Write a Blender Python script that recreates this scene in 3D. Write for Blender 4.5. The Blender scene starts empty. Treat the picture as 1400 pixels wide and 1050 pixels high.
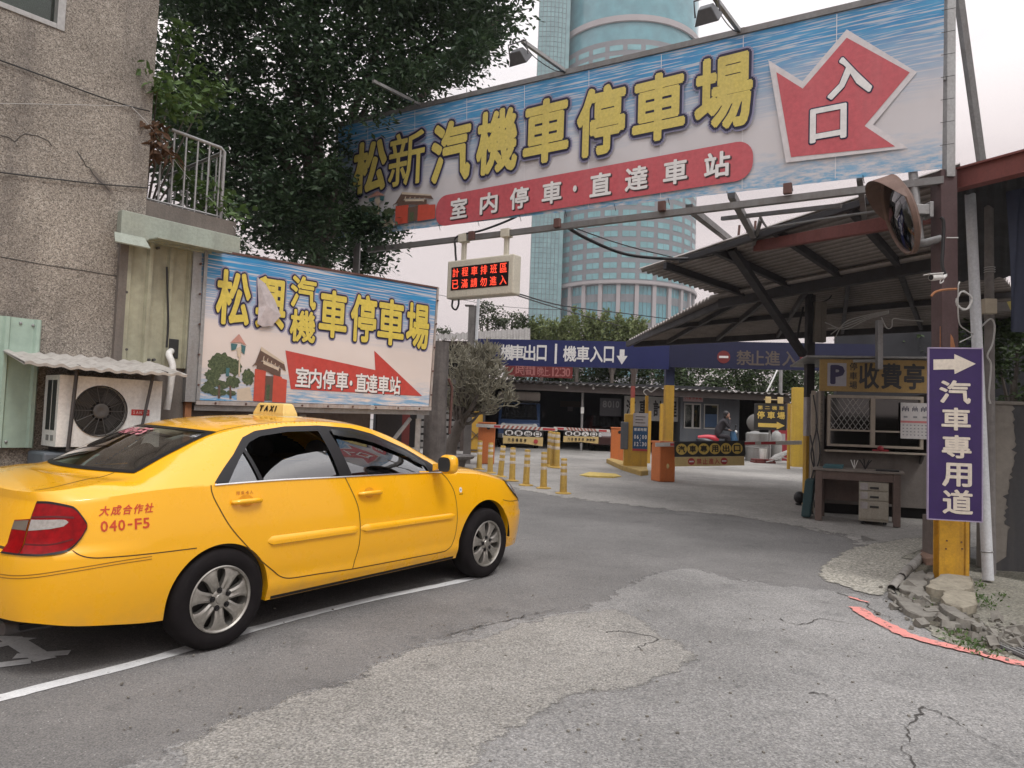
import bpy, bmesh, math, random
import numpy as np
from mathutils import Vector, Matrix

SC = bpy.context.scene
COL = SC.collection
rad = math.radians

# ------------------------------------------------------------------ camera, sky, sun, exposure
FPX, EYE, OFF, RHO = 1000.0, 1.5, 54.0, 0.036      # focal length in photo pixels (1400 wide), eye height, horizon offset, roll
_p = math.atan(OFF / FPX)
_r0 = np.array([1, 0, 0.]); _u0 = np.array([0, -math.sin(_p), math.cos(_p)]); CF = np.array([0, math.cos(_p), math.sin(_p)])
CR = _r0 * math.cos(RHO) + _u0 * math.sin(RHO)
CU = _u0 * math.cos(RHO) - _r0 * math.sin(RHO)
CP = np.array([0, 0, EYE])
cam = bpy.data.cameras.new("camera"); cam_o = bpy.data.objects.new("camera", cam); COL.objects.link(cam_o)
cam.sensor_width = 36.0; cam.lens = 36.0 * FPX / 1400.0; cam.clip_start = 0.05; cam.clip_end = 5000
cam_o.matrix_world = Matrix(((CR[0], CU[0], -CF[0], 0), (CR[1], CU[1], -CF[1], 0), (CR[2], CU[2], -CF[2], EYE), (0, 0, 0, 1)))
SC.camera = cam_o

SUN_EL, SUN_AZ = 58.0, 150.0        # azimuth clockwise from +Y (behind the camera, to the right)
w = bpy.data.worlds.new("World"); SC.world = w; w.use_nodes = True
nt = w.node_tree; nt.nodes.clear()
def _n(t, **k):
    n = nt.nodes.new(t)
    for a, b in k.items(): setattr(n, a, b)
    return n
out = _n('ShaderNodeOutputWorld'); bg = _n('ShaderNodeBackground'); bg.inputs['Strength'].default_value = 0.1
sky = _n('ShaderNodeTexSky', sky_type='NISHITA'); sky.sun_disc = False
sky.sun_elevation = rad(SUN_EL); sky.sun_rotation = rad(SUN_AZ)
tc = _n('ShaderNodeTexCoord'); sx = _n('ShaderNodeSeparateXYZ')
nt.links.new(tc.outputs['Generated'], sx.inputs[0])
rp = _n('ShaderNodeValToRGB')                       # overcast sky: bright overhead, dimmer low down
cr = rp.color_ramp; cr.elements[0].position = 0.0; cr.elements[0].color = (.60, .505, .485, 1)
cr.elements[1].position = 1.0; cr.elements[1].color = (2.15, 2.17, 2.24, 1)
e = cr.elements.new(.30); e.color = (.70, .61, .595, 1)
e = cr.elements.new(.55); e.color = (1.32, 1.28, 1.28, 1)
nt.links.new(sx.outputs['Z'], rp.inputs[0])
nz = _n('ShaderNodeTexNoise'); nz.inputs['Scale'].default_value = 1.7; nz.inputs['Detail'].default_value = 5; nz.inputs['Roughness'].default_value = .5
mp = _n('ShaderNodeMapping'); mp.inputs['Scale'].default_value = (1, 1, 2.6)
nt.links.new(tc.outputs['Generated'], mp.inputs[0]); nt.links.new(mp.outputs[0], nz.inputs['Vector'])
cl = _n('ShaderNodeValToRGB'); cl.color_ramp.elements[0].position = .38; cl.color_ramp.elements[0].color = (7.1, 7.15, 7.4, 1)
cl.color_ramp.elements[1].position = .62; cl.color_ramp.elements[1].color = (10.1, 10.0, 9.95, 1)
nt.links.new(nz.outputs[0], cl.inputs[0])
mu = _n('ShaderNodeMix', data_type='RGBA', blend_type='MULTIPLY'); mu.inputs[0].default_value = 1
nt.links.new(rp.outputs[0], mu.inputs[6]); nt.links.new(cl.outputs[0], mu.inputs[7])
mx = _n('ShaderNodeMix', data_type='RGBA'); mx.inputs[0].default_value = 0.05
nt.links.new(mu.outputs[2], mx.inputs[6]); nt.links.new(sky.outputs[0], mx.inputs[7])
nt.links.new(mx.outputs[2], bg.inputs['Color']); nt.links.new(bg.outputs[0], out.inputs[0])

sun = bpy.data.lights.new("sun", 'SUN'); sun.energy = 1.2; sun.angle = rad(14); sun.color = (1, .975, .95)
sun_o = bpy.data.objects.new("sun", sun); COL.objects.link(sun_o)
_az = rad(SUN_AZ); _el = rad(SUN_EL)
sun_o.rotation_euler = Vector((-math.sin(_az) * math.cos(_el), -math.cos(_az) * math.cos(_el), -math.sin(_el))).to_track_quat('-Z', 'Y').to_euler()
sun_o.location = (0, 0, 30)
SC.view_settings.view_transform = 'Standard'; SC.view_settings.look = 'None'
SC.view_settings.exposure = 0.32; SC.view_settings.gamma = 1.0
SC.cycles.max_bounces = 8; SC.cycles.transparent_max_bounces = 16

# ------------------------------------------------------------------ measuring helpers: where a sight line meets a real surface
def V3(*a): return np.array(a, float)
def ray(px, py): return CF + CR * (px - 700) / FPX - CU * (py - 525) / FPX
def at(px, py, Y):
    d = ray(px, py); return CP + d * (Y / d[1])
def hit(px, py, P0, n):
    d = ray(px, py); return CP + d * (np.dot(np.asarray(P0) - CP, n) / np.dot(d, n))
SLOPE, CREASE = 0.024, 4.6
def gz(Y): return SLOPE * max(0.0, min(Y, 60.0) - CREASE)
def gp(px, py):
    d = ray(px, py)
    a = CP + d * (-EYE / d[2]) if d[2] < 0 else None
    if a is not None and a[1] <= CREASE: return a
    return hit(px, py, (0, CREASE, 0), V3(0, -SLOPE, 1))
def zat(px, py, XY):
    """height of the sight line where it passes over/near ground point XY (a vertical post stands there)"""
    n = V3(0, 1, 0); return hit(px, py, (XY[0], XY[1], 0), n)[2]

# ------------------------------------------------------------------ mesh builder
UP = V3(0, 0, 1)
def nrm(v):
    v = np.asarray(v, float); return v / (np.linalg.norm(v) + 1e-12)
class Fr:
    """a flat working plane: origin, U (along), V (up), N (towards viewer side)"""
    def __init__(s, o, U, V=UP, N=None):
        s.o = np.asarray(o, float); s.U = nrm(U); s.V = nrm(V)
        s.N = nrm(np.cross(s.U, s.V)) if N is None else nrm(N)
    def P(s, x, y, z=0.0): return s.o + s.U * x + s.V * y + s.N * z
    def xy(s, px, py, off=0.0):
        d = hit(px, py, s.o + s.N * off, s.N) - s.o
        # solve for x,y in (possibly skewed) basis
        A = np.array([s.U, s.V]).T
        return np.linalg.lstsq(A, d - s.N * off, rcond=None)[0]
GLY = {}
def glyph(ch):
    if ch not in GLY:
        c = bpy.data.curves.new('g', 'FONT'); c.body = ch; c.size = 1; c.resolution_u = 2
        o = bpy.data.objects.new('g', c); COL.objects.link(o)
        bpy.context.view_layer.update()
        m = bpy.data.meshes.new_from_object(o.evaluated_get(bpy.context.evaluated_depsgraph_get()))
        v = np.array([x.co[:2] for x in m.vertices]); f = [list(p.vertices) for p in m.polygons]
        n = V3(0, 0, 1)
        if m.polygons and m.polygons[0].normal.z < 0: f = [q[::-1] for q in f]
        COL.objects.unlink(o); bpy.data.objects.remove(o); bpy.data.curves.remove(c); bpy.data.meshes.remove(m)
        GLY[ch] = (v, f)
    return GLY[ch]
class MB:
    def __init__(s): s.v = []; s.f = []; s.mi = []; s.n = 0
    def add(s, V, F, mi=0):
        V = np.asarray(V, float).reshape(-1, 3)
        s.v.append(V); s.f += [[i + s.n for i in q] for q in F]; s.mi += [mi] * len(F); s.n += len(V)
        return s
    def obox(s, c, A, h, mi=0):
        A = [nrm(a) for a in A]; c = np.asarray(c, float); V = []
        for i in (-1, 1):
            for j in (-1, 1):
                for k in (-1, 1): V.append(c + A[0] * i * h[0] + A[1] * j * h[1] + A[2] * k * h[2])
        F = [[0, 1, 3, 2], [4, 6, 7, 5], [0, 4, 5, 1], [2, 3, 7, 6], [0, 2, 6, 4], [1, 5, 7, 3]]
        if np.dot(np.cross(A[0], A[1]), A[2]) < 0: F = [q[::-1] for q in F]
        return s.add(V, F, mi)
    def box(s, lo, hi, mi=0):
        lo = np.asarray(lo, float); hi = np.asarray(hi, float)
        return s.obox((lo + hi) / 2, np.eye(3), (hi - lo) / 2, mi)
    def fbox(s, fr, x0, x1, y0, y1, z0, z1, mi=0):
        c = fr.P((x0 + x1) / 2, (y0 + y1) / 2, (z0 + z1) / 2)
        return s.obox(c, (fr.U, fr.V, fr.N), (abs(x1 - x0) / 2, abs(y1 - y0) / 2, abs(z1 - z0) / 2), mi)
    def bar(s, p0, p1, w, h=None, up=UP, mi=0):
        p0 = np.asarray(p0, float); p1 = np.asarray(p1, float); d = p1 - p0; L = np.linalg.norm(d); d = d / L
        a = np.cross(d, up)
        if np.linalg.norm(a) < 1e-4: a = np.cross(d, V3(0, 1, 0))
        a = nrm(a); b = np.cross(a, d)
        return s.obox((p0 + p1) / 2, (d, a, b), (L / 2, w / 2, (h or w) / 2), mi)
    def prism(s, fr, poly, z0, z1, mi=0):
        n = len(poly); ar = sum(poly[i][0] * poly[(i + 1) % n][1] - poly[(i + 1) % n][0] * poly[i][1] for i in range(n))
        if ar < 0: poly = poly[::-1]
        V = [fr.P(x, y, z1) for x, y in poly] + [fr.P(x, y, z0) for x, y in poly]
        F = [list(range(n)), list(range(2 * n - 1, n - 1, -1))] + [[i, i + n, (i + 1) % n + n, (i + 1) % n] for i in range(n)]
        return s.add(V, F, mi)
    def flat(s, fr, poly, z, mi=0):
        n = len(poly); ar = sum(poly[i][0] * poly[(i + 1) % n][1] - poly[(i + 1) % n][0] * poly[i][1] for i in range(n))
        if ar < 0: poly = poly[::-1]
        return s.add([fr.P(x, y, z) for x, y in poly], [list(range(n))], mi)
    def cyl(s, p0, p1, r0, r1=None, n=12, mi=0, caps=True):
        p0 = np.asarray(p0, float); p1 = np.asarray(p1, float); r1 = r0 if r1 is None else r1
        d = nrm(p1 - p0); a = np.cross(d, UP)
        if np.linalg.norm(a) < 1e-4: a = V3(1, 0, 0)
        a = nrm(a); b = np.cross(d, a); V = []
        for p, r in ((p0, r0), (p1, r1)):
            for i in range(n):
                t = 2 * math.pi * i / n; V.append(p + (a * math.cos(t) + b * math.sin(t)) * r)
        F = [[i, (i + 1) % n, (i + 1) % n + n, i + n] for i in range(n)]
        if caps: F += [list(range(n))[::-1], list(range(n, 2 * n))]
        return s.add(V, F, mi)
    def tube(s, pts, r, n=8, mi=0, closed=False):
        P = [np.asarray(p, float) for p in pts]; m = len(P)
        R = r if hasattr(r, '__len__') else [r] * m
        V = []; a = None
        for i in range(m):
            if closed: d = nrm(P[(i + 1) % m] - P[i - 1])
            else: d = nrm(P[min(i + 1, m - 1)] - P[max(i - 1, 0)])
            if a is None:
                a = np.cross(d, UP)
                if np.linalg.norm(a) < 1e-3: a = np.cross(d, V3(1, 0, 0))
            a = nrm(a - d * np.dot(a, d)); b = np.cross(d, a)
            for k in range(n):
                t = 2 * math.pi * k / n; V.append(P[i] + (a * math.cos(t) + b * math.sin(t)) * R[i])
        F = []
        for i in range(m if closed else m - 1):
            for k in range(n):
                A = i * n + k; B = i * n + (k + 1) % n; C = ((i + 1) % m) * n + (k + 1) % n; D = ((i + 1) % m) * n + k
                F.append([A, B, C, D])
        if not closed: F += [list(range(n))[::-1], [(m - 1) * n + k for k in range(n)]]
        return s.add(V, F, mi)
    def lathe(s, o, ax, prof, n=24, mi=0, cap=False):
        o = np.asarray(o, float); ax = nrm(ax); a = np.cross(ax, UP)
        if np.linalg.norm(a) < 1e-4: a = V3(1, 0, 0)
        a = nrm(a); b = np.cross(ax, a); V = []
        for r, h in prof:
            for i in range(n):
                t = 2 * math.pi * i / n; V.append(o + ax * h + (a * math.cos(t) + b * math.sin(t)) * r)
        F = [[j * n + i, j * n + (i + 1) % n, (j + 1) * n + (i + 1) % n, (j + 1) * n + i] for j in range(len(prof) - 1) for i in range(n)]
        if cap: F += [list(range(n))[::-1], [(len(prof) - 1) * n + i for i in range(n)]]
        return s.add(V, F, mi)
    def ball(s, c, r, nu=14, nv=9, mi=0):
        c = np.asarray(c, float); r = np.array(r if hasattr(r, '__len__') else [r] * 3, float)
        V = [c + r * V3(0, 0, -1)]
        for j in range(1, nv):
            ph = -math.pi / 2 + math.pi * j / nv
            for i in range(nu):
                t = 2 * math.pi * i / nu; V.append(c + r * V3(math.cos(t) * math.cos(ph), math.sin(t) * math.cos(ph), math.sin(ph)))
        V.append(c + r * V3(0, 0, 1)); F = []
        for i in range(nu): F.append([0, 1 + (i + 1) % nu, 1 + i])
        for j in range(nv - 2):
            for i in range(nu): F.append([1 + j * nu + i, 1 + j * nu + (i + 1) % nu, 1 + (j + 1) * nu + (i + 1) % nu, 1 + (j + 1) * nu + i])
        T = len(V) - 1
        for i in range(nu): F.append([T, 1 + (nv - 2) * nu + i, 1 + (nv - 2) * nu + (i + 1) % nu])
        return s.add(V, F, mi)
    def grid(s, P, mi=0, keep=None, flip=False):
        P = np.asarray(P, float); a, b = P.shape[:2]; F = []
        for i in range(a - 1):
            for j in range(b - 1):
                if keep is not None and not keep(i, j): continue
                q = [i * b + j, (i + 1) * b + j, (i + 1) * b + j + 1, i * b + j + 1]
                F.append(q[::-1] if flip else q)
        return s.add(P.reshape(-1, 3), F, mi)
    def text(s, fr, txt, x, y, w, h, bold=0.0, z=0.004, gap=0.0, mi=0, vertical=False, dz=0.00025, mirror=False):
        """characters side by side in cells w x h starting at lower left x, y (em box = cell); bold in em"""
        for i, ch in enumerate(txt):
            cx, cy = (x, y - i * (h + gap)) if vertical else (x + i * (w + gap), y)
            s.char(fr, ch, cx, cy, w, h, bold, z, mi, dz, mirror)
        return s
    def char(s, fr, ch, x, y, w, h, bold=0.0, z=0.004, mi=0, dz=0.00025, mirror=False):
        if ch == ' ': return s
        gv, gf = glyph(ch)
        if not len(gv): return s
        offs = [(0, 0)]
        if bold > 0:
            k = 8 if bold < .045 else 12
            offs += [(bold * math.cos(2 * math.pi * (j + .5) / k), bold * math.sin(2 * math.pi * (j + .5) / k)) for j in range(k)]
        lat = ord(ch) < 256
        for j, (ox, oy) in enumerate(offs):
            X = gv[:, 0] + ox; Yv = gv[:, 1] + .12 + oy
            if lat: X = (gv[:, 0] - (gv[:, 0].min() + gv[:, 0].max()) / 2) + .5 + ox; Yv = (gv[:, 1] - .345) * 1.15 + .5 + oy
            if mirror: X = 1 - X
            Vs = [fr.P(x + w * a, y + h * b, z + dz * j) for a, b in zip(X, Yv)]
            s.add(Vs, [q[::-1] for q in gf] if mirror else gf, mi)
        return s
    def mirrored(s):
        m = MB(); m.v = [v * V3(1, -1, 1) for v in s.v]; m.f = [q[::-1] for q in s.f]; m.mi = list(s.mi); m.n = s.n; return m
    def verts(s): return np.concatenate(s.v) if s.v else np.zeros((0, 3))
    def build(s, name, mat, parent=None, smooth=None, bevel=0.0, local=False, seg=2, origin=None):
        V = s.verts(); me = bpy.data.meshes.new(name); o = bpy.data.objects.new(name, me)
        if parent is not None:
            Mi = np.array(MAT[parent.name].inverted())
            if not local: V = V @ Mi[:3, :3].T + Mi[:3, 3]
            o.parent = parent; MAT[o.name] = MAT[parent.name].copy()
        else:
            if local: org = V3(0, 0, 0)
            else: org = V3(*( (V.min(0) + V.max(0)) / 2)[:2], V[:, 2].min()) if origin is None else np.asarray(origin, float)
            V = V - org; o.location = org
            MAT[o.name] = Matrix.Translation(Vector(org))
        me.from_pydata(V.tolist(), [], s.f)
        for m in (mat if isinstance(mat, (list, tuple)) else [mat]): me.materials.append(m)
        if len(me.materials) > 1: me.polygons.foreach_set('material_index', s.mi)
        if smooth is not None:
            me.polygons.foreach_set('use_smooth', [True] * len(me.polygons)); me.set_sharp_from_angle(angle=rad(smooth))
        me.validate(); me.update()
        COL.objects.link(o)
        if bevel:
            b = o.modifiers.new('bevel', 'BEVEL'); b.width = bevel; b.segments = seg; b.limit_method = 'ANGLE'; b.angle_limit = rad(40)
        return o
MAT = {}
def thing(name, label, cat, loc=(0, 0, 0), rotz=0.0, group=None, M=None):
    o = bpy.data.objects.new(name, None); COL.objects.link(o); o.empty_display_size = .1
    if M is not None: o.matrix_world = M; MAT[o.name] = M.copy()
    else:
        o.location = loc; o.rotation_euler = (0, 0, rotz)
        MAT[o.name] = Matrix.Translation(Vector(loc)) @ Matrix.Rotation(rotz, 4, 'Z')
    o['label'] = label; o['category'] = cat
    if group: o['group'] = group
    return o
def tag(o, label, cat, group=None):
    o['label'] = label; o['category'] = cat
    if group: o['group'] = group
    return o
def struct(o, kind='structure'): o['kind'] = kind; return o
def dup(root, loc, rotz, label=None):
    r = root.copy(); COL.objects.link(r); r.location = loc; r.rotation_euler = (0, 0, rotz)
    if label: r['label'] = label
    for ch in list(root.children):
        c = ch.copy(); COL.objects.link(c); c.parent = r
        for q in ch.children:
            d = q.copy(); COL.objects.link(d); d.parent = c
    return r
RNG = random.Random(7)

# ------------------------------------------------------------------ materials
def s2l(c):
    c = c / 255.0; return c / 12.92 if c <= .04045 else ((c + .055) / 1.055) ** 2.4
def hx(r, g, b, k=1.0): return (s2l(r) * k, s2l(g) * k, s2l(b) * k)
class NT:
    def __init__(s, name):
        s.m = bpy.data.materials.new(name); s.m.use_nodes = True; s.t = s.m.node_tree; s.t.nodes.clear()
        s.out = s.n('ShaderNodeOutputMaterial'); s.b = s.n('ShaderNodeBsdfPrincipled'); s.l(s.b.outputs[0], s.out.inputs[0])
        s.tc = s.n('ShaderNodeTexCoord')
    def n(s, t, **k):
        q = s.t.nodes.new(t)
        for a, b in k.items(): setattr(q, a, b)
        return q
    def l(s, a, b): s.t.links.new(a, b)
    def noise(s, scale, detail=4, rough=.55, stretch=None, coord='Object'):
        q = s.n('ShaderNodeTexNoise'); q.inputs['Scale'].default_value = scale; q.inputs['Detail'].default_value = detail; q.inputs['Roughness'].default_value = rough
        src = s.tc.outputs[coord]
        if stretch:
            mp = s.n('ShaderNodeMapping'); mp.inputs['Scale'].default_value = stretch; s.l(src, mp.inputs[0]); src = mp.outputs[0]
        s.l(src, q.inputs['Vector']); return q.outputs[0]
    def ramp(s, fac, *stops):
        q = s.n('ShaderNodeValToRGB'); c = q.color_ramp
        for i, (p, col) in enumerate(stops):
            e = c.elements[i] if i < 2 else c.elements.new(p)
            e.position = p; e.color = (*col, 1) if len(col) == 3 else col
        s.l(fac, q.inputs[0]); return q.outputs[0]
    def mix(s, fac, a, b, mode='MIX'):
        q = s.n('ShaderNodeMix', data_type='RGBA', blend_type=mode)
        for i, x in ((0, fac), (6, a), (7, b)):
            if isinstance(x, (int, float)): q.inputs[i].default_value = x
            elif isinstance(x, tuple): q.inputs[i].default_value = (*x, 1)
            else: s.l(x, q.inputs[i])
        return q.outputs[2]
    def bump(s, h, strength=.3, dist=.01):
        q = s.n('ShaderNodeBump'); q.inputs['Strength'].default_value = strength; q.inputs['Distance'].default_value = dist
        s.l(h, q.inputs['Height']); s.l(q.outputs[0], s.b.inputs['Normal'])
    def fin(s, col=None, rough=.6, metal=0.0, spec=.5, coat=0.0):
        if col is not None:
            if isinstance(col, tuple): s.b.inputs['Base Color'].default_value = (*col, 1)
            else: s.l(col, s.b.inputs['Base Color'])
        if isinstance(rough, (int, float)): s.b.inputs['Roughness'].default_value = rough
        else: s.l(rough, s.b.inputs['Roughness'])
        s.b.inputs['Metallic'].default_value = metal; s.b.inputs['Specular IOR Level'].default_value = spec
        if coat: s.b.inputs['Coat Weight'].default_value = coat; s.b.inputs['Coat Roughness'].default_value = .05
        return s.m
BW = ((0, 0, 0), (1, 1, 1))
def dirty(name, col, dirt=(.08, .065, .05), amt=.5, scale=3.0, rough=.6, metal=0.0, spec=.5, streak=True, fine=40.0, bump=.15, coat=0.0, chip=0.0):
    """paint or metal with blotches, vertical runs of dirt and fine grain"""
    t = NT(name)
    a = t.noise(scale, 6, .6); b = t.noise(scale * 2.5, 5, .6, (1.0, 1.0, .07) if streak else None); c = t.noise(fine, 3, .6)
    m1 = t.ramp(a, (.42, (0, 0, 0)), (.75, (1, 1, 1)))
    m2 = t.ramp(b, (.48, (0, 0, 0)), (.72, (1, 1, 1)))
    d = t.mix(.5, m1, m2); d2 = t.mix(1.0, d, (amt, amt, amt), 'MULTIPLY')
    base = t.mix(t.ramp(c, (.3, (.86, .86, .86)), (.7, (1.08, 1.08, 1.08))), (0, 0, 0), col)
    q = t.n('ShaderNodeMix', data_type='RGBA', blend_type='MULTIPLY'); q.inputs[0].default_value = 1; q.inputs[6].default_value = (*col, 1)
    t.l(t.ramp(c, (.3, (.86, .86, .86)), (.7, (1.08, 1.08, 1.08))), q.inputs[7])
    colr = t.mix(d2, q.outputs[2], dirt)
    if bump: t.bump(c, bump, .003)
    m = t.fin(colr, t.ramp(a, (.3, (rough * .85,) * 3), (.7, (min(1, rough * 1.2),) * 3)), metal, spec, coat)
    return dissolve(t, chip, .06, 14) if chip else m
def plain(name, col, rough=.6, metal=0.0, spec=.5, coat=0.0, var=.12, scale=14.0):
    t = NT(name); a = t.noise(scale, 4, .6)
    q = t.mix(1.0, col, t.ramp(a, (.25, (1 - var,) * 3), (.75, (1 + var,) * 3)), 'MULTIPLY')
    return t.fin(q, rough, metal, spec, coat)
def dissolve(t, thr=.5, soft=.12, scale=9.0, attr=None):
    """let worn paint or a thin overlay break up into real holes"""
    a = t.noise(scale, 8, .72); tr = t.n('ShaderNodeBsdfTransparent'); mx = t.n('ShaderNodeMixShader')
    if attr:
        at_ = t.n('ShaderNodeAttribute', attribute_name=attr); m = t.n('ShaderNodeMath', operation='MULTIPLY_ADD'); t.l(at_.outputs['Fac'], m.inputs[0]); m.inputs[1].default_value = 1.0; m3 = t.n('ShaderNodeMath', operation='MULTIPLY'); m3.inputs[1].default_value = 2.6; m2 = t.n('ShaderNodeMath', operation='SUBTRACT'); t.l(a, m2.inputs[0]); m2.inputs[1].default_value = .5
        t.l(m2.outputs[0], m3.inputs[0]); t.l(m3.outputs[0], m.inputs[2]); src = m.outputs[0]
    else: src = a
    f = t.ramp(src, (thr - soft / 2, (0, 0, 0)), (thr + soft / 2, (1, 1, 1)))
    t.l(f, mx.inputs[0]); t.l(tr.outputs[0], mx.inputs[1]); t.l(t.b.outputs[0], mx.inputs[2]); t.l(mx.outputs[0], t.out.inputs[0]); return t.m
def glass(name, tint=(.10, .11, .11), rough=.03, spec=1.0, refl=1.0):
    """thin tinted pane: see-through with real mirror reflections"""
    t = NT(name); t.t.nodes.remove(t.b)
    tr = t.n('ShaderNodeBsdfTransparent'); tr.inputs[0].default_value = (*tint, 1)
    gl = t.n('ShaderNodeBsdfGlossy'); gl.inputs['Roughness'].default_value = rough; gl.inputs[0].default_value = (refl, refl, refl, 1)
    fr = t.n('ShaderNodeFresnel'); fr.inputs['IOR'].default_value = 1.52
    mth = t.n('ShaderNodeMath', operation='MULTIPLY_ADD'); mth.inputs[1].default_value = spec; mth.inputs[2].default_value = .02
    t.l(fr.outputs[0], mth.inputs[0])
    mx = t.n('ShaderNodeMixShader'); t.l(mth.outputs[0], mx.inputs[0]); t.l(tr.outputs[0], mx.inputs[1]); t.l(gl.outputs[0], mx.inputs[2])
    t.l(mx.outputs[0], t.out.inputs[0]); return t.m
def glow(name, col, s):
    t = NT(name); t.b.inputs['Emission Color'].default_value = (*col, 1); t.b.inputs['Emission Strength'].default_value = s
    return t.fin((col[0] * .3, col[1] * .3, col[2] * .3), .5)
# ------------------------------------------------------------------ ground
def asphalt(name, lo, mid, hi, scale=70.0, blotch=.45, white=True, contrast=1.0, bump=.5, stain=(.05, .05, .05), stain_amt=.5, fade=False):
    t = NT(name)
    a = t.noise(scale, 3, .7); b = t.noise(scale * .33, 4, .6); c = t.noise(.55, 6, .62); d = t.noise(2.7, 6, .65)
    vor = t.n('ShaderNodeTexVoronoi'); vor.inputs['Scale'].default_value = scale * 1.1; t.l(t.tc.outputs['Object'], vor.inputs['Vector'])
    sp = t.ramp(a, (.34, lo), (.5, mid), (.66, hi))
    vc = t.ramp(vor.outputs['Color'], (.0, (.72, .72, .72)), (1.0, (1.3, 1.28, 1.24)))
    col = t.mix(.8 * contrast, sp, vc, 'MULTIPLY')
    col = t.mix(1.0, col, t.ramp(c, (.3, (1 - blotch * .5,) * 3), (.7, (1 + blotch * .5,) * 3)), 'MULTIPLY')
    col = t.mix(1.0, col, t.ramp(b, (.3, (.9, .9, .9)), (.7, (1.1, 1.09, 1.07))), 'MULTIPLY')
    sm = t.ramp(d, (.56, (0, 0, 0)), (.8, (stain_amt,) * 3))
    col = t.mix(sm, col, stain)
    if white:
        v2 = t.n('ShaderNodeTexVoronoi'); v2.inputs['Scale'].default_value = 21; t.l(t.tc.outputs['Object'], v2.inputs['Vector'])
        col = t.mix(t.ramp(v2.outputs['Distance'], (.05, (.75, .75, .75)), (.10, (0, 0, 0))), col, (.5, .49, .47))
        v3 = t.n('ShaderNodeTexVoronoi'); v3.inputs['Scale'].default_value = 13; t.l(t.tc.outputs['Object'], v3.inputs['Vector'])
        col = t.mix(t.ramp(v3.outputs['Distance'], (.04, (.8, .8, .8)), (.09, (0, 0, 0))), col, (.03, .03, .03))
    h = t.mix(.5, a, vor.outputs['Distance']); t.bump(h, bump, .006)
    m = t.fin(col, .88, 0, .25)
    return dissolve(t, *(fade if isinstance(fade, tuple) else (.42, .2)), 3.4, 'fade') if fade else m
m_road = asphalt('asphalt_fine', (.11, .106, .104), (.165, .16, .157), (.235, .229, .224), 110, .55)
m_coarse = asphalt('asphalt_coarse', (.13, .125, .117), (.25, .24, .224), (.385, .372, .35), 78, .4, bump=.7, fade=True)
m_coarse2 = asphalt('asphalt_worn', (.135, .132, .129), (.222, .217, .213), (.325, .319, .312), 85, .6, bump=.6, fade=True)
m_lot = asphalt('lot_concrete', (.20, .19, .18), (.27, .258, .243), (.34, .325, .305), 45, .55, white=False, contrast=.5, bump=.25, stain=(.12, .115, .11), stain_amt=.65, fade=True)
m_conc = asphalt('rough_concrete', (.13, .125, .105), (.30, .285, .25), (.46, .44, .39), 38, .35, bump=.9, fade=True)
m_pave = asphalt('worn_pavement', (.13, .125, .10), (.235, .225, .19), (.33, .315, .27), 50, .6, bump=.5, stain=(.07, .075, .045))
m_crack = plain('crack_dark', (.06, .055, .05), .95)
m_white_paint = dirty('road_paint_white', (.74, .74, .73), (.28, .28, .28), .5, 6, .8, fine=90, chip=.35)
m_pink = dirty('kerb_paint_red', (.72, .27, .235), (.40, .26, .22), .4, 8, .8, fine=90, chip=.41)

def ground_mesh(name, polys, eps, mat, kind='structure', jit=0.0, step=.15, fade=0.0):
    bm = bmesh.new(); ins = set(); lay = bm.verts.layers.float.new('fade'); rg = random.Random(hash(name) % 1000 if False else len(name) * 7 + len(polys))
    for poly in polys:
        pts = []
        n = len(poly)
        for i in range(n):
            a = np.array(poly[i][:2]); b = np.array(poly[(i + 1) % n][:2])
            L = np.linalg.norm(b - a); k = max(1, int(L / step)) if jit else 1
            for j in range(k):
                q = a + (b - a) * j / k
                if jit: q = q + np.array([rg.gauss(0, jit), rg.gauss(0, jit)])
                pts.append(q)
        ar = sum(pts[i][0] * pts[(i + 1) % len(pts)][1] - pts[(i + 1) % len(pts)][0] * pts[i][1] for i in range(len(pts)))
        if ar < 0: pts = pts[::-1]
        vs = [bm.verts.new((q[0], q[1], 0)) for q in pts]
        if fade:
            m = len(pts); inn = []
            for i in range(m):
                d = np.array(pts[(i + 3) % m]) - np.array(pts[i - 3]); d = d / (np.linalg.norm(d) + 1e-9); q = np.array(pts[i]) + np.array([-d[1], d[0]]) * fade
                inn.append(bm.verts.new((q[0], q[1], 0))); ins.add(inn[-1])
            for i in range(m): bm.faces.new([vs[i], vs[(i + 1) % m], inn[(i + 1) % m], inn[i]])
            vs = inn
        bm.faces.new(vs).normal_update()
    for v in bm.verts: v[lay] = 1.0 if (v in ins or not fade) else 0.0
    bmesh.ops.triangulate(bm, faces=bm.faces[:], ngon_method='EAR_CLIP')
    for Yc in (CREASE, 60.0):
        bmesh.ops.bisect_plane(bm, geom=bm.verts[:] + bm.edges[:] + bm.faces[:], plane_co=(0, Yc, 0), plane_no=(0, 1, 0))
    for v in bm.verts: v.co.z = gz(v.co.y) + eps + (.0012 * v[lay] if fade else 0)
    me = bpy.data.meshes.new(name); bm.to_mesh(me); bm.free(); me.materials.append(mat)
    o = bpy.data.objects.new(name, me); COL.objects.link(o); MAT[o.name] = Matrix.Identity(4)
    if kind: o['kind'] = kind
    return o
def px_poly(p): return [gp(*q)[:2] for q in p]
ground_mesh('ground', [[(-700, -60), (700, -60), (700, 900), (-700, 900)]], 0, m_road)
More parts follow.
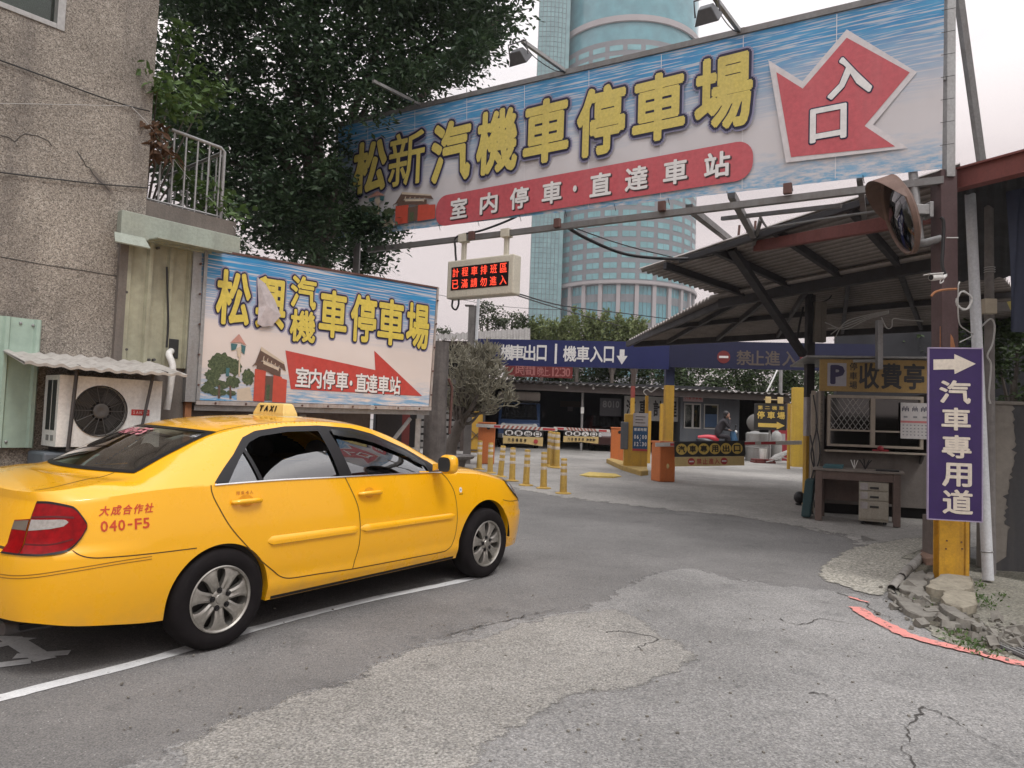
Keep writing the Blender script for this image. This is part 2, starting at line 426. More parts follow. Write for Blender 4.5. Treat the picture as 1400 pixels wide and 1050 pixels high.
def lerp_curve(pts, n=8):
    """Catmull-Rom through points"""
    P = [np.array(p, float) for p in pts]; P = [2 * P[0] - P[1]] + P + [2 * P[-1] - P[-2]]; o = []
    for i in range(1, len(P) - 2):
        for k in range(n):
            t = k / n; a, b, c, d = P[i - 1:i + 3]
            o.append(.5 * ((2 * b) + (-a + c) * t + (2 * a - 5 * b + 4 * c - d) * t * t + (-a + 3 * b - 3 * c + d) * t ** 3))
    o.append(P[-2]); return o
edge = [gp(*q)[:2] for q in [(120, 1060), (250, 1003), (360, 962), (440, 935), (560, 880), (660, 848), (770, 832), (830, 808), (880, 784), (925, 776), (965, 778), (1010, 790), (1080, 800), (1150, 806), (1215, 818)]]
ed = lerp_curve(edge, 6)
rg = random.Random(3)
ground_mesh('road_worn_surface', [[(x + rg.gauss(0, .018), y + rg.gauss(0, .018)) for x, y in ed] + [(4.2, 5.4), (9, 3.5), (9, -4), (-5, -4), (-3, 0.6)]], .004, m_coarse2, jit=.012, step=.1, fade=.22)
cp1 = [gp(*q)[:2] for q in [(150, 1105), (262, 1002), (370, 962), (470, 925), (560, 884), (640, 872), (705, 852), (790, 836), (860, 836), (915, 870), (960, 892), (930, 930), (800, 960), (700, 1010), (640, 1105)]]
ground_mesh('road_coarse_patch', [[tuple(q) for q in lerp_curve(cp1, 3)]], .008, m_coarse, jit=.006, step=.09, fade=.17)
# concrete floor of the parking lot
lot = [gp(*q)[:2] for q in [(560, 640), (640, 655), (690, 668), (770, 683), (845, 692), (905, 699), (985, 706), (1050, 716), (1110, 727), (1150, 738), (1163, 748)]]
ground_mesh('lot_floor', [[tuple(q) for q in lerp_curve(lot, 4)] + [(14, 9.3), (40, 20), (40, 60), (-30, 60), (-30, 22)]], .004, m_lot, jit=.02, step=.2, fade=.5)
cpat = [gp(*q)[:2] for q in [(1163, 748), (1130, 765), (1117, 778), (1120, 792), (1150, 803), (1190, 815), (1222, 812), (1245, 785), (1275, 750), (1300, 735), (1230, 736)]]
ground_mesh('concrete_patch', [[tuple(q) for q in lerp_curve(cpat, 3)]], .008, m_conc, jit=.008, step=.06, fade=.12)
pav = [gp(*q)[:2] for q in [(1222, 812), (1240, 838), (1265, 862), (1320, 890), (1370, 905), (1440, 925)]]
ground_mesh('pavement', [[tuple(q) for q in lerp_curve(pav, 3)] + [(8, 4.2), (9, 8), (4.6, 8.6), tuple(gp(1285, 745)[:2])]], .012, m_pave, jit=.02, step=.08)

m_soil = asphalt('soil', (.05, .045, .035), (.105, .095, .072), (.17, .155, .12), 55, .5, white=False, bump=.8, fade=True)
soil = [gp(*q)[:2] for q in [(1222, 815), (1238, 832), (1256, 850), (1300, 872), (1352, 892), (1392, 902), (1398, 880), (1345, 852), (1338, 812), (1300, 795), (1262, 790), (1282, 758), (1268, 762), (1236, 796)]]
ground_mesh('soil_patch', [[tuple(q) for q in lerp_curve(soil, 2)]], .0155, m_soil, jit=.008, step=.07, fade=.09)
def strip_poly(pts, w0, w1=None, jit=0.0, seed=1):
    r = random.Random(seed); P = [np.array(p[:2], float) for p in pts]; n = len(P); L = []; R = []
    for i in range(n):
        d = P[min(i + 1, n - 1)] - P[max(i - 1, 0)]; d = d / (np.linalg.norm(d) + 1e-9); m = np.array([-d[1], d[0]])
        w = (w0 + ((w1 if w1 is not None else w0) - w0) * i / (n - 1)) / 2
        L.append(P[i] + m * (w + r.gauss(0, jit))); R.append(P[i] - m * (w + r.gauss(0, jit)))
    return [tuple(q) for q in L + R[::-1]]
def strip_quads(pts, w0, w1=None, jit=0.0, seed=1):
    q = strip_poly(pts, w0, w1, jit, seed); n = len(q) // 2
    return [[q[i], q[i + 1], q[2 * n - 2 - i], q[2 * n - 1 - i]] for i in range(n - 1)]
# white bay line beside the taxi
wl = lerp_curve([gp(*q) for q in [(-60, 972), (0, 955), (90, 932), (200, 904), (310, 871), (420, 841), (520, 817), (600, 801), (658, 788)]], 6)
ground_mesh('road_line', strip_quads(wl, .105, .10, .003), .004, m_white_paint)
# the lane character painted on the road under the tail of the taxi
fr = Fr(gp(-62, 925), nrm(gp(60, 885) - gp(-62, 925)) * V3(1, 1, 0), V=nrm(gp(-50, 860) - gp(-62, 925)) * V3(1, 1, 0), N=UP)
mb = MB()
for a, b, wd in [((20, 898), (95, 893), .1), ((-25, 889), (45, 870), .1), ((8, 868), (62, 903), .12), ((-60, 918), (42, 905), .1), ((-70, 880), (-5, 872), .1)]:
    A, B = gp(*a), gp(*b); d = nrm(B - A); m = V3(-d[1], d[0], 0) * wd / 2
    mb.add([A + m, A - m, B - m, B + m], [[0, 1, 2, 3]])
    mb.v[-1][:, 2] = .0045 + .0004 * len(mb.v)
o = mb.build('road_marking', m_white_paint, origin=(0, 0, 0)); struct(o)
# faded red no-stopping line along the corner
rl = lerp_curve([gp(*q) for q in [(1168, 832), (1185, 843), (1210, 856), (1245, 872), (1290, 884), (1340, 896), (1400, 911), (1440, 921)]], 6)
ground_mesh('kerb_line', strip_quads(rl, .125, .10, .008, 5), .0162, m_pink)
rl2 = lerp_curve([gp(*q) for q in [(1160, 818), (1174, 822), (1188, 826)]], 3)
ground_mesh('kerb_line', strip_quads(rl2, .05, .03, .008, 6), .0162, m_pink)
# cracks and tar seams
cr_paths = [([(828, 866), (850, 865), (880, 870), (915, 877)], .028, .01), ([(1065, 848), (1095, 856), (1120, 848), (1150, 852), (1195, 858)], .016, .006),
            ([(1140, 811), (1180, 822), (1195, 836), (1225, 850)], .03, .012), ([(1265, 970), (1245, 990), (1240, 1015), (1248, 1055)], .022, .012),
            ([(1265, 970), (1300, 985), (1330, 1005), (1370, 1030)], .012, .005), ([(600, 872), (640, 862), (700, 848), (760, 834)], .02, .01),
            ([(1005, 792), (1020, 797), (1035, 796)], .02, .006), ([(1220, 815), (1245, 832), (1290, 850), (1330, 868), (1380, 895)], .035, .012),
            ([(900, 877), (880, 884), (872, 893)], .015, .005), ([(1108, 950), (1130, 952), (1145, 962)], .015, .006)]
polys = []
for k, (p, a, b) in enumerate(cr_paths):
    c = lerp_curve([gp(*q) for q in p], 7); r = random.Random(k)
    c = [q + V3(r.gauss(0, .012), r.gauss(0, .012), 0) for q in c]
    polys += strip_quads(c, a * .55, b * .5, .003, k)
ground_mesh('road_crack', polys, .0108, m_crack)
# oil and dirt stains on the asphalt
# ------------------------------------------------------------------ left building (pebble-dash facade) and what is fixed to it
def pebble(name):
    t = NT(name)
    v = t.n('ShaderNodeTexVoronoi'); v.inputs['Scale'].default_value = 115; t.l(t.tc.outputs['Object'], v.inputs['Vector'])
    a = t.noise(120, 3, .7); b = t.noise(1.1, 6, .6); c = t.noise(2.2, 6, .6, (1, 1, .10)); d = t.noise(60, 2, .5)
    col = t.ramp(v.outputs['Color'], (.0, (.11, .097, .084)), (.35, (.265, .235, .198)), (.75, (.405, .362, .308)), (1.0, (.54, .495, .435)))
    col = t.mix(t.ramp(a, (.36, (.9, .9, .9)), (.44, (0, 0, 0))), col, (.045, .036, .03))
    col = t.mix(1.0, col, t.ramp(b, (.3, (.62, .61, .61)), (.68, (1.12, 1.12, 1.12))), 'MULTIPLY')
    col = t.mix(t.ramp(c, (.50, (0, 0, 0)), (.72, (.75, .75, .75))), col, (.105, .092, .086))
    t.bump(t.mix(.5, v.outputs['Distance'], d), .5, .006)
    return t.fin(col, .92, 0, .2)
m_pebble = pebble('pebble_dash')
m_pebble2 = dirty('stained_plaster', (.17, .145, .125), (.05, .045, .04), .7, 2.5, .9, fine=60, bump=.6)
m_green = dirty('green_sheet', (.36, .47, .385), (.20, .25, .21), .5, 3, .55, fine=12)
m_cream = dirty('cream_sheet', (.36, .35, .25), (.08, .07, .055), .85, 2.2, .55, fine=14)
m_greenish = dirty('pale_green_flashing', (.33, .36, .30), (.17, .17, .14), .7, 3, .6)
m_galv = dirty('galvanised_steel', (.33, .33, .325), (.14, .10, .08), .55, 4, .5, .5)
m_darksteel = dirty('dark_steel', (.075, .072, .072), (.11, .06, .04), .5, 6, .6, .3)
m_rust = dirty('rusty_steel', (.13, .062, .05), (.045, .03, .028), .6, 5, .75, .1)
m_rustor = dirty('orange_rust', (.33, .14, .06), (.12, .06, .04), .6, 7, .8)
m_wire = plain('black_wire', (.022, .021, .022), .6)
m_wire_l = plain('pale_wire', (.45, .44, .42), .6)
m_acw = dirty('ac_white', (.74, .73, .70), (.30, .26, .20), .45, 3, .45)
m_black = plain('black_plastic', (.018, .018, .019), .5)
m_dark = plain('dark_void', (.016, .015, .015), .9)
m_white = dirty('white_paint', (.72, .71, .68), (.35, .32, .28), .4, 4, .5)
m_whitem = dirty('white_pipe', (.60, .615, .63), (.25, .25, .25), .4, 4, .45)
m_glass_g = glass('window_glass', (.52, .60, .54), .03)
m_alu = dirty('aluminium_frame', (.40, .39, .37), (.18, .16, .14), .4, 6, .4, .5)
m_curtain = plain('pale_curtain', (.42, .50, .40), .9)

FD = nrm(V3(.646, .763, 0)); FN = nrm(V3(.763, -.646, 0)); F0 = V3(-3.89, 6.08, 0)
facade = Fr(F0, FD, UP, FN)
def fx(px, py, off=0.0): return facade.xy(px, py, off)
xe = fx(205, 200)[0]                       # end of the upper wall (corner by the tree)
xr = fx(322, 330)[0]                       # end of the lower wall
zpar = fx(205, 265)[1]; zpar2 = fx(312, 308)[1]
b_root = thing('pebbledash_building', 'brown pebble-dash building at the left with a barred balcony ledge', 'building', tuple(F0 + FD * (-1)))
xw1 = fx(88, 40)[0]; zw0 = fx(88, 44)[1]
mb = MB()
# facade as panels around the window opening (window runs from x=-3.2 to xw1, zw0..zw0+1.5)
wx0, wx1, wz0, wz1 = xw1 - 1.7, xw1, zw0, zw0 + 1.5
TOP = 8.5; T = .3
mb.fbox(facade, -7, wx0, -.05, TOP, -T, 0); mb.fbox(facade, wx1, xe, -.05, TOP, -T, 0)
mb.fbox(facade, wx0, wx1, -.05, wz0, -T, 0); mb.fbox(facade, wx0, wx1, wz1, TOP, -T, 0)
zp = min(zpar, zpar2 + .05)
mb.build('facade_wall', m_pebble, b_root)
mb = MB(); mb.fbox(facade, xe, xr, -.05, zp, -.22, -.004)            # parapet wall of the balcony beyond the corner
mb.build('parapet_wall', m_pebble2, b_root)
mb = MB(); mb.fbox(facade, xe - .30, xe - .002, 2.4, TOP, -4.5, -T - .002); mb.fbox(facade, -7, xe, TOP, TOP + .15, -4.5, .1)
mb.build('side_wall', m_pebble2, b_root)
mb = MB(); mb.fbox(facade, xe, xr, zp - .35, zp - .2, -1.6, -.23); mb.build('balcony_floor', m_pebble2, b_root)
# window
win = MB()
for a in ((wx0, wx0 + .05, wz0, wz1), (wx1 - .06, wx1, wz0, wz1), (wx0 + .05, wx1 - .06, wz0, wz0 + .045), (wx0 + .05, wx1 - .06, wz1 - .05, wz1), ((wx0 + wx1) / 2 - .03, (wx0 + wx1) / 2 + .03, wz0 + .045, wz1 - .05)):
    win.fbox(facade, *a, -.14, .012)
wf = win.build('window', m_alu, b_root, bevel=.004)
p = MB(); p.fbox(facade, wx0 + .05, wx1 - .06, wz0 + .045, wz1 - .05, -.085, -.08); p.build('pane', m_glass_g, wf)
p = MB(); p.fbox(facade, wx0 + .03, wx1 - .03, wz0 + .02, wz1 - .02, -.29, -.27); p.build('blind', m_curtain, wf)
p = MB()
for k in range(3): p.fbox(facade, wx0 + .05, wx1 - .06, wz0 + .28 + .34 * k, wz0 + .30 + .34 * k, -.13, -.11)
p.build('window_bar', m_alu, wf)
# hairline joints and cracks in the render are shallow grooves
def wall_line(pts, w, off=.003):
    P = [fx(*q) for q in pts]; polys = []
    for i in range(len(P) - 1):
        d = P[i + 1] - P[i]; d = d / np.linalg.norm(d); m = np.array([-d[1], d[0]]) * w / 2
        polys.append([tuple(P[i] + m), tuple(P[i + 1] + m), tuple(P[i + 1] - m), tuple(P[i] - m)])
    return polys
mb = MB()
for pts, wd in [([(0, 351), (60, 362), (120, 371), (167, 379)], .007),
                ([(0, 185), (12, 188), (20, 194), (27, 187), (34, 183), (52, 186), (66, 193), (71, 200)], .007), ([(105, 207), (112, 217), (118, 228), (122, 229), (127, 238), (135, 247), (141, 252), (150, 262)], .008)]:
    for q in wall_line(pts, wd): mb.flat(facade, q, .003)
mb.build('wall_crack', m_crack, b_root)
mb = MB()     # a repaired crack fans out at its lower end
for q in wall_line([(124, 232), (134, 244), (152, 266)], .05): mb.flat(facade, q, .002)
mb.build('plaster_repair', m_pebble2, b_root)
def cable(name, pts, r, mat, label, cat='cable', parent=None, n=6, sub=6):
    P = lerp_curve(pts, sub); mb = MB(); mb.tube(P, r, n)
    o = mb.build(name, mat, parent, smooth=60)
    return o if parent is not None else tag(o, label, cat)
FP = lambda px, py, off=.02: facade.P(*fx(px, py, off), off)
cable('wall_cable', [FP(-20, 75), FP(60, 104), FP(130, 130), FP(180, 146), FP(205, 152)], .006, m_wire, 'thin black cable stapled across the upper pebble-dash wall, starting under the window')
cable('wall_cable', [FP(-20, 233), FP(60, 243), FP(130, 251), FP(203, 257)], .006, m_wire, 'thin black cable running almost level across the middle of the pebble-dash wall')
cable('guy_wire', [FP(180, 146, .03), FP(208, 176, .03), FP(255, 240, -.2), FP(300, 285, -.1), at(345, 345, 7.3)], .003, m_wire_l, 'thin pale wire slanting from the wall down past the balcony railing', 'wire')
cable('guy_wire', [FP(-20, 141, .03), FP(90, 143, .03), FP(178, 145, .03)], .0025, m_wire_l, 'thin pale wire stretched level to the black hook on the upper wall', 'wire')

# balcony railing
rail = thing('balcony_railing', 'stainless steel balcony railing with thin upright bars on the ledge', 'railing', tuple(facade.P(xe, zp, -.1)))
zr = zp + .74
c0, c1 = facade.P(xe - .02, 0, -.1), facade.P(xr - .12, 0, -.1); c2 = facade.P(xr - .12, 0, -1.3)
xa = fx(241, 300, -.1)[0]
mb = MB(); q = lambda P, z: V3(P[0], P[1], z)
mb.tube([q(facade.P(xa - .1, 0, -.1), zr + .02), q(facade.P(xr - .16, 0, -.1), zr), q(c1, zr - .03), q(c1, zp - .1)], .019, 8)
mb.tube([q(c1, zr - .03), q(c2, zr - .03), q(c2, zp - .1)], .019, 8)
mb.build('handrail', m_galv, rail, smooth=50)
mb = MB(); mb.tube([q(c0, zp + .04), q(c1, zp + .04)], .012, 6); mb.tube([q(c1, zp + .04), q(c2, zp + .04)], .012, 6); mb.build('bottom_rail', m_galv, rail, smooth=50)
L = xr - .12 - xe
for k in range(7):
    p = facade.P(xe + .03 + L * k / 6.6, 0, -.1); mb = MB(); mb.tube([q(p, zp - .02), q(p, zr)], .010, 6); mb.build('baluster', m_galv, rail, smooth=50)
for k in range(1, 8):
    p = facade.P(xr - .12, 0, -.1 - 1.2 * k / 8); mb = MB(); mb.tube([q(p, zp - .02), q(p, zr - .03)], .010, 6); mb.build('baluster', m_galv, rail, smooth=50)

# pale flashing hood and corrugated shutter under the ledge
hood = thing('metal_hood', 'pale green sheet metal hood with a bent lip over the shuttered opening', 'canopy', tuple(facade.P(*fx(240, 330), 0)))
P4 = [fx(165, 289), fx(163, 342), fx(318, 395), fx(318, 335)]
hx0, hx1 = fx(160, 300)[0], xr
zt, zb_ = fx(165, 290)[1], fx(165, 325)[1]
mb = MB(); mb.fbox(facade, hx0, hx1, zb_, zt, .0, .10)
mb.build('flashing', m_greenish, hood, bevel=.006)
mb = MB()
s0, s1 = fx(157, 322, .12)[0], fx(198, 340, .12)[0]
mb.add([facade.P(s0, zb_ + .02, .105), facade.P(s1, zb_ + .02, .105), facade.P(s1 + .02, zb_ - .08, .19), facade.P(s0 - .02, zb_ - .08, .19),
        facade.P(s0, zb_ + .005, .10), facade.P(s1, zb_ + .005, .10), facade.P(s1 + .02, zb_ - .09, .185), facade.P(s0 - .02, zb_ - .09, .185)],
       [[0, 3, 2, 1], [4, 5, 6, 7], [0, 1, 5, 4], [1, 2, 6, 5], [2, 3, 7, 6], [3, 0, 4, 7]])
s2 = fx(204, 330, .12)[0]
mb.add([facade.P(s2, zb_ + .01, .30), facade.P(hx1 - .2, zb_ + .01, .32), facade.P(hx1 - .2, zb_ + .05, .0), facade.P(s2, zb_ + .03, .0),
        facade.P(s2, zb_ - .0, .30), facade.P(hx1 - .2, zb_ - .0, .32), facade.P(hx1 - .2, zb_ + .04, .0), facade.P(s2, zb_ + .02, .0)],
       [[0, 1, 2, 3], [7, 6, 5, 4], [0, 4, 5, 1], [1, 5, 6, 2], [2, 6, 7, 3], [3, 7, 4, 0]])
mb.build('bent_lip', m_greenish, hood)
# corrugated cream shutter
sh = thing('corrugated_shutter', 'dirty cream corrugated metal sheet closing the opening beside the billboard', 'metal sheet', tuple(facade.P(fx(165, 495)[0], 1.8, 0)))
sx0, sx1 = fx(166, 450)[0], xr - .1; zb0 = fx(200, 500)[1]
mb = MB(); cols = []
x = sx0
prof = []
per = (sx1 - sx0) / 5.0
for k in range(5):
    b0 = sx0 + per * k
    prof += [(b0, .035), (b0 + per * .18, .035), (b0 + per * .26, .0), (b0 + per * .92, .0)]
prof.append((sx1, .035))
G = [[facade.P(a, zb0, z + .012), facade.P(a, zb_ + .03, z + .012)] for a, z in prof]
mb.grid(G); G2 = [[facade.P(a, zb0, z + .008), facade.P(a, zb_ + .03, z + .008)] for a, z in prof]; mb.grid(G2, flip=True)
mb.build('sheet', m_cream, sh)
mb = MB(); mb.fbox(facade, sx0 - .07, sx0, zb0, zb_ + .03, .0, .05); mb.build('edge_strip', m_pebble2, sh)
mb = MB()
for px, py in [(170, 478), (201, 492), (208, 492), (214, 340), (170, 400)]:
    a, b = fx(px, py); mb.cyl(facade.P(a, b, .01), facade.P(a, b, .052), .012, n=8)
mb.build('bolt', m_darksteel, sh)
mb = MB(); a, b = fx(233, 472); 
mb.fbox(facade, a - .05, a + .07, b - .12, b + .06, .013, .02); mb.build('pipe_hole', m_black, sh, bevel=.03)

# insulated pipe coming out of the shutter
cable('insulated_pipe', [FP(234, 480, .02), FP(231, 485, .11), FP(236, 500, .16), FP(234, 520, .17), FP(228, 560, .15)], .03, m_white, 'wrapped white air conditioner pipe bending out of the cream corrugated sheet', 'pipe', n=10)
cable('cable', [FP(228, 365, .06), FP(229, 400, .06), FP(230, 440, .06), FP(228, 475, .06)], .009, m_wire, 'black cable hanging down the cream corrugated sheet')

# green corrugated sheet at the left edge
gs = thing('green_metal_sheet', 'pale green ribbed metal sheet fixed to the wall at the left edge', 'metal sheet', tuple(facade.P(fx(20, 600)[0], .9, 0)))
gx1 = fx(57, 470, .06)[0]; gz0 = fx(45, 612, .06)[1]; gz1 = fx(57, 438, .06)[1]
prof = []; x = gx1 - 1.3
while x < gx1 - .02:
    prof += [(x, .06), (x + .16, .06), (x + .175, .085), (x + .20, .085), (x + .215, .06)]; x += .215
G = [[facade.P(min(a, gx1), gz0, z), facade.P(min(a, gx1), gz1, z)] for a, z in prof]
mb = MB(); mb.grid(G); mb.grid([[facade.P(min(a, gx1), gz0, z - .004), facade.P(min(a, gx1), gz1, z - .004)] for a, z in prof], flip=True); mb.build('sheet', m_green, gs)
mb = MB()
for px, py in [(12, 443), (28, 442), (45, 445), (8, 604), (40, 590)]:
    a, b = fx(px, py, .06); mb.ball(facade.P(a, b, .065), .012, 8, 5)
mb.build('screw', m_galv, gs)
mb = MB(); mb.fbox(facade, gx1 - 1.3, gx1 - .03, gz0 + .1, gz0 + .14, .0, .058); mb.fbox(facade, gx1 - 1.3, gx1 - .03, gz1 - .14, gz1 - .1, .0, .058); mb.build('batten', m_darksteel, gs)

# corrugated awning over the air conditioner
aw = thing('corrugated_awning', 'small weathered white corrugated awning above the air conditioner', 'awning', tuple(facade.P(fx(140, 500)[0], 1.9, 0)))
zA = fx(145, 490)[1]
OFFA = .62
ax0, ax1 = fx(34, 496, OFFA)[0], fx(256, 514, OFFA)[0]
zE = fx(145, 503, OFFA)[1]
n = 60; G = []; G2 = []
for i in range(n + 1):
    x = ax0 + (ax1 - ax0) * i / n; c = .009 * math.sin(i / n * 2 * math.pi * 11) + .004 * math.sin(i * .7)
    sag = -.012 * math.sin(i / n * math.pi) ** 2
    G.append([facade.P(x, zE + .12 + c, .0), facade.P(x, zE + c + sag, OFFA)]); G2.append([facade.P(x, zE + .112 + c, .0), facade.P(x, zE - .022 + c * .7 + sag, OFFA - .002)])
mb = MB(); mb.grid(G, flip=True); mb.grid(G2)
mb.grid([[a[1], b[1]] for a, b in zip(G, G2)], flip=True)
m_awn = dirty('weathered_white_sheet', (.43, .405, .37), (.14, .115, .095), .85, 5, .7)
mb.build('awning_sheet', m_awn, aw, smooth=60)
for k, px in ((0, 98), (1, 218)):
    a = fx(px, 520, .45)[0]; mb = MB(); mb.bar(facade.P(a, zE + .02, .5), facade.P(a, zE - .02, .5), .02)
    mb.bar(facade.P(a, zE + .08, .02), facade.P(a, zE - .005, .58), .025); mb.build('awning_bracket', m_darksteel, aw)

# air conditioner
AO = .42
ax_l, ax_r = fx(79, 560, AO)[0], fx(220, 560, AO)[0]
az_t = fx(79, 512, AO)[1]; az_b = fx(70, 611, AO)[1]
ac = thing('air_conditioner', 'white outdoor air conditioner unit with a round fan grille', 'air conditioner', tuple(facade.P((ax_l + ax_r) / 2, az_b, .2)))
W = ax_r - ax_l; Hh = az_t - az_b
mb = MB(); fcx = fx(138, 562, AO)[0]; fcz = fx(138, 562, AO)[1]; fr_ = .212 * Hh / .6 * 1.02
# casing with a round opening in the front
nseg = 40; ring = [(fcx + fr_ * math.cos(2 * math.pi * i / nseg), fcz + fr_ * math.sin(2 * math.pi * i / nseg)) for i in range(nseg)]
sqr = []
for i in range(nseg):
    t = 2 * math.pi * i / nseg; c, s_ = math.cos(t), math.sin(t)
    k = 1e9
    if c > 1e-6: k = min(k, (ax_r - fcx) / c)
    if c < -1e-6: k = min(k, (ax_l - fcx) / c)
    if s_ > 1e-6: k = min(k, (az_t - fcz) / s_)
    if s_ < -1e-6: k = min(k, (az_b - fcz) / s_)
    sqr.append((fcx + c * k, fcz + s_ * k))
for cx_, cz_ in ((ax_l, az_t), (ax_r, az_t), (ax_l, az_b), (ax_r, az_b)):
    j = min(range(nseg), key=lambda i: (sqr[i][0] - cx_) ** 2 + (sqr[i][1] - cz_) ** 2); sqr[j] = (cx_, cz_)
mb.grid([[facade.P(*ring[i % nseg], AO), facade.P(*sqr[i % nseg], AO)] for i in range(nseg + 1)], flip=True)
mb.grid([[facade.P(*ring[i % nseg], AO), facade.P(fcx + (ring[i % nseg][0] - fcx) * .97, fcz + (ring[i % nseg][1] - fcz) * .97, AO - .04)] for i in range(nseg + 1)])
A = facade
def face4(a, b, c, d): mb.add([a, b, c, d], [[0, 1, 2, 3]])
face4(A.P(ax_l, az_t, AO), A.P(ax_r, az_t, AO), A.P(ax_r, az_t, .1), A.P(ax_l, az_t, .1))
face4(A.P(ax_l, az_b, .1), A.P(ax_r, az_b, .1), A.P(ax_r, az_b, AO), A.P(ax_l, az_b, AO))
face4(A.P(ax_l, az_b, .1), A.P(ax_l, az_b, AO), A.P(ax_l, az_t, AO), A.P(ax_l, az_t, .1))
face4(A.P(ax_r, az_b, AO), A.P(ax_r, az_b, .1), A.P(ax_r, az_t, .1), A.P(ax_r, az_t, AO))
face4(A.P(ax_r, az_b, .1), A.P(ax_l, az_b, .1), A.P(ax_l, az_t, .1), A.P(ax_r, az_t, .1))
mb.build('casing', m_acw, ac)
mb = MB(); mb.fbox(A, fcx - fr_ * 1.1, fcx + fr_ * 1.1, fcz - fr_ * 1.1, fcz + fr_ * 1.1, .15, AO - .12); mb.build('coil', m_dark, ac)
mb = MB()
for k in range(4):
    t0 = k * math.pi / 2 + .5; P = []
    for j in range(6):
        rr = fr_ * (.25 + .65 * j / 5); P.append([A.P(fcx + rr * math.cos(t0), fcz + rr * math.sin(t0), AO - .05), A.P(fcx + rr * math.cos(t0 + .75), fcz + rr * math.sin(t0 + .75), AO - .09)])
    mb.grid(P)
mb.cyl(A.P(fcx, fcz, AO - .1), A.P(fcx, fcz, AO - .04), fr_ * .26, n=20); mb.build('fan', plain('fan_grey', (.045, .042, .04), .6), ac, smooth=40)
mb = MB()
for k in range(1, 13):
    rr = fr_ * (.36 + .64 * k / 12); mb.tube([A.P(fcx + rr * math.cos(t), fcz + rr * math.sin(t), AO + .004) for t in np.linspace(0, 2 * math.pi, 33)[:-1]], .0022, 4, closed=True)
for k in range(14):
    t = 2 * math.pi * k / 14; mb.tube([A.P(fcx + fr_ * .3 * math.cos(t), fcz + fr_ * .3 * math.sin(t), AO + .007), A.P(fcx + fr_ * math.cos(t), fcz + fr_ * math.sin(t), AO + .007)], .0034, 4)
mb.lathe(A.P(fcx, fcz, AO - .005), FN, [(fr_ * .30, .0), (fr_ * .30, .012), (fr_ * .24, .018), (fr_ * .10, .012), (.001, .01)], 24)
mb.lathe(A.P(fcx, fcz, AO - .002), FN, [(fr_ * .98, .0), (fr_ * 1.0, .014), (fr_ * 1.03, .0)], 36)
mb.build('fan_grille', plain('grille_grey', (.075, .07, .065), .5), ac, smooth=40)
bx, bz = fx(192, 564, AO); sb = MB(); sb.fbox(A, bx - .075, bx + .075, bz - .025, bz + .025, AO, AO + .003)
bd = sb.build('badge', plain('badge_red', (.42, .035, .03), .5), ac)
mb = MB(); mb.text(Fr(A.P(bx, bz, AO), FD, UP, FN), 'SANYO', -.068, -.016, .027, .032, .03, .0035); mb.build('lettering', plain('badge_text', (.62, .40, .36), .5), bd)
# louvres and handles on the side turned to the street corner
sl = MB(); sd = Fr(A.P(ax_l, az_b, AO), -FN, UP, -FD)
for i in range(2):
    sl.fbox(sd, .05 + i * .11, .14 + i * .11, .13, Hh - .04, -.002, .002)
sl.build('side_vent', m_black, ac)
sl = MB()
for i in range(2): sl.fbox(sd, .06 + i * .10, .12 + i * .10, .045, .09, -.001, .003)
sl.build('side_port', plain('port_grey', (.2, .2, .19), .6), ac)
for px in (101, 206):
    a = fx(px, 560, AO + .05)[0]; mb = MB()
    mb.bar(A.P(a, zE - .02, AO + .06), A.P(a - (.02 if px < 150 else .09), az_b - .03, AO + .04), .022); mb.bar(A.P(a - .0, az_b - .03, AO + .05), A.P(a - .0, az_b - .03, .01), .03)
    mb.build('support_strut', m_darksteel, ac)
# grey water tank below the unit
gt = thing('grey_box', 'blue-grey plastic box standing under the air conditioner', 'box', tuple(A.P(fx(88, 640)[0], .0, .2)))
t0, t1 = fx(58, 640, .4)[0], fx(104, 640, .4)[0]; tz = az_b - .045
m_bgrey = dirty('blue_grey_plastic', (.115, .135, .155), (.07, .07, .07), .5, 4, .6)
mb = MB(); mb.fbox(A, t0, t1, .004, tz, .02, .4); gb = mb.build('tank_body', m_bgrey, gt, bevel=.02)
mb = MB(); mb.fbox(A, t0 + .25, t0 + .28, tz - .14, tz - .11, .4, .405); mb.build('tag', m_galv, gt)
mb = MB(); mb.fbox(A, t1 + .02, fx(222, 640, .3)[0], .004, tz - .02, .02, .3); tag(mb.build('dark_cabinet', plain('dark_brown_board', (.035, .025, .022), .8), bevel=.01), 'dark brown board cabinet under the right half of the air conditioner', 'cabinet')
# ------------------------------------------------------------------ billboards and lettering
def uvfr(o, fr, W=1.0, H=1.0, x0=0.0, y0=0.0):
    me = o.data; uv = me.uv_layers.new(name='uv'); Mw = np.array(MAT[o.name] if o.parent else Matrix.Translation(o.location))
    co = np.array([v.co[:] for v in me.vertices]); co = co @ Mw[:3, :3].T + Mw[:3, 3]
    d = co - fr.o; A = np.array([fr.U, fr.V]).T; xy = (np.linalg.pinv(A) @ d.T).T
    for l in me.loops:
        q = xy[l.vertex_index]; uv.data[l.index].uv = ((q[0] - x0) / W, (q[1] - y0) / H)
def fit(mb, fr, ch, L, R, T, B, bold, z, mi=0, dz=.0003, grow=0.0):
    """glyph fitted to the local box given by sight lines to its left, right, top and bottom ends"""
    x0, x1 = fr.xy(*L)[0] - grow, fr.xy(*R)[0] + grow; y1, y0 = fr.xy(*T)[1] + grow, fr.xy(*B)[1] - grow
    fitl(mb, fr, ch, x0, x1, y0, y1, bold, z, mi, dz)
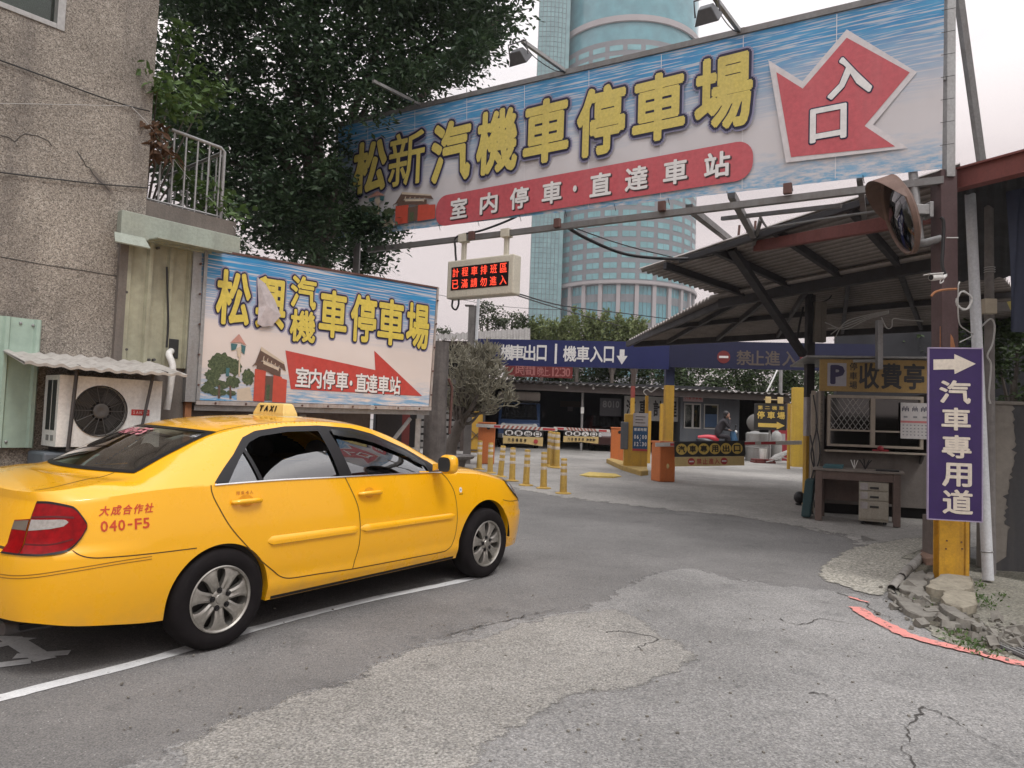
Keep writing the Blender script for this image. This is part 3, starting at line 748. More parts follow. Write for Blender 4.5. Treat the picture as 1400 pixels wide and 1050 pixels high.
def fitl(mb, fr, ch, x0, x1, y0, y1, bold, z, mi=0, dz=.0003):
    gv, gf = glyph(ch); a0, a1 = gv[:, 0].min() - bold * .9, gv[:, 0].max() + bold * .9; b0, b1 = gv[:, 1].min() - bold * .9, gv[:, 1].max() + bold * .9
    offs = [(0, 0)]
    if ch == '1': x0, x1 = x0 * .72 + x1 * .28, x0 * .28 + x1 * .72
    if bold > 0:
        k = 8 if bold < .045 else 14
        for rr in ((1.0,) if bold < .06 else (1.0, .5)):
            offs += [(rr * bold * math.cos(2 * math.pi * (j + .5) / k), rr * bold * math.sin(2 * math.pi * (j + .5) / k)) for j in range(k)]
    for j, (ox, oy) in enumerate(offs):
        V = [fr.P(x0 + (x1 - x0) * (gx + ox - a0) / (a1 - a0), y0 + (y1 - y0) * (gy + oy - b0) / (b1 - b0), z + dz * j) for gx, gy in gv]
        mb.add(V, gf, mi)
def art(name, base, blue, deep, y_top, y_mid, y_bot0, y_bot1, streak=(1.2, 14, 1), hz=True):
    """printed sky: blue streaks along the top, clouds along the bottom (uv in panel fractions)"""
    t = NT(name); t.tc.outputs['UV']
    sp = t.n('ShaderNodeSeparateXYZ'); t.l(t.tc.outputs['UV'], sp.inputs[0])
    a = t.noise(2.2, 5, .6, (streak[0] * 1.0, streak[1] * .35, 1), 'UV'); b = t.noise(3.0, 3, .5, (streak[0], streak[1] * 2.2, 1), 'UV'); c = t.noise(5, 6, .6, (1.6, 4, 1), 'UV')
    ad = t.n('ShaderNodeMath', operation='MULTIPLY_ADD'); t.l(a, ad.inputs[0]); ad.inputs[1].default_value = .28; t.l(sp.outputs['Y'], ad.inputs[2])
    f = t.ramp(ad.outputs[0], (y_mid + .14, (0, 0, 0)), (y_top + .14, (1, 1, 1)))
    lines = t.ramp(b, (.50, (0, 0, 0)), (.60, (.75, .75, .75)))
    blu = t.mix(t.ramp(c, (.3, (0, 0, 0)), (.7, (1, 1, 1))), blue, deep)
    blu = t.mix(lines, blu, tuple(min(1, x * 1.0) for x in base))
    col = t.mix(f, base, blu)
    ad2 = t.n('ShaderNodeMath', operation='MULTIPLY_ADD'); t.l(c, ad2.inputs[0]); ad2.inputs[1].default_value = .25; t.l(sp.outputs['Y'], ad2.inputs[2])
    fb = t.ramp(ad2.outputs[0], (y_bot0 + .1, (1, 1, 1)), (y_bot1 + .13, (0, 0, 0)))
    cl = t.mix(t.ramp(t.noise(7, 6, .7, (1.5, 6, 1), 'UV'), (.42, (0, 0, 0)), (.6, (1, 1, 1))), blue, base)
    col = t.mix(fb, col, cl)
    g = t.noise(1.7, 5, .6, None, 'UV'); col = t.mix(1.0, col, t.ramp(g, (.3, (.90, .885, .87)), (.7, (1.03, 1.03, 1.03))), 'MULTIPLY')
    return t.fin(col, .5, 0, .35)
m_yel = dirty('sign_yellow', (.66, .52, .085), (.40, .33, .15), .3, 4, .5, fine=30, bump=0)
m_navy = plain('sign_navy', (.009, .008, .040), .5)
m_halo = plain('sign_halo', (.24, .23, .34), .5)
m_red = dirty('sign_red', (.50, .055, .04), (.40, .12, .10), .3, 3, .5, fine=20, bump=0)
m_red2 = dirty('banner_red', (.50, .085, .10), (.48, .16, .17), .4, 2, .5, fine=20, bump=0)
m_signw = plain('sign_white', (.72, .70, .68), .5)
m_signsh = plain('sign_shadow', (.06, .03, .03), .5)
m_art1 = art('billboard_print', (.70, .62, .575), (.05, .30, .56), (.03, .21, .47), .90, .48, .02, .24)
m_art2 = art('banner_print', (.60, .575, .585), (.08, .33, .56), (.05, .23, .48), .90, .40, .0, .22)
m_brick1 = plain('gate_red', (.50, .07, .04), .6); m_brick2 = plain('gate_brown', (.12, .07, .05), .7); m_brick3 = plain('gate_cream', (.55, .45, .34), .7)
m_topi = dirty('printed_green', (.03, .05, .02), (.20, .23, .11), 1.0, 45, .6, streak=False, fine=50, bump=0)
m_teal = plain('printed_teal', (.05, .14, .15), .6)

def picture(fr, q, z, parent):
    """printed red gate with a swept roof, clipped garden trees and a pavilion roof; q maps picture fractions to the panel"""
    mb = MB(); S = lambda a, b: [q(x, y) for x, y in zip(a[::2], a[1::2])] if b is None else None
    def poly(p, k, mi): mb.flat(fr, [q(x, y) for x, y in p], z + .0004 * k, mi)
    # garden
    blobs = [(.20, .50, .16, .16), (.10, .33, .10, .10), (.08, .20, .08, .05), (.22, .20, .08, .05), (.34, .26, .09, .09), (.33, .10, .06, .04), (.36, .46, .08, .12), (.52, .34, .08, .12), (.14, .24, .12, .04), (.05, .14, .09, .06), (.17, .10, .12, .05)]
    r = random.Random(4)
    poly([(.40, .0), (.40, .16), (.55, .20), (.60, .0)], 1, 2)
    for k, (x, y, a, b) in enumerate(blobs):
        n = 34; poly([(x + a * math.cos(2 * math.pi * i / n) * r.uniform(.78, 1.1), y + b * math.sin(2 * math.pi * i / n) * r.uniform(.78, 1.1)) for i in range(n)], 2 + k, 3)
    poly([(.17, .02), (.17, .2), (.19, .2), (.20, .02)], 13, 1); poly([(.31, .02), (.30, .2), (.32, .2), (.335, .02)], 13, 1)
    poly([(.25, .33), (.25, .45), (.29, .45), (.29, .33)], 14, 4); poly([(.40, .34), (.395, .62), (.41, .62), (.42, .34)], 14, 2)
    poly([(.29, .80), (.30, .70), (.35, .72), (.37, .80)], 15, 4); poly([(.41, .80), (.42, .70), (.46, .66), (.47, .78)], 15, 4); poly([(.36, .74), (.38, .62), (.42, .62), (.42, .78)], 15, 2)
    poly([(.28, .81), (.38, .95), (.48, .79), (.40, .83)], 16, 5)
    # gate
    for x0, x1, yt in ((.60, .74, .47), (.84, .95, .40), (.95, 1.02, .36)): poly([(x0, .0), (x0, yt), (x1, yt - .02), (x1, .0)], 17, 0)
    poly([(.735, .02), (.735, .38), (.84, .38), (.84, .02)], 17, 1); poly([(.76, .03), (.76, .25), (.80, .25), (.80, .03)], 18, 3)
    poly([(.62, .47), (.62, .60), (.93, .50), (.93, .38), (.84, .40), (.74, .45)], 19, 1)
    poly([(.56, .50), (.60, .56), (.66, .78), (.97, .58), (1.0, .47), (.93, .52), (.70, .62), (.63, .54)], 20, 1)
    poly([(.66, .74), (.66, .80), (.97, .60), (.97, .57)], 21, 2); poly([(.70, .60), (.70, .55), (.90, .47), (.90, .51)], 21, 2)
    for k in range(5): poly([(.70 + .05 * k, .66 - .03 * k), (.71 + .05 * k, .67 - .03 * k), (.70 + .05 * k, .58 - .03 * k), (.69 + .05 * k, .58 - .03 * k)], 22, 2)
    mb.build('picture', [m_brick1, m_brick2, m_brick3, m_topi, m_teal, plain('gate_pink', (.50, .25, .20), .6)], parent)

# --- lower billboard
YL, YR = 7.0, 8.86
A_, B_ = at(272, 548, YL), at(587, 557, YR)
U_ = nrm((B_ - A_) * V3(1, 1, 0)); bb = Fr(V3(A_[0], A_[1], 0), U_, UP, V3(U_[1], -U_[0], 0))
cBL, cBR, cTR, cTL = bb.xy(272, 547), bb.xy(586, 556), bb.xy(597, 395), bb.xy(276, 341)
BBx1, BBz0, BBz1 = cBR[0], cBL[1], cTL[1]
bbt = thing('car_park_billboard', 'rusty framed billboard with a long red arrow and a torn yellow character, above the taxi', 'billboard', (A_[0], A_[1], 0), math.atan2(U_[1], U_[0]))
mb = MB(); mb.prism(bb, [tuple(cBL), tuple(cBR), tuple(cTR), tuple(cTL)], -.025, 0)
o = mb.build('panel', m_art1, bbt); uvfr(o, bb, BBx1, BBz1 - BBz0, 0, BBz0)
chars = [('松', (295, 415), (342, 412), (319, 370), (319, 445)), ('興', (349, 425), (390, 420), (371, 379), (372, 450)), ('汽', (397, 396), (432, 406), (415, 378), (412, 422)), ('機', (396, 447), (431, 450), (414, 424), (414, 468)),
         ('車', (436, 432), (474, 432), (454, 397), (454, 462)), ('停', (479, 437), (514, 440), (496, 403), (496, 468)), ('車', (516, 442), (552, 445), (532, 409), (532, 472)), ('場', (555, 447), (586, 450), (572, 415), (571, 477))]
mh, mn, my = MB(), MB(), MB()
for ch, *q in chars:
    fit(mh, bb, ch, *q, .085, .0012, grow=.028, dz=.00005); fit(mn, bb, ch, *q, .07, .004, grow=.014, dz=.00006); fit(my, bb, ch, *q, .030, .0075, dz=.0001)
mh.build('lettering_glow', m_halo, bbt); mn.build('lettering_outline', m_navy, bbt); my.build('lettering', m_yel, bbt)
mb = MB(); mb.flat(bb, [tuple(bb.xy(*q)) for q in [(390, 479), (513, 506), (511.5, 479.5), (577, 541.5), (397.5, 532)]], .003); ar = mb.build('arrow', m_red, bbt)
mb = MB(); ms = MB()
for ch, px, py in [('室', 651, 782), ('内', 722, 790), ('停', 797, 796), ('車', 870, 803), ('·', 918, 815), ('直', 974, 812), ('達', 1032, 818), ('車', 1096, 824), ('站', 1159, 828)]:
    c = bb.xy(250 + px / 4, 320 + py / 4)
    w_, h_ = (.075, .105) if ch != '·' else (.018, .03)
    fitl(mb, bb, ch, c[0] - w_, c[0] + w_, c[1] - h_, c[1] + h_, .022 if ch != '·' else 0, .006, dz=.0001); fitl(ms, bb, ch, c[0] - w_ + .010, c[0] + w_ + .012, c[1] - h_ - .010, c[1] + h_ - .008, .03 if ch != '·' else 0, .0038, dz=.0001)
mb.build('lettering', m_signw, bbt); ms.build('lettering_shadow', m_signsh, bbt)
pq0, pq1 = bb.xy(277, 545), bb.xy(393, 460)
picture(bb, lambda x, y: (pq0[0] + (pq1[0] - pq0[0]) * x, pq0[1] + (bb.xy(330, 452)[1] - pq0[1]) * y), .0012, bbt)
# torn flap over the second character
f0 = [bb.xy(*q) for q in [(351, 379), (353, 420), (350, 443), (357, 447), (370, 446), (382, 432), (375, 410), (362, 388)]]
mb = MB(); c = np.mean(f0, 0); n = len(f0)
V = [bb.P(p[0], p[1], .012 + .02 * (i in (2, 3, 4, 5))) for i, p in enumerate(f0)] + [bb.P(c[0], c[1] + .02, .04)]
mb.add(V, [[i, (i + 1) % n, n] for i in range(n)] + [[n, (i + 1) % n, i] for i in range(n)][:0])
mb.build('torn_flap', plain('faded_paper', (.44, .39, .39), .8, var=.25), bbt)
# frame: posts, rails, rust-stained angle bars
m_frame = dirty('weathered_frame', (.40, .36, .33), (.17, .07, .035), .8, 9, .6, fine=30)
mb = MB(); e_ = bb.xy(264, 345); mb.fbox(bb, -.13, -.03, BBz0 - .02, BBz1 - .01, -.12, -.0); mb.fbox(bb, -.032, .0, BBz0, BBz1 + .02, -.03, .02); mb.build('left_post', m_galv, bbt)
mb = MB(); mb.fbox(bb, -.11, -.05, 0, BBz0 - .02, -.1, -.04); mb.build('lower_post', m_rustor, bbt)
def railbar(a, b, w, d0, d1, mat, nm):
    mb = MB(); mb.add([bb.P(a[0], a[1], d0), bb.P(b[0], b[1], d0), bb.P(b[0], b[1] + w, d0), bb.P(a[0], a[1] + w, d0), bb.P(a[0], a[1], d1), bb.P(b[0], b[1], d1), bb.P(b[0], b[1] + w, d1), bb.P(a[0], a[1] + w, d1)],
           [[3, 2, 1, 0], [4, 5, 6, 7], [0, 1, 5, 4], [1, 2, 6, 5], [2, 3, 7, 6], [3, 0, 4, 7]]); return mb.build(nm, mat, bbt)
railbar(cBL + (-.03, -.045), cBR + (.03, -.045), .04, -.03, .018, m_frame, 'bottom_rail'); railbar(cBL + (-.03, -.10), cBR + (.03, -.10), .05, -.08, -.02, m_galv, 'support_rail')
railbar(cTL + (-.03, .002), cTR + (.02, .002), .022, -.03, .010, m_rust, 'top_rail')
mb = MB(); mb.add([bb.P(cBR[0] + .004, cBR[1], -.03), bb.P(cBR[0] + .03, cBR[1], -.03), bb.P(cTR[0] + .03, cTR[1] + .02, -.03), bb.P(cTR[0] + .004, cTR[1] + .02, -.03), bb.P(cBR[0] + .004, cBR[1], .012), bb.P(cBR[0] + .03, cBR[1], .012), bb.P(cTR[0] + .03, cTR[1] + .02, .012), bb.P(cTR[0] + .004, cTR[1] + .02, .012)],
   [[3, 2, 1, 0], [4, 5, 6, 7], [0, 1, 5, 4], [1, 2, 6, 5], [2, 3, 7, 6], [3, 0, 4, 7]]); mb.build('right_rail', m_frame, bbt)
BO = [tuple(cBL + (cBR - cBL) * (k + .5) / 9 + (0, -.025)) for k in range(9)] + [tuple(cBL + (cTL - cBL) * (k + .5) / 5 + (-.015, 0)) for k in range(5)] + [tuple(cBR + (cTR - cBR) * (k + .5) / 5 + (.015, 0)) for k in range(5)]
for a in BO: mb = MB(); mb.cyl(bb.P(*a, .01), bb.P(*a, .03), .010, n=6); mb.build('bolt', m_rust, bbt)
mb = MB()
for a in (.42, .98):
    mb.bar(bb.P(BBx1 * a, 0, -.12), bb.P(BBx1 * a, BBz0 - .1, -.12), .06)
mb.bar(bb.P(BBx1 * .80, BBz0 - .5, -.1), bb.P(BBx1 * .93, BBz0 - .1, -.1), .035); mb.build('rear_support', m_galv, bbt)
for z in (.1, .35, .6, .85):
    pass
# --- stained wall and boards behind the taxi, under the billboard
wq0 = facade.P(xr - .05, 0, -.45); wq1 = bb.P(BBx1 - .42, 0, -.62)
wd = nrm((wq1 - wq0) * V3(1, 1, 0)); wf_ = Fr(wq0, wd, UP, V3(wd[1], -wd[0], 0)); WL = np.linalg.norm((wq1 - wq0)[:2])
m_bwall = dirty('brown_stained_wall', (.145, .115, .10), (.04, .032, .028), .85, 1.8, .9, fine=25, bump=.4)
mb = MB(); mb.fbox(wf_, 0, WL, -.05, 2.1, -.2, 0); tag(mb.build('stained_wall', m_bwall), 'dirty brown rendered wall under the billboard behind the taxi', 'wall')
mb = MB(); a = wf_.xy(550, 600)[0]; mb.fbox(wf_, a - .07, a + .07, .0, 1.75, .01, .05); tag(mb.build('red_board', dirty('faded_red_board', (.20, .04, .035), (.06, .03, .03), .6, 4, .7)), 'narrow faded red board standing against the brown wall under the billboard', 'board')
mb = MB(); a = bb.P(BBx1 - .40, 0, -.5); b = bb.P(BBx1 - .03, 0, -.5); dk = Fr(a, b - a, UP, bb.N); mb.fbox(dk, 0, np.linalg.norm(b - a), -.02, 1.62, -.03, 0); mb.fbox(dk, .03, .05, .85, .95, 0, .02)
tag(mb.build('dark_door', dirty('charcoal_door', (.035, .032, .034), (.07, .06, .055), .5, 3, .7)), 'narrow charcoal door beside the grey pillar under the end of the billboard', 'door')
mb = MB(); a = wf_.xy(240, 600)[0]
# grey weathered pillar
pl = at(596, 560, 9.7); pl[2] = gz(9.7); pf = Fr(pl, nrm(V3(.93, .37, 0)), UP)
hp = hit(601, 468, pl, V3(0, 1, 0))[2] - pl[2]
hw = .148; G = []
r = random.Random(11)
prt = thing('weathered_pillar', 'grey weathered concrete pillar with peeling streaks at the right end of the billboard', 'pillar', tuple(pl))
mb = MB(); nn = 10; rings = []
for j in range(14):
    z = hp * j / 13; row = []
    for i in range(nn): t = 2 * math.pi * i / nn; row.append(pf.P(hw * math.cos(t) * (1.12 - .15 * j / 13) + r.gauss(0, .004), z, hw * .9 * math.sin(t) + r.gauss(0, .004)))
    rings.append(row + [row[0]])
mb.grid(rings, flip=True); mb.add([q for q in rings[-1][:-1]], [list(range(nn))])
m_pill = dirty('weathered_concrete', (.20, .185, .175), (.045, .04, .04), .9, 3.5, .95, fine=22, bump=.8)
mb.build('shaft', dirty('pillar_grime', (.135, .12, .112), (.03, .026, .026), .95, 5, .95, fine=26, bump=.9), prt, smooth=50)
mb = MB(); mb.tube([pf.P(.17, hp * .5, .1), pf.P(.18, hp * .75, .1), pf.P(.12, hp * .8, .12)], .02, 8); mb.build('conduit', m_rust, prt, smooth=50)

# --- large overhead banner
BYL, BYR = 12.1, 7.25
a, b = at(462, 325, BYL), at(1288, 231, BYR); dU = (b - a); U2 = nrm(dU * V3(1, 1, 0))
bn = Fr(V3(a[0], a[1], 0), U2, UP, V3(U2[1], -U2[0], 0))
kBL, kBR, kTR, kTL = bn.xy(462, 325), bn.xy(1288, 230), bn.xy(1291, -16), bn.xy(462, 174)
lbl = 'long blue overhead banner with yellow characters and a red entrance arrow'
bnt = thing('overhead_banner', lbl, 'banner', (a[0], a[1], 0), math.atan2(U2[1], U2[0]))
def bnq(x, y):     # panel fractions -> local xy, slightly sagging hem
    p = (kBL * (1 - x) + kBR * x) * (1 - y) + (kTL * (1 - x) + kTR * x) * y; return p
mb = MB(); G = []
for i in range(61):
    G.append([bn.P(*bnq(i / 60, j / 8), .012 * math.sin(i * .9) * math.sin(math.pi * j / 8) - .004) for j in range(9)])
mb.grid(G); mb.grid([[p - bn.N * .004 for p in row] for row in G], flip=True)
o = mb.build('fabric', m_art2, bnt, smooth=60)
BH = float(np.mean([kTL[1] - kBL[1], kTR[1] - kBR[1]])); 
me = o.data; uv = me.uv_layers.new(name='uv')
nV = 61 * 9
for l in me.loops:
    k = l.vertex_index % nV; uv.data[l.index].uv = ((k // 9) / 60 * 4.6, (k % 9) / 8)
ZB = .016
chars = [('松', (484, 237), (530, 222), (506, 193), (506, 265)), ('新', (533, 222), (582, 208), (557, 181), (557, 254)), ('汽', (591, 210), (645, 200), (617, 166), (617, 250)), ('機', (653, 198), (709, 189), (681, 150), (681, 237)),
         ('車', (717, 184), (779, 172), (747, 136), (747, 223)), ('停', (790, 167), (856, 150), (828, 117), (825, 212)), ('車', (866, 152), (938, 138), (901, 101), (901, 193)), ('場', (951, 128), (1030, 115), (990, 76), (990, 178))]
mh, mn, my = MB(), MB(), MB()
for k, (ch, *q) in enumerate(chars):
    bo = .036 if ch != '新' else .012
    fit(mh, bn, ch, *q, .09, ZB, grow=.05, dz=.00005); fit(mn, bn, ch, *q, .07, ZB + .004, grow=.028, dz=.00008); fit(my, bn, ch, *q, bo, ZB + .008, dz=.0002)
mh.build('lettering_glow', m_halo, bnt); mn.build('lettering_outline', m_navy, bnt); my.build('lettering', dirty('banner_yellow', (.62, .50, .12), (.40, .33, .18), .3, 4, .5, fine=30, bump=0), bnt)
px0, px1 = bn.xy(597, 285)[0], bn.xy(1030, 222)[0]; py1, py0 = bn.xy(800, 232.5)[1], bn.xy(800, 280)[1]
rr = (py1 - py0) * .42; P = []
for cx, cy, t0 in ((px1 - rr, py1 - rr, 0), (px0 + rr, py1 - rr, 90), (px0 + rr, py0 + rr, 180), (px1 - rr, py0 + rr, 270)):
    P += [(cx + rr * math.cos(rad(t0 + i * 15)), cy + rr * math.sin(rad(t0 + i * 15))) for i in range(7)]
mb = MB(); mb.flat(bn, P, ZB); mb.build('pill_label', m_red2, bnt)
mb = MB(); ms = MB(); cy = (py0 + py1) / 2
for ch, px, py in [('室', 628.5, 282), ('内', 669.5, 274), ('停', 711, 267), ('車', 755.5, 259), ('·', 787, 259), ('直', 822, 247), ('達', 871, 241), ('車', 924, 233), ('站', 981, 225)]:
    c = bn.xy(px, py); w_, h_ = (.155, .155) if ch != '·' else (.03, .045)
    fitl(mb, bn, ch, c[0] - w_, c[0] + w_, cy - h_, cy + h_, .028 if ch != '·' else 0, ZB + .006, dz=.0002); fitl(ms, bn, ch, c[0] - w_ + .012, c[0] + w_ + .02, cy - h_ - .018, cy + h_ - .012, .036 if ch != '·' else 0, ZB + .002, dz=.0001)
mb.build('lettering', m_signw, bnt); ms.build('lettering_shadow', m_signsh, bnt)
m_arw = plain('arrow_border', (.60, .56, .56), .5)
mb = MB(); mb.flat(bn, [tuple(bn.xy(*q)) for q in [(1051, 83), (1097.5, 112), (1158, 41), (1254, 99.5), (1194, 171), (1242, 203), (1075, 223)]], ZB); mb.build('arrow_border', m_arw, bnt)
mb = MB(); mb.flat(bn, [tuple(bn.xy(*q)) for q in [(1062, 99.5), (1098, 122), (1158, 52.5), (1244, 100), (1182.5, 173), (1224, 201), (1082, 215.5)]], ZB + .003); mb.build('arrow', m_red2, bnt)
mb = MB(); ms = MB()
for ch, *q in [('入', (1132, 112), (1193, 103), (1163, 77), (1160, 133)), ('口', (1108, 172), (1158, 167), (1134, 146), (1134, 193))]:
    fit(mb, bn, ch, *q, .03, ZB + .009, dz=.0002); fit(ms, bn, ch, *q, .05, ZB + .005, grow=.014, dz=.0001)
mb.build('lettering', m_signw, bnt); ms.build('lettering_outline', m_navy, bnt)
q0, q1 = bn.xy(470, 322), bn.xy(597, 308)
picture(bn, lambda x, y: (q0[0] + (q1[0] - q0[0]) * x * .97, q0[1] + .03 + (bn.xy(555, 266)[1] - bn.xy(555, 318)[1]) * y * 1.05), ZB + .001, bnt)
m_fseam = plain('banner_seam', (.66, .64, .65), .5)
for f_ in np.arange(.08, 1, .115):
    mb = MB(); mb.add([bn.P(*(bnq(f_ + d_, y_)), .0105) for d_, y_ in ((0, .01), (.0009, .01), (.0009, .99), (0, .99))], [[0, 1, 2, 3]]); mb.build('seam', m_fseam, bnt)
# frame
m_dgalv = dirty('grey_frame_steel', (.20, .195, .19), (.10, .065, .05), .6, 5, .55, .3)
mb = MB(); mb.bar(bn.P(*(kTL + (-.05, .04)), -.02), bn.P(*(kTR + (.03, .04)), -.02), .07, .07); mb.build('top_rail', m_dgalv, bnt)
rl0, rl1 = bn.xy(500, 341), bn.xy(1290, 244)
mb = MB(); mb.bar(bn.P(rl0[0], rl0[1], -.06), bn.P(rl1[0], rl1[1], -.06), .07, .075); mb.build('bottom_rail', m_dgalv, bnt)
for px, py in [(645, 322), (762, 305), (905, 282), (1077, 258)]:
    mb = MB(); c = bn.xy(px, py); mb.fbox(bn, c[0] - .045, c[0] + .045, c[1] - .06, c[1] + .06, -.03, .03); mb.build('clamp', m_rust, bnt, bevel=.005)
mb = MB()
for k in range(1, 12):
    p = bnq(k / 12, 0); mb.tube([bn.P(p[0], p[1] + .02, .01), bn.P(p[0] + .01, p[1] - .06, -.02)], .004, 5)
for k in range(1, 8):
    p = bnq(1, k / 8); mb.tube([bn.P(p[0] - .02, p[1], .012), bn.P(p[0] + .10, p[1] + .01, -.02)], .003, 5)
mb.build('tie', m_wire, bnt)
post_xy = at(1297, 236, 7.3); PZ0 = post_xy[2]
mb = MB(); mb.bar(post_xy - V3(0, 0, .05), V3(post_xy[0], post_xy[1], PZ0 + 2.5), .085, .085, V3(0, 1, 0)); mb.bar(bn.P(kBR[0] - .0, kBR[1] + .95, -.05), V3(post_xy[0], post_xy[1], kBR[1] + .95), .04); mb.build('right_post', m_galv, bnt)
mb = MB(); q2 = at(1348, 232, 8.3); mb.bar(q2 - V3(0, 0, .3), at(1308, -25, 7.45), .07, .07, V3(0, 1, 0)); mb.build('brace', m_galv, bnt)
for (p0, Y0_, p1, Y1_, wd) in [((942, 284), 9.3, (1000, 330), 12.5, .09), ((1000, 266), 8.9, (1030, 322), 10.6, .085), ((1175, 243), 8.0, (1182, 300), 9.2, .06)]:
    mb = MB(); mb.bar(at(*p0, Y0_), at(*p1, Y1_), wd); mb.build('rear_strut', m_dgalv, bnt)
lp = at(487, 330, 12.0)
mb = MB(); mb.bar(V3(lp[0], lp[1] + .1, gz(12)), V3(lp[0], lp[1] + .1, kTL[1] + .1), .1, .1, V3(0, 1, 0)); mb.build('left_post', m_dgalv, bnt)

# floodlights on outrigger arms along the top of the banner
m_lamp = dirty('lamp_grey', (.10, .10, .105), (.05, .05, .05), .4, 6, .5)
m_lens = glass('lamp_lens', (.6, .6, .6))
def floodlight(pbase, ptip, label, head=True):
    xb = bn.xy(*pbase); base = bn.P(xb[0], bnq(min(1, max(0, xb[0] / kBR[0])), 1)[1] + .05, -.03)
    t = hit(ptip[0], ptip[1], base + bn.N * .9, bn.N)
    th = thing('floodlight', label, 'floodlight', tuple(base), group='floodlights over the banner')
    mb = MB(); mb.bar(base, t, .045); mb.fbox(Fr(base, bn.U), -.06, .06, -.04, .03, -.04, .04); mb.build('arm', m_galv, th)
    if head:
        dn = V3(0, 0, -1); c = t - bn.N * .06 - bn.U * .08; U = bn.U; Nn = nrm(-bn.N * .75 + dn * .66); Vv = np.cross(Nn, U)
        mb = MB(); hw_, hh = .135, .105
        fa = [c + dn * .16 + U * sx * hw_ + Vv * sy * hh + Nn * .06 for sx, sy in ((-1, -1), (1, -1), (1, 1), (-1, 1))]
        ba = [c + dn * .16 + U * sx * hw_ * .55 + Vv * sy * hh * .5 - Nn * .09 for sx, sy in ((-1, -1), (1, -1), (1, 1), (-1, 1))]
        mb.add(fa + ba, [[0, 1, 5, 4], [1, 2, 6, 5], [2, 3, 7, 6], [3, 0, 4, 7], [4, 5, 6, 7]]); mb.build('lamp_housing', m_lamp, th, bevel=.01)
        mb = MB(); mb.add([f - Nn * .01 for f in fa], [[3, 2, 1, 0]]); mb.build('lens', m_lens, th)
        mb = MB(); mb.tube([c + dn * .16 + U * hw_ * 1.02, t + U * (hw_ - .08) - V3(0, 0, -.0), t - U * (hw_ + .08), c + dn * .16 - U * hw_ * 1.02], .010, 6); mb.build('bracket', m_lamp, th)
        mb = MB(); mb.tube(lerp_curve([t - V3(0, 0, .03), (t * .7 + base * .3) - V3(0, 0, .10), (t * .3 + base * .7) - V3(0, 0, .09), base + V3(0, 0, .0)], 5), .006, 5); mb.build('power_cord', m_wire, th)
    return th
floodlight((773, 103), (714, 56), 'grey floodlight over the middle of the banner, against the sky left of the tower')
floodlight((1011, 47), (975, -6), 'grey floodlight over the right part of the banner, cut by the top edge')
floodlight((575, 150), (510, 111), 'pale pipe arm reaching out of the tree over the left part of the banner', head=False)

# --- LED display hanging under the banner
lc = bn.xy(660, 378); N0 = .06
led = thing('led_display', 'cream LED display board with red glowing characters hanging under the banner', 'display', tuple(bn.P(lc[0], bn.xy(660, 405)[1], N0)), math.atan2(U2[1], U2[0]))
lx0, lx1 = bn.xy(611, 380, N0)[0], bn.xy(702, 375, N0)[0]; lz0, lz1 = bn.xy(656, 405, N0)[1], bn.xy(656, 352, N0)[1]
m_ledc = dirty('cream_housing', (.60, .555, .45), (.30, .26, .2), .3, 4, .5)
mb = MB(); mb.fbox(bn, lx0, lx1, lz0, lz1, N0 - .19, N0); mb.build('housing', m_ledc, led, bevel=.02)
sx0_, sx1_ = bn.xy(617, 380, N0)[0], bn.xy(700.5, 375, N0)[0]; sz1, sz0 = bn.xy(656, 363, N0)[1], bn.xy(656, 393.5, N0)[1]
sx0_ = lx0 + (lx1 - lx0) * .07; sx1_ = lx0 + (lx1 - lx0) * .93; mz = (lz1 - lz0); sz0 = lz0 + mz * .21; sz1 = lz1 - mz * .18
mb = MB(); mb.fbox(bn, sx0_, sx1_, sz0, sz1, N0, N0 + .004); scn = mb.build('screen', plain('led_black', (.012, .006, .008), .35), led)
m_led = glow('led_red', (1.0, .075, .035), 1.25)
mb = MB(); cw = (sx1_ - sx0_) / 6
for row, tx in enumerate(('計程車排班區', '已滿請勿進入')):
    for i, ch in enumerate(tx):
        hh = (sz1 - sz0) / 2; y0 = sz1 - hh * (row + 1) + hh * .12
        fitl(mb, bn, ch, sx0_ + cw * (i + .16), sx0_ + cw * (i + .84), y0, y0 + hh * .76, .006, N0 + .006)
mb.build('lettering', m_led, scn)
for px in (634, 692):
    x = bn.xy(px, 340, -.06)[0]; zr = rl0[1] + (rl1[1] - rl0[1]) * (x - rl0[0]) / (rl1[0] - rl0[0])
    mb = MB(); mb.fbox(bn, x - .03, x + .03, lz1 - .02, zr - .03, -.10, -.04); mb.fbox(bn, x - .07, x + .07, zr - .06, zr + .06, -.12, 0); mb.build('hanger', m_ledc, led, bevel=.005)
x0 = lx0 + .06
cable('cable', [bn.P(x0 + .02, lz1 - .02, -.05), bn.P(x0 - .01, lz1 + .2, -.05), bn.P(x0 + .03, lz1 + .38, -.03), bn.P(x0 + .5, lz1 + .42, -.02), bn.P(x0 + 1.0, lz1 + .52, -.02), bn.P(x0 + 1.35, lz1 + .66, -.05)], .016, m_wire, 'thick black cable looping from the banner rail into the top of the LED display')
cable('cable', [bn.P(x0 - .02, lz0 + .01, -.05), bn.P(x0 - .02, lz0 - .10, -.04), bn.P(x0 + .05, lz0 - .15, -.04), bn.P(x0 + .09, lz0 - .08, -.05), bn.P(x0 + .09, lz0 + .01, -.05)], .014, m_wire, 'short black cable loop under the LED display')
rp_ = at(772, 308, 10.0)
cable('cable', [at(772, 308, 9.9), at(800, 325, 10.4), at(850, 346, 11.2), at(900, 353, 11.8), at(945, 353, 12.0), at(985, 345, 11.9), at(1008, 333, 11.7)], .026, m_wire, 'thick black sagging cable from the banner rail to the tip of the corrugated canopy', n=8)
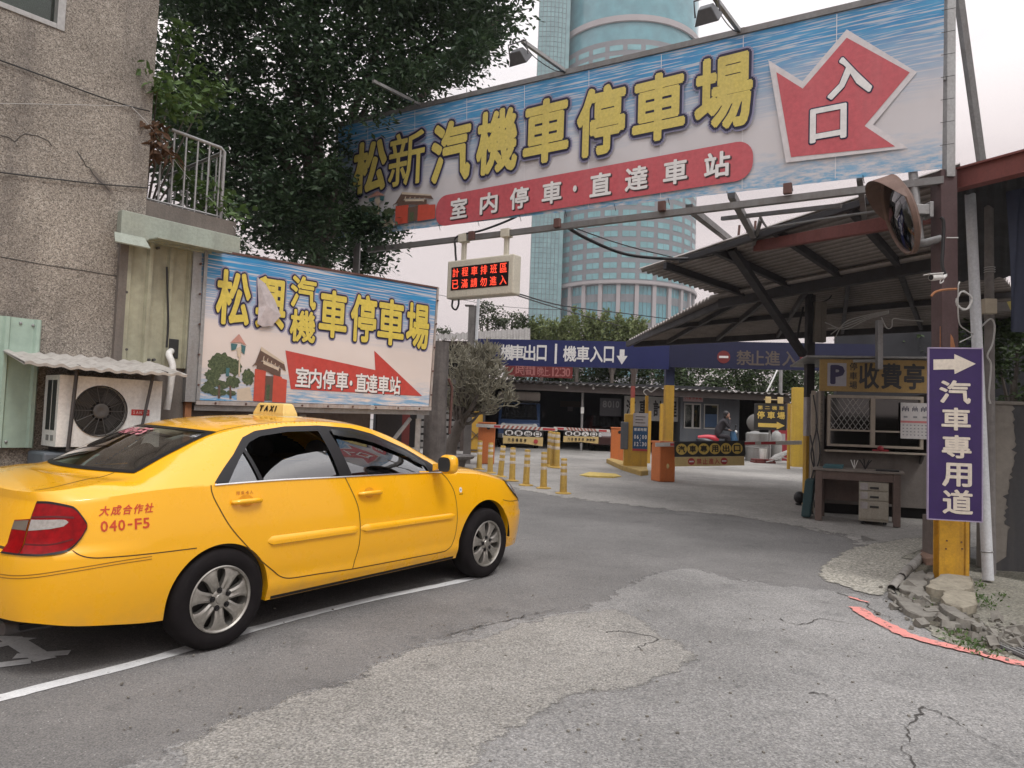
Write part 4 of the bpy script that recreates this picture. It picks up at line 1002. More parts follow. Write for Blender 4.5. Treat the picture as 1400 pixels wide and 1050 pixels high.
cable('cable', [at(772, 307, 9.9), at(850, 334, 11.0), at(920, 352, 12)], .009, m_wire, 'thin black cable just above the thick sagging one, in front of the tower')
cable('overhead_wire', [at(703, 400, 11.5), at(770, 418, 14), at(850, 428, 18), at(915, 436, 20.5)], .012, m_wire, 'thin wire sloping from the LED display across the tower front to the canopy', 'wire')
cable('overhead_wire', [at(702, 402, 11.5), at(745, 416, 15), at(800, 432, 19), at(850, 446, 23)], .012, m_wire, 'thin wire below the other one, running from the LED display down to the trees', 'wire')
cable('overhead_wire', [at(560, 395, 30), at(680, 418, 30), at(780, 424, 30)], .010, m_wire, 'faint level wire crossing the sky behind the LED display', 'wire')
# ------------------------------------------------------------------ the taxi: a lofted saloon body; x forward from the rear bumper, y to the left, z up
TAXI_YAW = 0.934
# plan u, w | zs shoulder, ins shoulder inset, step bumper shelf, zb bottom | edge u, w, z | centre u, z
TX = np.array([
 #  u     w     zs    ins   stp   zb     ue    we    ze     uc    zc
 [0.00, 0.00, .985, .085, .030, .365,  .125, .00, 1.030,  .125, 1.030],
 [0.01, 0.38, .985, .085, .030, .362,  .130, .36, 1.030,  .135, 1.040],
 [0.06, 0.62, .985, .085, .030, .355,  .170, .56, 1.035,  .165, 1.048],
 [0.15, 0.755, .985, .075, .028, .345,  .250, .655, 1.045,  .215, 1.060],
 [0.30, 0.835, .992, .070, .020, .315,  .370, .685, 1.060,  .290, 1.075],
 [0.50, 0.870, 1.01, .065, .008, .285,  .530, .680, 1.078,  .390, 1.092],
 [0.72, 0.885, 1.03, .060, .0, .255,  .700, .640, 1.100,  .510, 1.105],
 [1.00, 0.892, 1.04, .056, .0, .240,  .985, .590, 1.225,  .800, 1.245],
 [1.32, 0.897, 1.045, .055, .0, .235, 1.300, .565, 1.352, 1.140, 1.375],
 [1.65, 0.898, 1.045, .055, .0, .235, 1.640, .575, 1.415, 1.560, 1.440],
 [2.10, 0.898, 1.036, .055, .0, .235, 2.100, .585, 1.435, 2.100, 1.462],
 [2.50, 0.898, 1.030, .055, .0, .235, 2.500, .585, 1.405, 2.560, 1.440],
 [2.78, 0.897, 1.025, .055, .0, .235, 2.760, .600, 1.340, 2.880, 1.370],
 [3.02, 0.895, 1.018, .055, .0, .235, 3.000, .632, 1.247, 3.190, 1.262],
 [3.28, 0.893, 1.008, .055, .0, .235, 3.270, .690, 1.115, 3.480, 1.145],
 [3.50, 0.890, .990, .055, .0, .235, 3.460, .728, 1.030, 3.700, 1.060],
 [3.80, 0.885, .962, .060, .0, .230, 3.780, .725, 1.000, 3.900, 1.022],
 [4.10, 0.870, .900, .060, .0, .225, 4.080, .705,  .945, 4.180, .975],
 [4.35, 0.835, .835, .060, .006, .215, 4.310, .660,  .888, 4.400, .920],
 [4.55, 0.765, .762, .065, .012, .205, 4.470, .590,  .830, 4.550, .858],
 [4.69, 0.655, .708, .070, .016, .200, 4.580, .500,  .778, 4.620, .800],
 [4.79, 0.42, .675, .075, .018, .195, 4.670, .330,  .742, 4.690, .752],
 [4.83, 0.00, .668, .075, .018, .195, 4.710, .000,  .728, 4.710, .728]])
def _cr(T, t):
    n = len(T); i = min(max(int(t), 0), n - 2); f = t - i
    p1, p2 = T[i], T[i + 1]; p0 = T[i - 1] if i else 2 * p1 - p2; p3 = T[i + 2] if i + 2 < n else 2 * p2 - p1
    return .5 * (2 * p1 + (p2 - p0) * f + (2 * p0 - 5 * p1 + 4 * p2 - p3) * f * f + (3 * p1 - p0 - 3 * p2 + p3) * f ** 3)
NTX = len(TX) - 1
_dn = np.linspace(0, NTX, 2201); _du = np.array([_cr(TX, t)[0] for t in _dn]); _du = np.maximum.accumulate(_du)
def u2t(u): return float(np.interp(u, _du, _dn))
ARCH = [(1.150, .315, .352, .0), (3.872, .330, .392, .0)]
def t_bottom(t):
    r = _cr(TX, t); zb = r[5]
    for uc, zc, R, _ in ARCH:
        d = abs(r[0] - uc)
        if d < R: zb = max(zb, zc + math.sqrt(max(0, R * R - d * d)))
    return zb
def sst(a, b, x):
    t = min(1, max(0, (x - a) / (b - a))); return t * t * (3 - 2 * t)
def side_tz(t, z):
    """point of the right-hand body side at station t, height z -> (u, w) ; outward plan normal too"""
    r = _cr(TX, t); e = 1e-3; a = _cr(TX, min(NTX, t + e)); b = _cr(TX, max(0, t - e)); d = np.array([a[0] - b[0], a[1] - b[1]]); d /= np.linalg.norm(d) + 1e-12
    n = np.array([-d[1], d[0]])
    if t < .02: n = np.array([-1., 0])
    if t > NTX - .02: n = np.array([1., 0])
    zs, ins, stp = r[2], r[3], r[4]
    zm = min(.60, zs - .16)
    if z < zm: k = .050 * ((zm - z) / .40) ** 2
    else: k = ins * ((z - zm) / (zs - zm)) ** 1.8
    k += stp * sst(.705, .745, z) if t < 8 else stp * sst(.53, .56, z)
    k -= .010 * sst(.40, .33, z) * sst(.26, .30, z) * (1 if 6.5 < t < 15.6 else 0)     # sill crease
    q = np.array([r[0], r[1]]) - n * k
    return q, n
def side(u, z, off=0.0):
    q, n = side_tz(u2t(u), z); q = q + n * off
    return V3(q[0], -q[1], z)
def side_t(t, z, off=0.0):
    q, n = side_tz(t, z); q = q + n * off; return V3(q[0], -q[1], z)
def shoulder(t):
    r = _cr(TX, t); q, n = side_tz(t, r[2]); return V3(q[0], -q[1], r[2])
def gh(t, v, off=0.0):
    """glass-house side between shoulder (v=0) and roof edge (v=1)"""
    r = _cr(TX, t); S = shoulder(t); E = V3(r[6], -r[7], r[8]); p = S + (E - S) * v
    h = np.linalg.norm(E - S); b = .055 * h * 4 * v * (1 - v)
    d = E - S; n = nrm(V3(0, -d[2], -abs(d[1]) * -1)) if False else nrm(V3(0, -d[2], d[1] * 1.0) if d[2] > .02 else V3(0, -1, .5))
    if n[1] > 0: n = -n
    return p + n * (b + off)
def gh_uz(u, z, off=0.0):
    t = u2t(u)
    for _ in range(3):
        r = _cr(TX, t); zs, ze = r[2], r[8]; v = (z - zs) / max(1e-3, ze - zs); p = gh(t, v); t = u2t(_cr(TX, t)[0] + (u - p[0]))
    return gh(t, v, off)
def top(t, s, off=0.0):
    """roof / bonnet / boot strip: s=0 edge .. 1 centre"""
    r = _cr(TX, t); f = 1 - (1 - s) ** 2
    return V3(r[6] + (r[9] - r[6]) * f, -r[7] * (1 - s), r[8] + (r[10] - r[8]) * f + off)
_cf = nrm(V3(math.cos(TAXI_YAW), math.sin(TAXI_YAW), SLOPE * math.sin(TAXI_YAW))); _cl = nrm(V3(-math.sin(TAXI_YAW), math.cos(TAXI_YAW), SLOPE * math.cos(TAXI_YAW))); _cu = np.cross(_cf, _cl)
_co = V3(-3.2, 4.33, SLOPE * (4.33 - CREASE))
taxi_M = Matrix(((_cf[0], _cl[0], _cu[0], _co[0]), (_cf[1], _cl[1], _cu[1], _co[1]), (_cf[2], _cl[2], _cu[2], _co[2]), (0, 0, 0, 1)))
taxi = thing('taxi', 'bright yellow taxi saloon with red lettering on its rear wing, parked at the kerb', 'taxi', M=taxi_M)

def carpaint(name, col):
    t = NT(name); a = t.noise(1.2, 4, .6); b = t.noise(5, 6, .65); h = t.noise(60, 2, .5)
    sp = t.n('ShaderNodeSeparateXYZ'); t.l(t.tc.outputs['Object'], sp.inputs[0])
    low = t.ramp(sp.outputs['Z'], (.22, (1, 1, 1)), (.48, (0, 0, 0)))
    dust = t.mix(1.0, low, t.ramp(b, (.40, (0, 0, 0)), (.8, (.55, .55, .55))), 'MULTIPLY')
    c = t.mix(dust, col, (.40, .27, .10))
    return t.fin(c, t.ramp(b, (.3, (.24, .24, .24)), (.75, (.36, .36, .36))), 0, .45, .8)
m_taxi = carpaint('taxi_yellow', (.90, .436, .002))
m_seam = plain('panel_gap', (.05, .022, .006), .8)
m_trim = plain('black_trim', (.010, .009, .010), .38, 0, .3)
m_chrome = plain('chrome', (.62, .60, .58), .18, 1.0)
m_tyre = dirty('tyre_rubber', (.011, .009, .0095), (.03, .026, .024), .4, 7, .85, fine=60, streak=False, spec=.15)
m_rim = dirty('alloy_rim', (.43, .41, .37), (.11, .09, .07), .5, 9, .38, .8, streak=False, fine=60)
m_well = plain('wheel_well', (.010, .010, .010), .95)
m_int = plain('dark_interior', (.05, .046, .042), .85)
m_seat = plain('seat_fabric', (.045, .04, .038), .9)
m_liner = plain('headliner_beige', (.30, .26, .21), .9)
m_tred = plain('lamp_red', (.25, .001, .003), .12, 0, .2, .06, .4, 26); m_tclr = plain('lamp_clear', (.33, .30, .27), .12, 0, .6, .6, .22, 60); m_tdk = plain('lamp_smoked', (.16, .13, .10), .15, 0, .6, .6)
m_cglass = glass('car_glass', (.22, .24, .235), .02, 4.0); m_rglass = glass('rear_glass', (.28, .30, .28), .03, 2.0)
m_redtx = plain('red_lettering', (.55, .05, .012), .5)

DLO_OUT = [(1.10, 1.045), (1.30, 1.20), (1.42, 1.315), (1.53, 1.362), (1.78, 1.395), (2.08, 1.402), (2.4, 1.38), (2.6, 1.335), (2.95, 1.20), (3.27, 1.02)]
DLO_IN = [(1.20, 1.045), (1.345, 1.185), (1.45, 1.28), (1.55, 1.322), (1.78, 1.352), (2.08, 1.358), (2.38, 1.338), (2.57, 1.295), (2.91, 1.165), (3.16, 1.02)]
def pl(poly): X = [p[0] for p in poly]; Y = [p[1] for p in poly]; return lambda u: float(np.interp(u, X, Y))
out_hi, in_hi = pl(DLO_OUT), pl(DLO_IN)
belt = lambda u: float(_cr(TX, u2t(u))[2])
def mirror_add(mb, P, keep=None, mi=0):
    P = np.asarray(P); mb.grid(P, mi, keep); Q = P.copy(); Q[..., 1] *= -1; mb.grid(Q, mi, keep, flip=True)
def weld(o, smooth=32):
    bm = bmesh.new(); bm.from_mesh(o.data); bmesh.ops.remove_doubles(bm, verts=bm.verts[:], dist=2e-4)
    bmesh.ops.dissolve_degenerate(bm, edges=bm.edges[:], dist=1e-5)
    bmesh.ops.recalc_face_normals(bm, faces=bm.faces[:]); bm.to_mesh(o.data); bm.free()
    o.data.polygons.foreach_set('use_smooth', [True] * len(o.data.polygons)); o.data.set_sharp_from_angle(angle=rad(smooth)); o.data.update()
def sides(mb, name, mat, parent, smooth=None):
    pr = parent if isinstance(parent, tuple) else (parent, parent)
    return mb.build(name, mat, pr[0], local=True, smooth=smooth), mb.mirrored().build(name, mat, pr[1], local=True, smooth=smooth)
# stations
ts = set(np.linspace(0, 6, 46)) | set(np.linspace(6, 15, 110)) | set(np.linspace(15, NTX, 70))
for uc, zc, R, _ in ARCH:
    for k in range(41): ts.add(u2t(uc + R * math.cos(math.pi * k / 40) * .9999))
    ts.add(u2t(uc - R - .0006)); ts.add(u2t(uc + R + .0006))
RG0, RG1, WS0, WS1 = 6.15, 8.0, 12.05, 14.95
ts |= {RG0, RG1, WS0, WS1}
ts = sorted(ts); ts = [ts[0]] + [b for a, b in zip(ts, ts[1:]) if b - a > 1e-6]
body = MB()
NV = 30; P = []
for t in ts:
    zb, zs = t_bottom(t), _cr(TX, t)[2]
    P.append([side_t(t, zb + (zs - zb) * (k / NV)) for k in range(NV + 1)])
mirror_add(body, P)
def inside_dlo(p):
    u, z = p[0], p[2]
    return 1.12 < u < 3.25 and z < (out_hi(u) + in_hi(u)) / 2 - .002 + .0 and z > belt(u) + .006
vs_ = np.linspace(0, 1, 25)
tg = sorted(set(ts) | set(np.linspace(7, 15, 170)))
G = [[gh(t, v) for v in vs_] for t in tg]; GA = np.array(G)
def keepg(i, j):
    c = (GA[i, j] + GA[i + 1, j] + GA[i + 1, j + 1] + GA[i, j + 1]) / 4
    return not inside_dlo(c)
mirror_add(body, GA, keepg)
ss = [0, .03, .07] + list(np.linspace(.12, 1, 12))
G = np.array([[top(t, s) for s in ss] for t in ts]); cts = [(a + b) / 2 for a, b in zip(ts, ts[1:])]
def keept(i, j):
    t, s = cts[i], (ss[j] + ss[j + 1]) / 2
    return not ((RG0 < t < RG1 or WS0 < t < WS1) and s > .07)
mirror_add(body, G, keept)
# return lips of the wheel arches and the sills so that the shell has thickness
for tt in range(1):
    L = [[side_t(t, t_bottom(t)), side_t(t, t_bottom(t), -.06)] for t in ts]; mirror_add(body, L)
body_o = body.build('body', m_taxi, taxi, local=True); weld(body_o, 30)
RD = [(1.08, 1.06), (1.08, .99), (1.11, .918), (1.20, .765), (1.336, .612), (1.43, .52), (1.53, .438), (1.60, .385), (1.69, .360), (2.242, .336), (2.287, .50), (2.292, .62), (2.281, .761), (2.25, .86), (2.165, 1.06)]
FDR = [(2.165, 1.06), (2.25, .86), (2.281, .761), (2.292, .62), (2.287, .50), (2.242, .336), (3.24, .322), (3.33, .334), (3.395, .38), (3.425, .48), (3.43, .65), (3.40, .83), (3.33, .94), (3.26, 1.06)]
def in_poly(x, y, P):
    c = False; n = len(P)
    for i in range(n):
        x1, y1 = P[i]; x2, y2 = P[(i + 1) % n]
        if (y1 > y) != (y2 > y) and x < (x2 - x1) * (y - y1) / (y2 - y1) + x1: c = not c
    return c
def split_body(o):
    me = o.data; cn = np.array([c.vector[:] for c in me.corner_normals]); co = np.array([v.co[:] for v in me.vertices]); grp = {}
    for p in me.polygons:
        x, y, z = p.center; k = ('body', 0)
        if abs(y) > .7 and in_poly(x, z, RD): k = ('door', 1 + (y > 0))
        elif abs(y) > .7 and in_poly(x, z, FDR): k = ('door', 3 + (y > 0))
        elif x > 3.62 and abs(y) < .64 and p.normal.z > .6: k = ('bonnet', 0)
        elif x < .62 and abs(y) < .60 and z > .735 and (p.normal.z > .6 or x < .2): k = ('boot_lid', 0)
        elif x < .85 and z < (.735 if x < .2 else .668) : k = ('bumper', 0)
        elif x > 4.23 and z < .655: k = ('bumper', 1)
        grp.setdefault(k, []).append(p.index)
    res = {}
    for k, idx in grp.items():
        vm = {}; F = []; N = []
        for i in idx:
            p = me.polygons[i]; F.append([vm.setdefault(v, len(vm)) for v in p.vertices]); N += [cn[l] for l in p.loop_indices]
        m2 = bpy.data.meshes.new(k[0]); m2.from_pydata([co[v].tolist() for v in vm], [], F); m2.materials.append(m_taxi)
        m2.polygons.foreach_set('use_smooth', [True] * len(F)); m2.normals_split_custom_set([n.tolist() for n in N]); m2.update()
        if k == ('body', 0): o.data = m2; res[k] = o
        else:
            q = bpy.data.objects.new(k[0], m2); COL.objects.link(q); q.parent = taxi; MAT[q.name] = MAT[taxi.name].copy(); res[k] = q
    return res
PANEL = split_body(body_o)

# wheel wells, floor
mb = MB()
for uc, zc, R, _ in ARCH:
    for sgn in (-1, 1):
        P = []
        for k in range(25):
            a = math.pi * k / 24; P.append([V3(uc + (R + .004) * math.cos(a), sgn * .86, zc + (R + .004) * math.sin(a)), V3(uc + (R + .004) * math.cos(a), sgn * .55, zc + (R + .004) * math.sin(a))])
        mb.grid(P); mb.add([V3(uc + (R + .004) * math.cos(math.pi * k / 24), sgn * .55, zc + (R + .004) * math.sin(math.pi * k / 24)) for k in range(25)], [list(range(25))])
mb.build('wheel_well', m_well, taxi, local=True)
mb = MB(); mb.box((.15, -.55, .27), (4.6, .55, .30)); mb.box((1.53, -.80, .262), (3.46, .80, .30)); mb.box((.2, -.7, .36), (.75, .7, .38))
mb.build('underbody', m_well, taxi, local=True)
mb = MB(); mb.tube([V3(.75, -.42, .28), V3(.30, -.48, .27), V3(.08, -.50, .285)], .035, 12); mb.build('exhaust_pipe', m_darksteel, taxi, local=True, smooth=50)

# glass
mb = MB()
sg = np.linspace(.07, 1, 12)
P = np.array([[top(t, s, .003) for s in sg] for t in np.linspace(RG0, RG1, 22)]); mirror_add(mb, P); rgl = mb.build('rear_window', m_rglass, taxi, local=True); weld(rgl, 60)
mb = MB(); P = np.array([[top(t, s, .003) for s in sg] for t in np.linspace(WS0, WS1, 26)]); mirror_add(mb, P); q = mb.build('windscreen', m_cglass, taxi, local=True); weld(q, 60)
mb = MB()
for a, b, c, d in ((RG0 - .02, RG1 + .02, .055, .115),):
    mirror_add(mb, np.array([[top(t, s, .006) for s in (c, (c + d) / 2, d)] for t in np.linspace(a, b, 22)]))
for t0, t1 in ((RG0 - .04, RG0 + .09), (RG1 - .10, RG1 + .02)): mirror_add(mb, np.array([[top(t, s, .0055) for s in np.linspace(.06, 1, 14)] for t in (t0, (t0 + t1) / 2, t1)]))
for t0, t1 in ((WS0 - .02, WS0 + .10), (WS1 - .12, WS1 + .02)): mirror_add(mb, np.array([[top(t, s, .0055) for s in np.linspace(.06, 1, 14)] for t in (t0, (t0 + t1) / 2, t1)]))
mirror_add(mb, np.array([[top(t, s, .006) for s in (.055, .08, .11)] for t in np.linspace(WS0, WS1, 22)]))
q = mb.build('window_seal', m_trim, taxi, local=True); weld(q, 60)

def uzg(mb, u0, u1, lo, hi, off, nu=24, nv=6, both=False):
    P = []
    for u in np.linspace(u0, u1, nu):
        a, b = lo(u), hi(u); P.append([gh_uz(u, a + (b - a) * k / nv, off) for k in range(nv + 1)])
    (mirror_add(mb, np.array(P)) if both else mb.grid(np.array(P)))
bl = lambda u: belt(u) + .004
# rear door glass half lowered: curved upper edge
def rg_hi(u): return min(in_hi(u) - .0, float(np.interp(u, [1.46, 1.50, 1.56, 1.66, 1.80, 1.95, 2.09, 2.16], [1.055, 1.085, 1.12, 1.165, 1.195, 1.21, 1.215, 1.215])))
mb = MB(); uzg(mb, 1.47, 2.14, bl, rg_hi, -.012, 26, 6); sides(mb, 'door_glass', m_cglass, taxi, 60)
mb = MB(); uzg(mb, 1.20, 1.415, bl, in_hi, -.008, 14, 5); sides(mb, 'quarter_glass', m_cglass, taxi, 60)
mb = MB(); uzg(mb, 2.20, 3.15, bl, in_hi, -.008, 30, 6); sides(mb, 'door_glass', m_cglass, taxi, 60)
# black window frame band, pillars
mb = MB()
def fr_lo(u): return max(bl(u), in_hi(u) if 1.20 <= u <= 3.16 else bl(u))
uzg(mb, 1.105, 3.262, fr_lo, out_hi, .0035, 110, 3)
def slant(u0b, u1b, u0t, u1t, zt, off, n=10):
    P = []
    for k in range(n + 1):
        f = k / n; z0 = belt(u0b) + .002; z = z0 + (zt - z0) * f
        P.append([gh_uz((u0b + (u0t - u0b) * f) * (1 - s) + (u1b + (u1t - u1b) * f) * s, z, off) for s in (0, .33, .66, 1)])
    mb.grid(np.array(P))
slant(2.115, 2.235, 2.045, 2.145, 1.375, .004); slant(1.425, 1.455, 1.368, 1.392, 1.265, .003)
slant(3.10, 3.27, 3.06, 3.14, 1.10, .003, 4)
sides(mb, 'window_frame', m_trim, taxi, 40)
mb = MB()
def vis_hi(u): return in_hi(u) + .012
def vis_lo(u): return in_hi(u) - float(np.interp(u, [2.17, 2.3, 2.6, 3.0, 3.1], [.03, .045, .045, .035, .012]))
uzg(mb, 2.17, 3.08, vis_lo, vis_hi, .014, 40, 3); sides(mb, 'rain_visor', plain('smoked_visor', (.012, .012, .013), .15, 0, .6), taxi, 60)
# chrome strip along the belt line
mb = MB(); P = []
for u in np.linspace(1.10, 3.34, 60):
    b = belt(u); P.append([side(u, b - .007, .003), side(u, b - .006, .008), side(u, b + .001, .007), side(u, b + .003, .003)])
mb.grid(np.array(P)); sides(mb, 'belt_trim', m_chrome, taxi, 60)
# panel gaps
def seam(mb, pts, w=.007, off=.0016, fn=side, n=6, both=False):
    C = lerp_curve([V3(*p, 0) for p in pts], n); L = []
    for i, c in enumerate(C):
        d = C[min(i + 1, len(C) - 1)] - C[max(i - 1, 0)]; d = d / (np.linalg.norm(d) + 1e-9); m = np.array([-d[1], d[0]]) * w / 2
        L.append([fn(c[0] - m[0], c[1] - m[1], off), fn(c[0] + m[0], c[1] + m[1], off)])
    (mirror_add(mb, np.array(L)) if both else mb.grid(np.array(L)))
mb = MB()
seam(mb, [(1.075, 1.04), (1.08, .99), (1.11, .918), (1.20, .765), (1.336, .612), (1.43, .52), (1.53, .438), (1.60, .385), (1.69, .360), (1.9, .352), (2.242, .336)])
seam(mb, [(2.165, 1.03), (2.25, .86), (2.281, .761), (2.292, .62), (2.287, .50), (2.242, .336)])
seam(mb, [(2.242, .336), (2.8, .328), (3.24, .322), (3.33, .334), (3.395, .38), (3.425, .48), (3.43, .65), (3.40, .83), (3.33, .94), (3.26, 1.0)])
seam(mb, [(3.85, .736), (4.12, .702), (4.4, .684), (4.82, .676), (5.9, .668), (6.9, .664)], .006, .0016, side_t)
seam(mb, [(17.15, .70), (17.6, .676), (18.3, .662), (18.9, .655)], .006, .0016, side_t)
seam(mb, [(0.1, .735), (1.2, .735), (1.95, .735), (2.1, .80), (2.2, .98)], .012, .0016, side_t)
sides(mb, 'panel_gap', m_seam, taxi)
mb = MB(); tp = lambda t, s, o: top(t, s, o)
for pts in ([(8.05, .075), (9, .05), (10, .045), (11, .045), (12, .06)], [(2.3, .10), (3.5, .16), (4.6, .22), (5.6, .25), (6.1, .24)], [(15.3, .12), (16.5, .10), (18, .12), (19.5, .2)]):
    seam(mb, pts, .012 if pts[0][0] != 15.3 else .02, .0018, tp)
seam(mb, [(15.05, .05), (15.05, .5), (15.05, .98)], .05, .002, tp); sides(mb, 'panel_gap', m_seam, taxi)
# rubbing strips and bumper ribs
def uzpad(mb, u0, u1, lo, hi, off, n=24, fn=side, taper=.03):
    P = []
    for k, u in enumerate(np.linspace(u0, u1, n)):
        a, b = lo(u), hi(u); e = min(1, (u - u0) / taper, (u1 - u) / taper); e = max(0.0, e) ** .5; m = (a + b) / 2; h = (b - a) / 2 * (.35 + .65 * e)
        P.append([fn(u, m - h, .0), fn(u, m - h * .8, off * e), fn(u, m - h * .2, off * e * 1.08), fn(u, m + h * .5, off * e), fn(u, m + h, .0)])
    mb.grid(np.array(P))
mld = lambda u: float(np.interp(u, [1.47, 3.39], [.612, .602])); mlh = lambda u: float(np.interp(u, [1.47, 3.39], [.674, .648]))
mb = MB(); uzpad(mb, 1.475, 2.276, mld, mlh, .016); sides(mb, 'side_moulding', m_taxi, taxi, 50)
mb = MB(); uzpad(mb, 2.296, 3.405, mld, mlh, .016); sides(mb, 'side_moulding', m_taxi, taxi, 50)
mb = MB()
for dz in (0, .016): seam(mb, [(.2, .600 - dz), (1.78, .600 - dz), (2.8, .612 - dz), (3.8, .632 - dz), (5.0, .648 - dz), (5.9, .652 - dz)], .005, .0018, side_t)
sides(mb, 'bumper_groove', plain('groove_shade', (.33, .14, .008), .5), taxi)
# door handles
for u0, u1, z in ((1.213, 1.42, .922), (2.285, 2.505, .897)):
    for sg_ in (-1, 1):
        mb = MB(); pts = [(u0, .004), (u0 + .012, .026), (u0 + .05, .036), ((u0 + u1) / 2, .039), (u1 - .05, .036), (u1 - .012, .026), (u1, .004)]
        Pn = [side(u, z + (.004 if i in (2, 3, 4) else 0), o_) * V3(1, -sg_ if False else 1, 1) for i, (u, o_) in enumerate(pts)]
        if sg_ > 0: Pn = [p * V3(1, -1, 1) for p in Pn]
        mb.tube(Pn, [.012, .016, .017, .017, .017, .016, .012], 10)
        hd = mb.build('handle', m_taxi, PANEL[('door', (1 if u0 < 2 else 3) + (sg_ > 0))], local=True, smooth=60)
        mb = MB(); c = (u0 + u1) / 2; ring = [(c + .055 * math.cos(a), z + .002 + .040 * math.sin(a)) for a in np.linspace(0, 2 * math.pi, 25)[:-1]]
        V = [side(*q, .0012) for q in ring] + [side(c, z, .0012)]
        if sg_ > 0: V = [p * V3(1, -1, 1) for p in V]
        mb.add(V, [[i, (i + 1) % 24, 24] for i in range(24)]); mb.build('handle_recess', plain('recess_yellow', (.68, .29, .004), .4), PANEL[('door', (1 if u0 < 2 else 3) + (sg_ > 0))], local=True)
# lamps
def tzg(mb, t0, t1, lo, hi, off, n=24, m=5, both=False):
    P = []
    for t in np.linspace(t0, t1, n):
        a, b = lo(t), hi(t); P.append([side_t(t, a, off * .3)] + [side_t(t, a + (b - a) * k / m, off) for k in range(m + 1)] + [side_t(t, b, off * .3)])
    (mirror_add(mb, np.array(P)) if both else mb.grid(np.array(P)))
l_lo = pl([(2.24, .718), (3.06, .718), (3.74, .733), (4.06, .783), (4.22, .832), (4.27, .856)]); l_hi = pl([(2.24, .984), (3.33, .984), (3.7, .966), (3.96, .944), (4.21, .885), (4.27, .856)])
mb = MB(); tzg(mb, 2.24, 4.27, l_lo, l_hi, .008, 34, 6); tl = sides(mb, 'tail_lamp', m_tred, taxi, 50)
mb = MB(); tzg(mb, 2.27, 3.74, pl([(2.27, .835), (3.2, .848), (3.6, .860), (3.74, .880)]), pl([(2.27, .893), (3.4, .897), (3.65, .895), (3.74, .882)]), .0105, 22, 2); sides(mb, 'reversing_lamp', m_tclr, tl, 50)
mb = MB(); tzg(mb, 1.58, 2.19, pl([(1.58, .718), (2.19, .718)]), pl([(1.58, .882), (2.19, .896)]), .008, 14, 4); tl2 = sides(mb, 'tail_lamp', m_tred, taxi, 50)
mb = MB(); tzg(mb, 1.60, 2.17, pl([(1.6, .835), (2.17, .835)]), pl([(1.6, .878), (2.17, .89)]), .0105, 10, 2); sides(mb, 'fog_lamp', m_tdk, tl2, 50)
mb = MB(); seam(mb, [(2.215, .72), (2.215, .98)], .05, .003, side_t); seam(mb, [(2.26, .984), (3.0, .985), (3.7, .967), (3.96, .945), (4.21, .886), (4.27, .856), (4.22, .832), (4.06, .783), (3.74, .733), (3.06, .718), (2.26, .718), (1.58, .718)], .012, .0095, side_t)
sides(mb, 'lamp_gap', m_trim, taxi)
mb = MB(); seam(mb, [(2.26, .905), (3.2, .912), (3.9, .905)], .01, .0100, side_t); seam(mb, [(2.26, .765), (3.2, .765), (3.9, .79)], .008, .0100, side_t); sides(mb, 'lamp_rib', plain('lamp_rib', (.10, .002, .003), .3), tl)
mb = MB(); P = [[side(u, .258, .002), side(u, .238, .003)] for u in np.linspace(1.54, 3.44, 30)]; mb.grid(np.array(P)); sides(mb, 'sill_trim', m_trim, taxi)
h_lo = pl([(17.6, .855), (18.2, .745), (19, .668), (20, .618), (20.9, .605)]); h_hi = lambda t: float(_cr(TX, t)[2])
mb = MB(); tzg(mb, 17.6, 20.9, h_lo, h_hi, .009, 26, 5); mb.grid(np.array([[gh(t, v * min(1, (t - 17.55) * 2.0), .009) for v in (0, .33, .66, 1)] for t in np.linspace(17.6, 20.6, 24)])); hl = sides(mb, 'headlamp', plain('headlamp_lens', (.30, .30, .31), .06, 0, .8, 1.0, .6, 60), taxi, 50)
mb = MB(); seam(mb, [(17.6, .862), (18.2, .748), (19.05, .671), (19.9, .625)], .014, .011, side_t); sides(mb, 'lamp_edge', m_trim, hl)
mb = MB(); tzg(mb, 20.7, 22, pl([(20.9, .60), (22, .59)]), pl([(20.9, .665), (22, .655)]), .004, 8, 2); sides(mb, 'grille', m_trim, taxi)
mb = MB(); tzg(mb, 20.2, 22, pl([(20.2, .30), (22, .28)]), pl([(20.2, .37), (22, .38)]), .003, 12, 2); sides(mb, 'lower_intake', m_trim, taxi)
# badge on the front wing
mb = MB(); c = (3.49, .842); V = [side(c[0] + .02 * math.cos(a), c[1] + .024 * math.sin(a), .003) for a in np.linspace(0, 2 * math.pi, 17)[:-1]]; mb.add(V, [list(range(16))]); mb.build('wing_badge', m_signw, taxi, local=True)
mb = MB(); V = [side(c[0] + .006 * math.cos(a), c[1] + .008 * math.sin(a), .004) for a in np.linspace(0, 2 * math.pi, 9)[:-1]]; mb.add(V, [list(range(8))])
for k in range(4): mb.add([side(3.468 + .014 * k + a, .800 + b, .002) for a, b in ((0, 0), (.009, 0), (.009, .009), (0, .009))], [[0, 1, 2, 3]])
mb.build('badge_mark', m_trim, taxi, local=True)
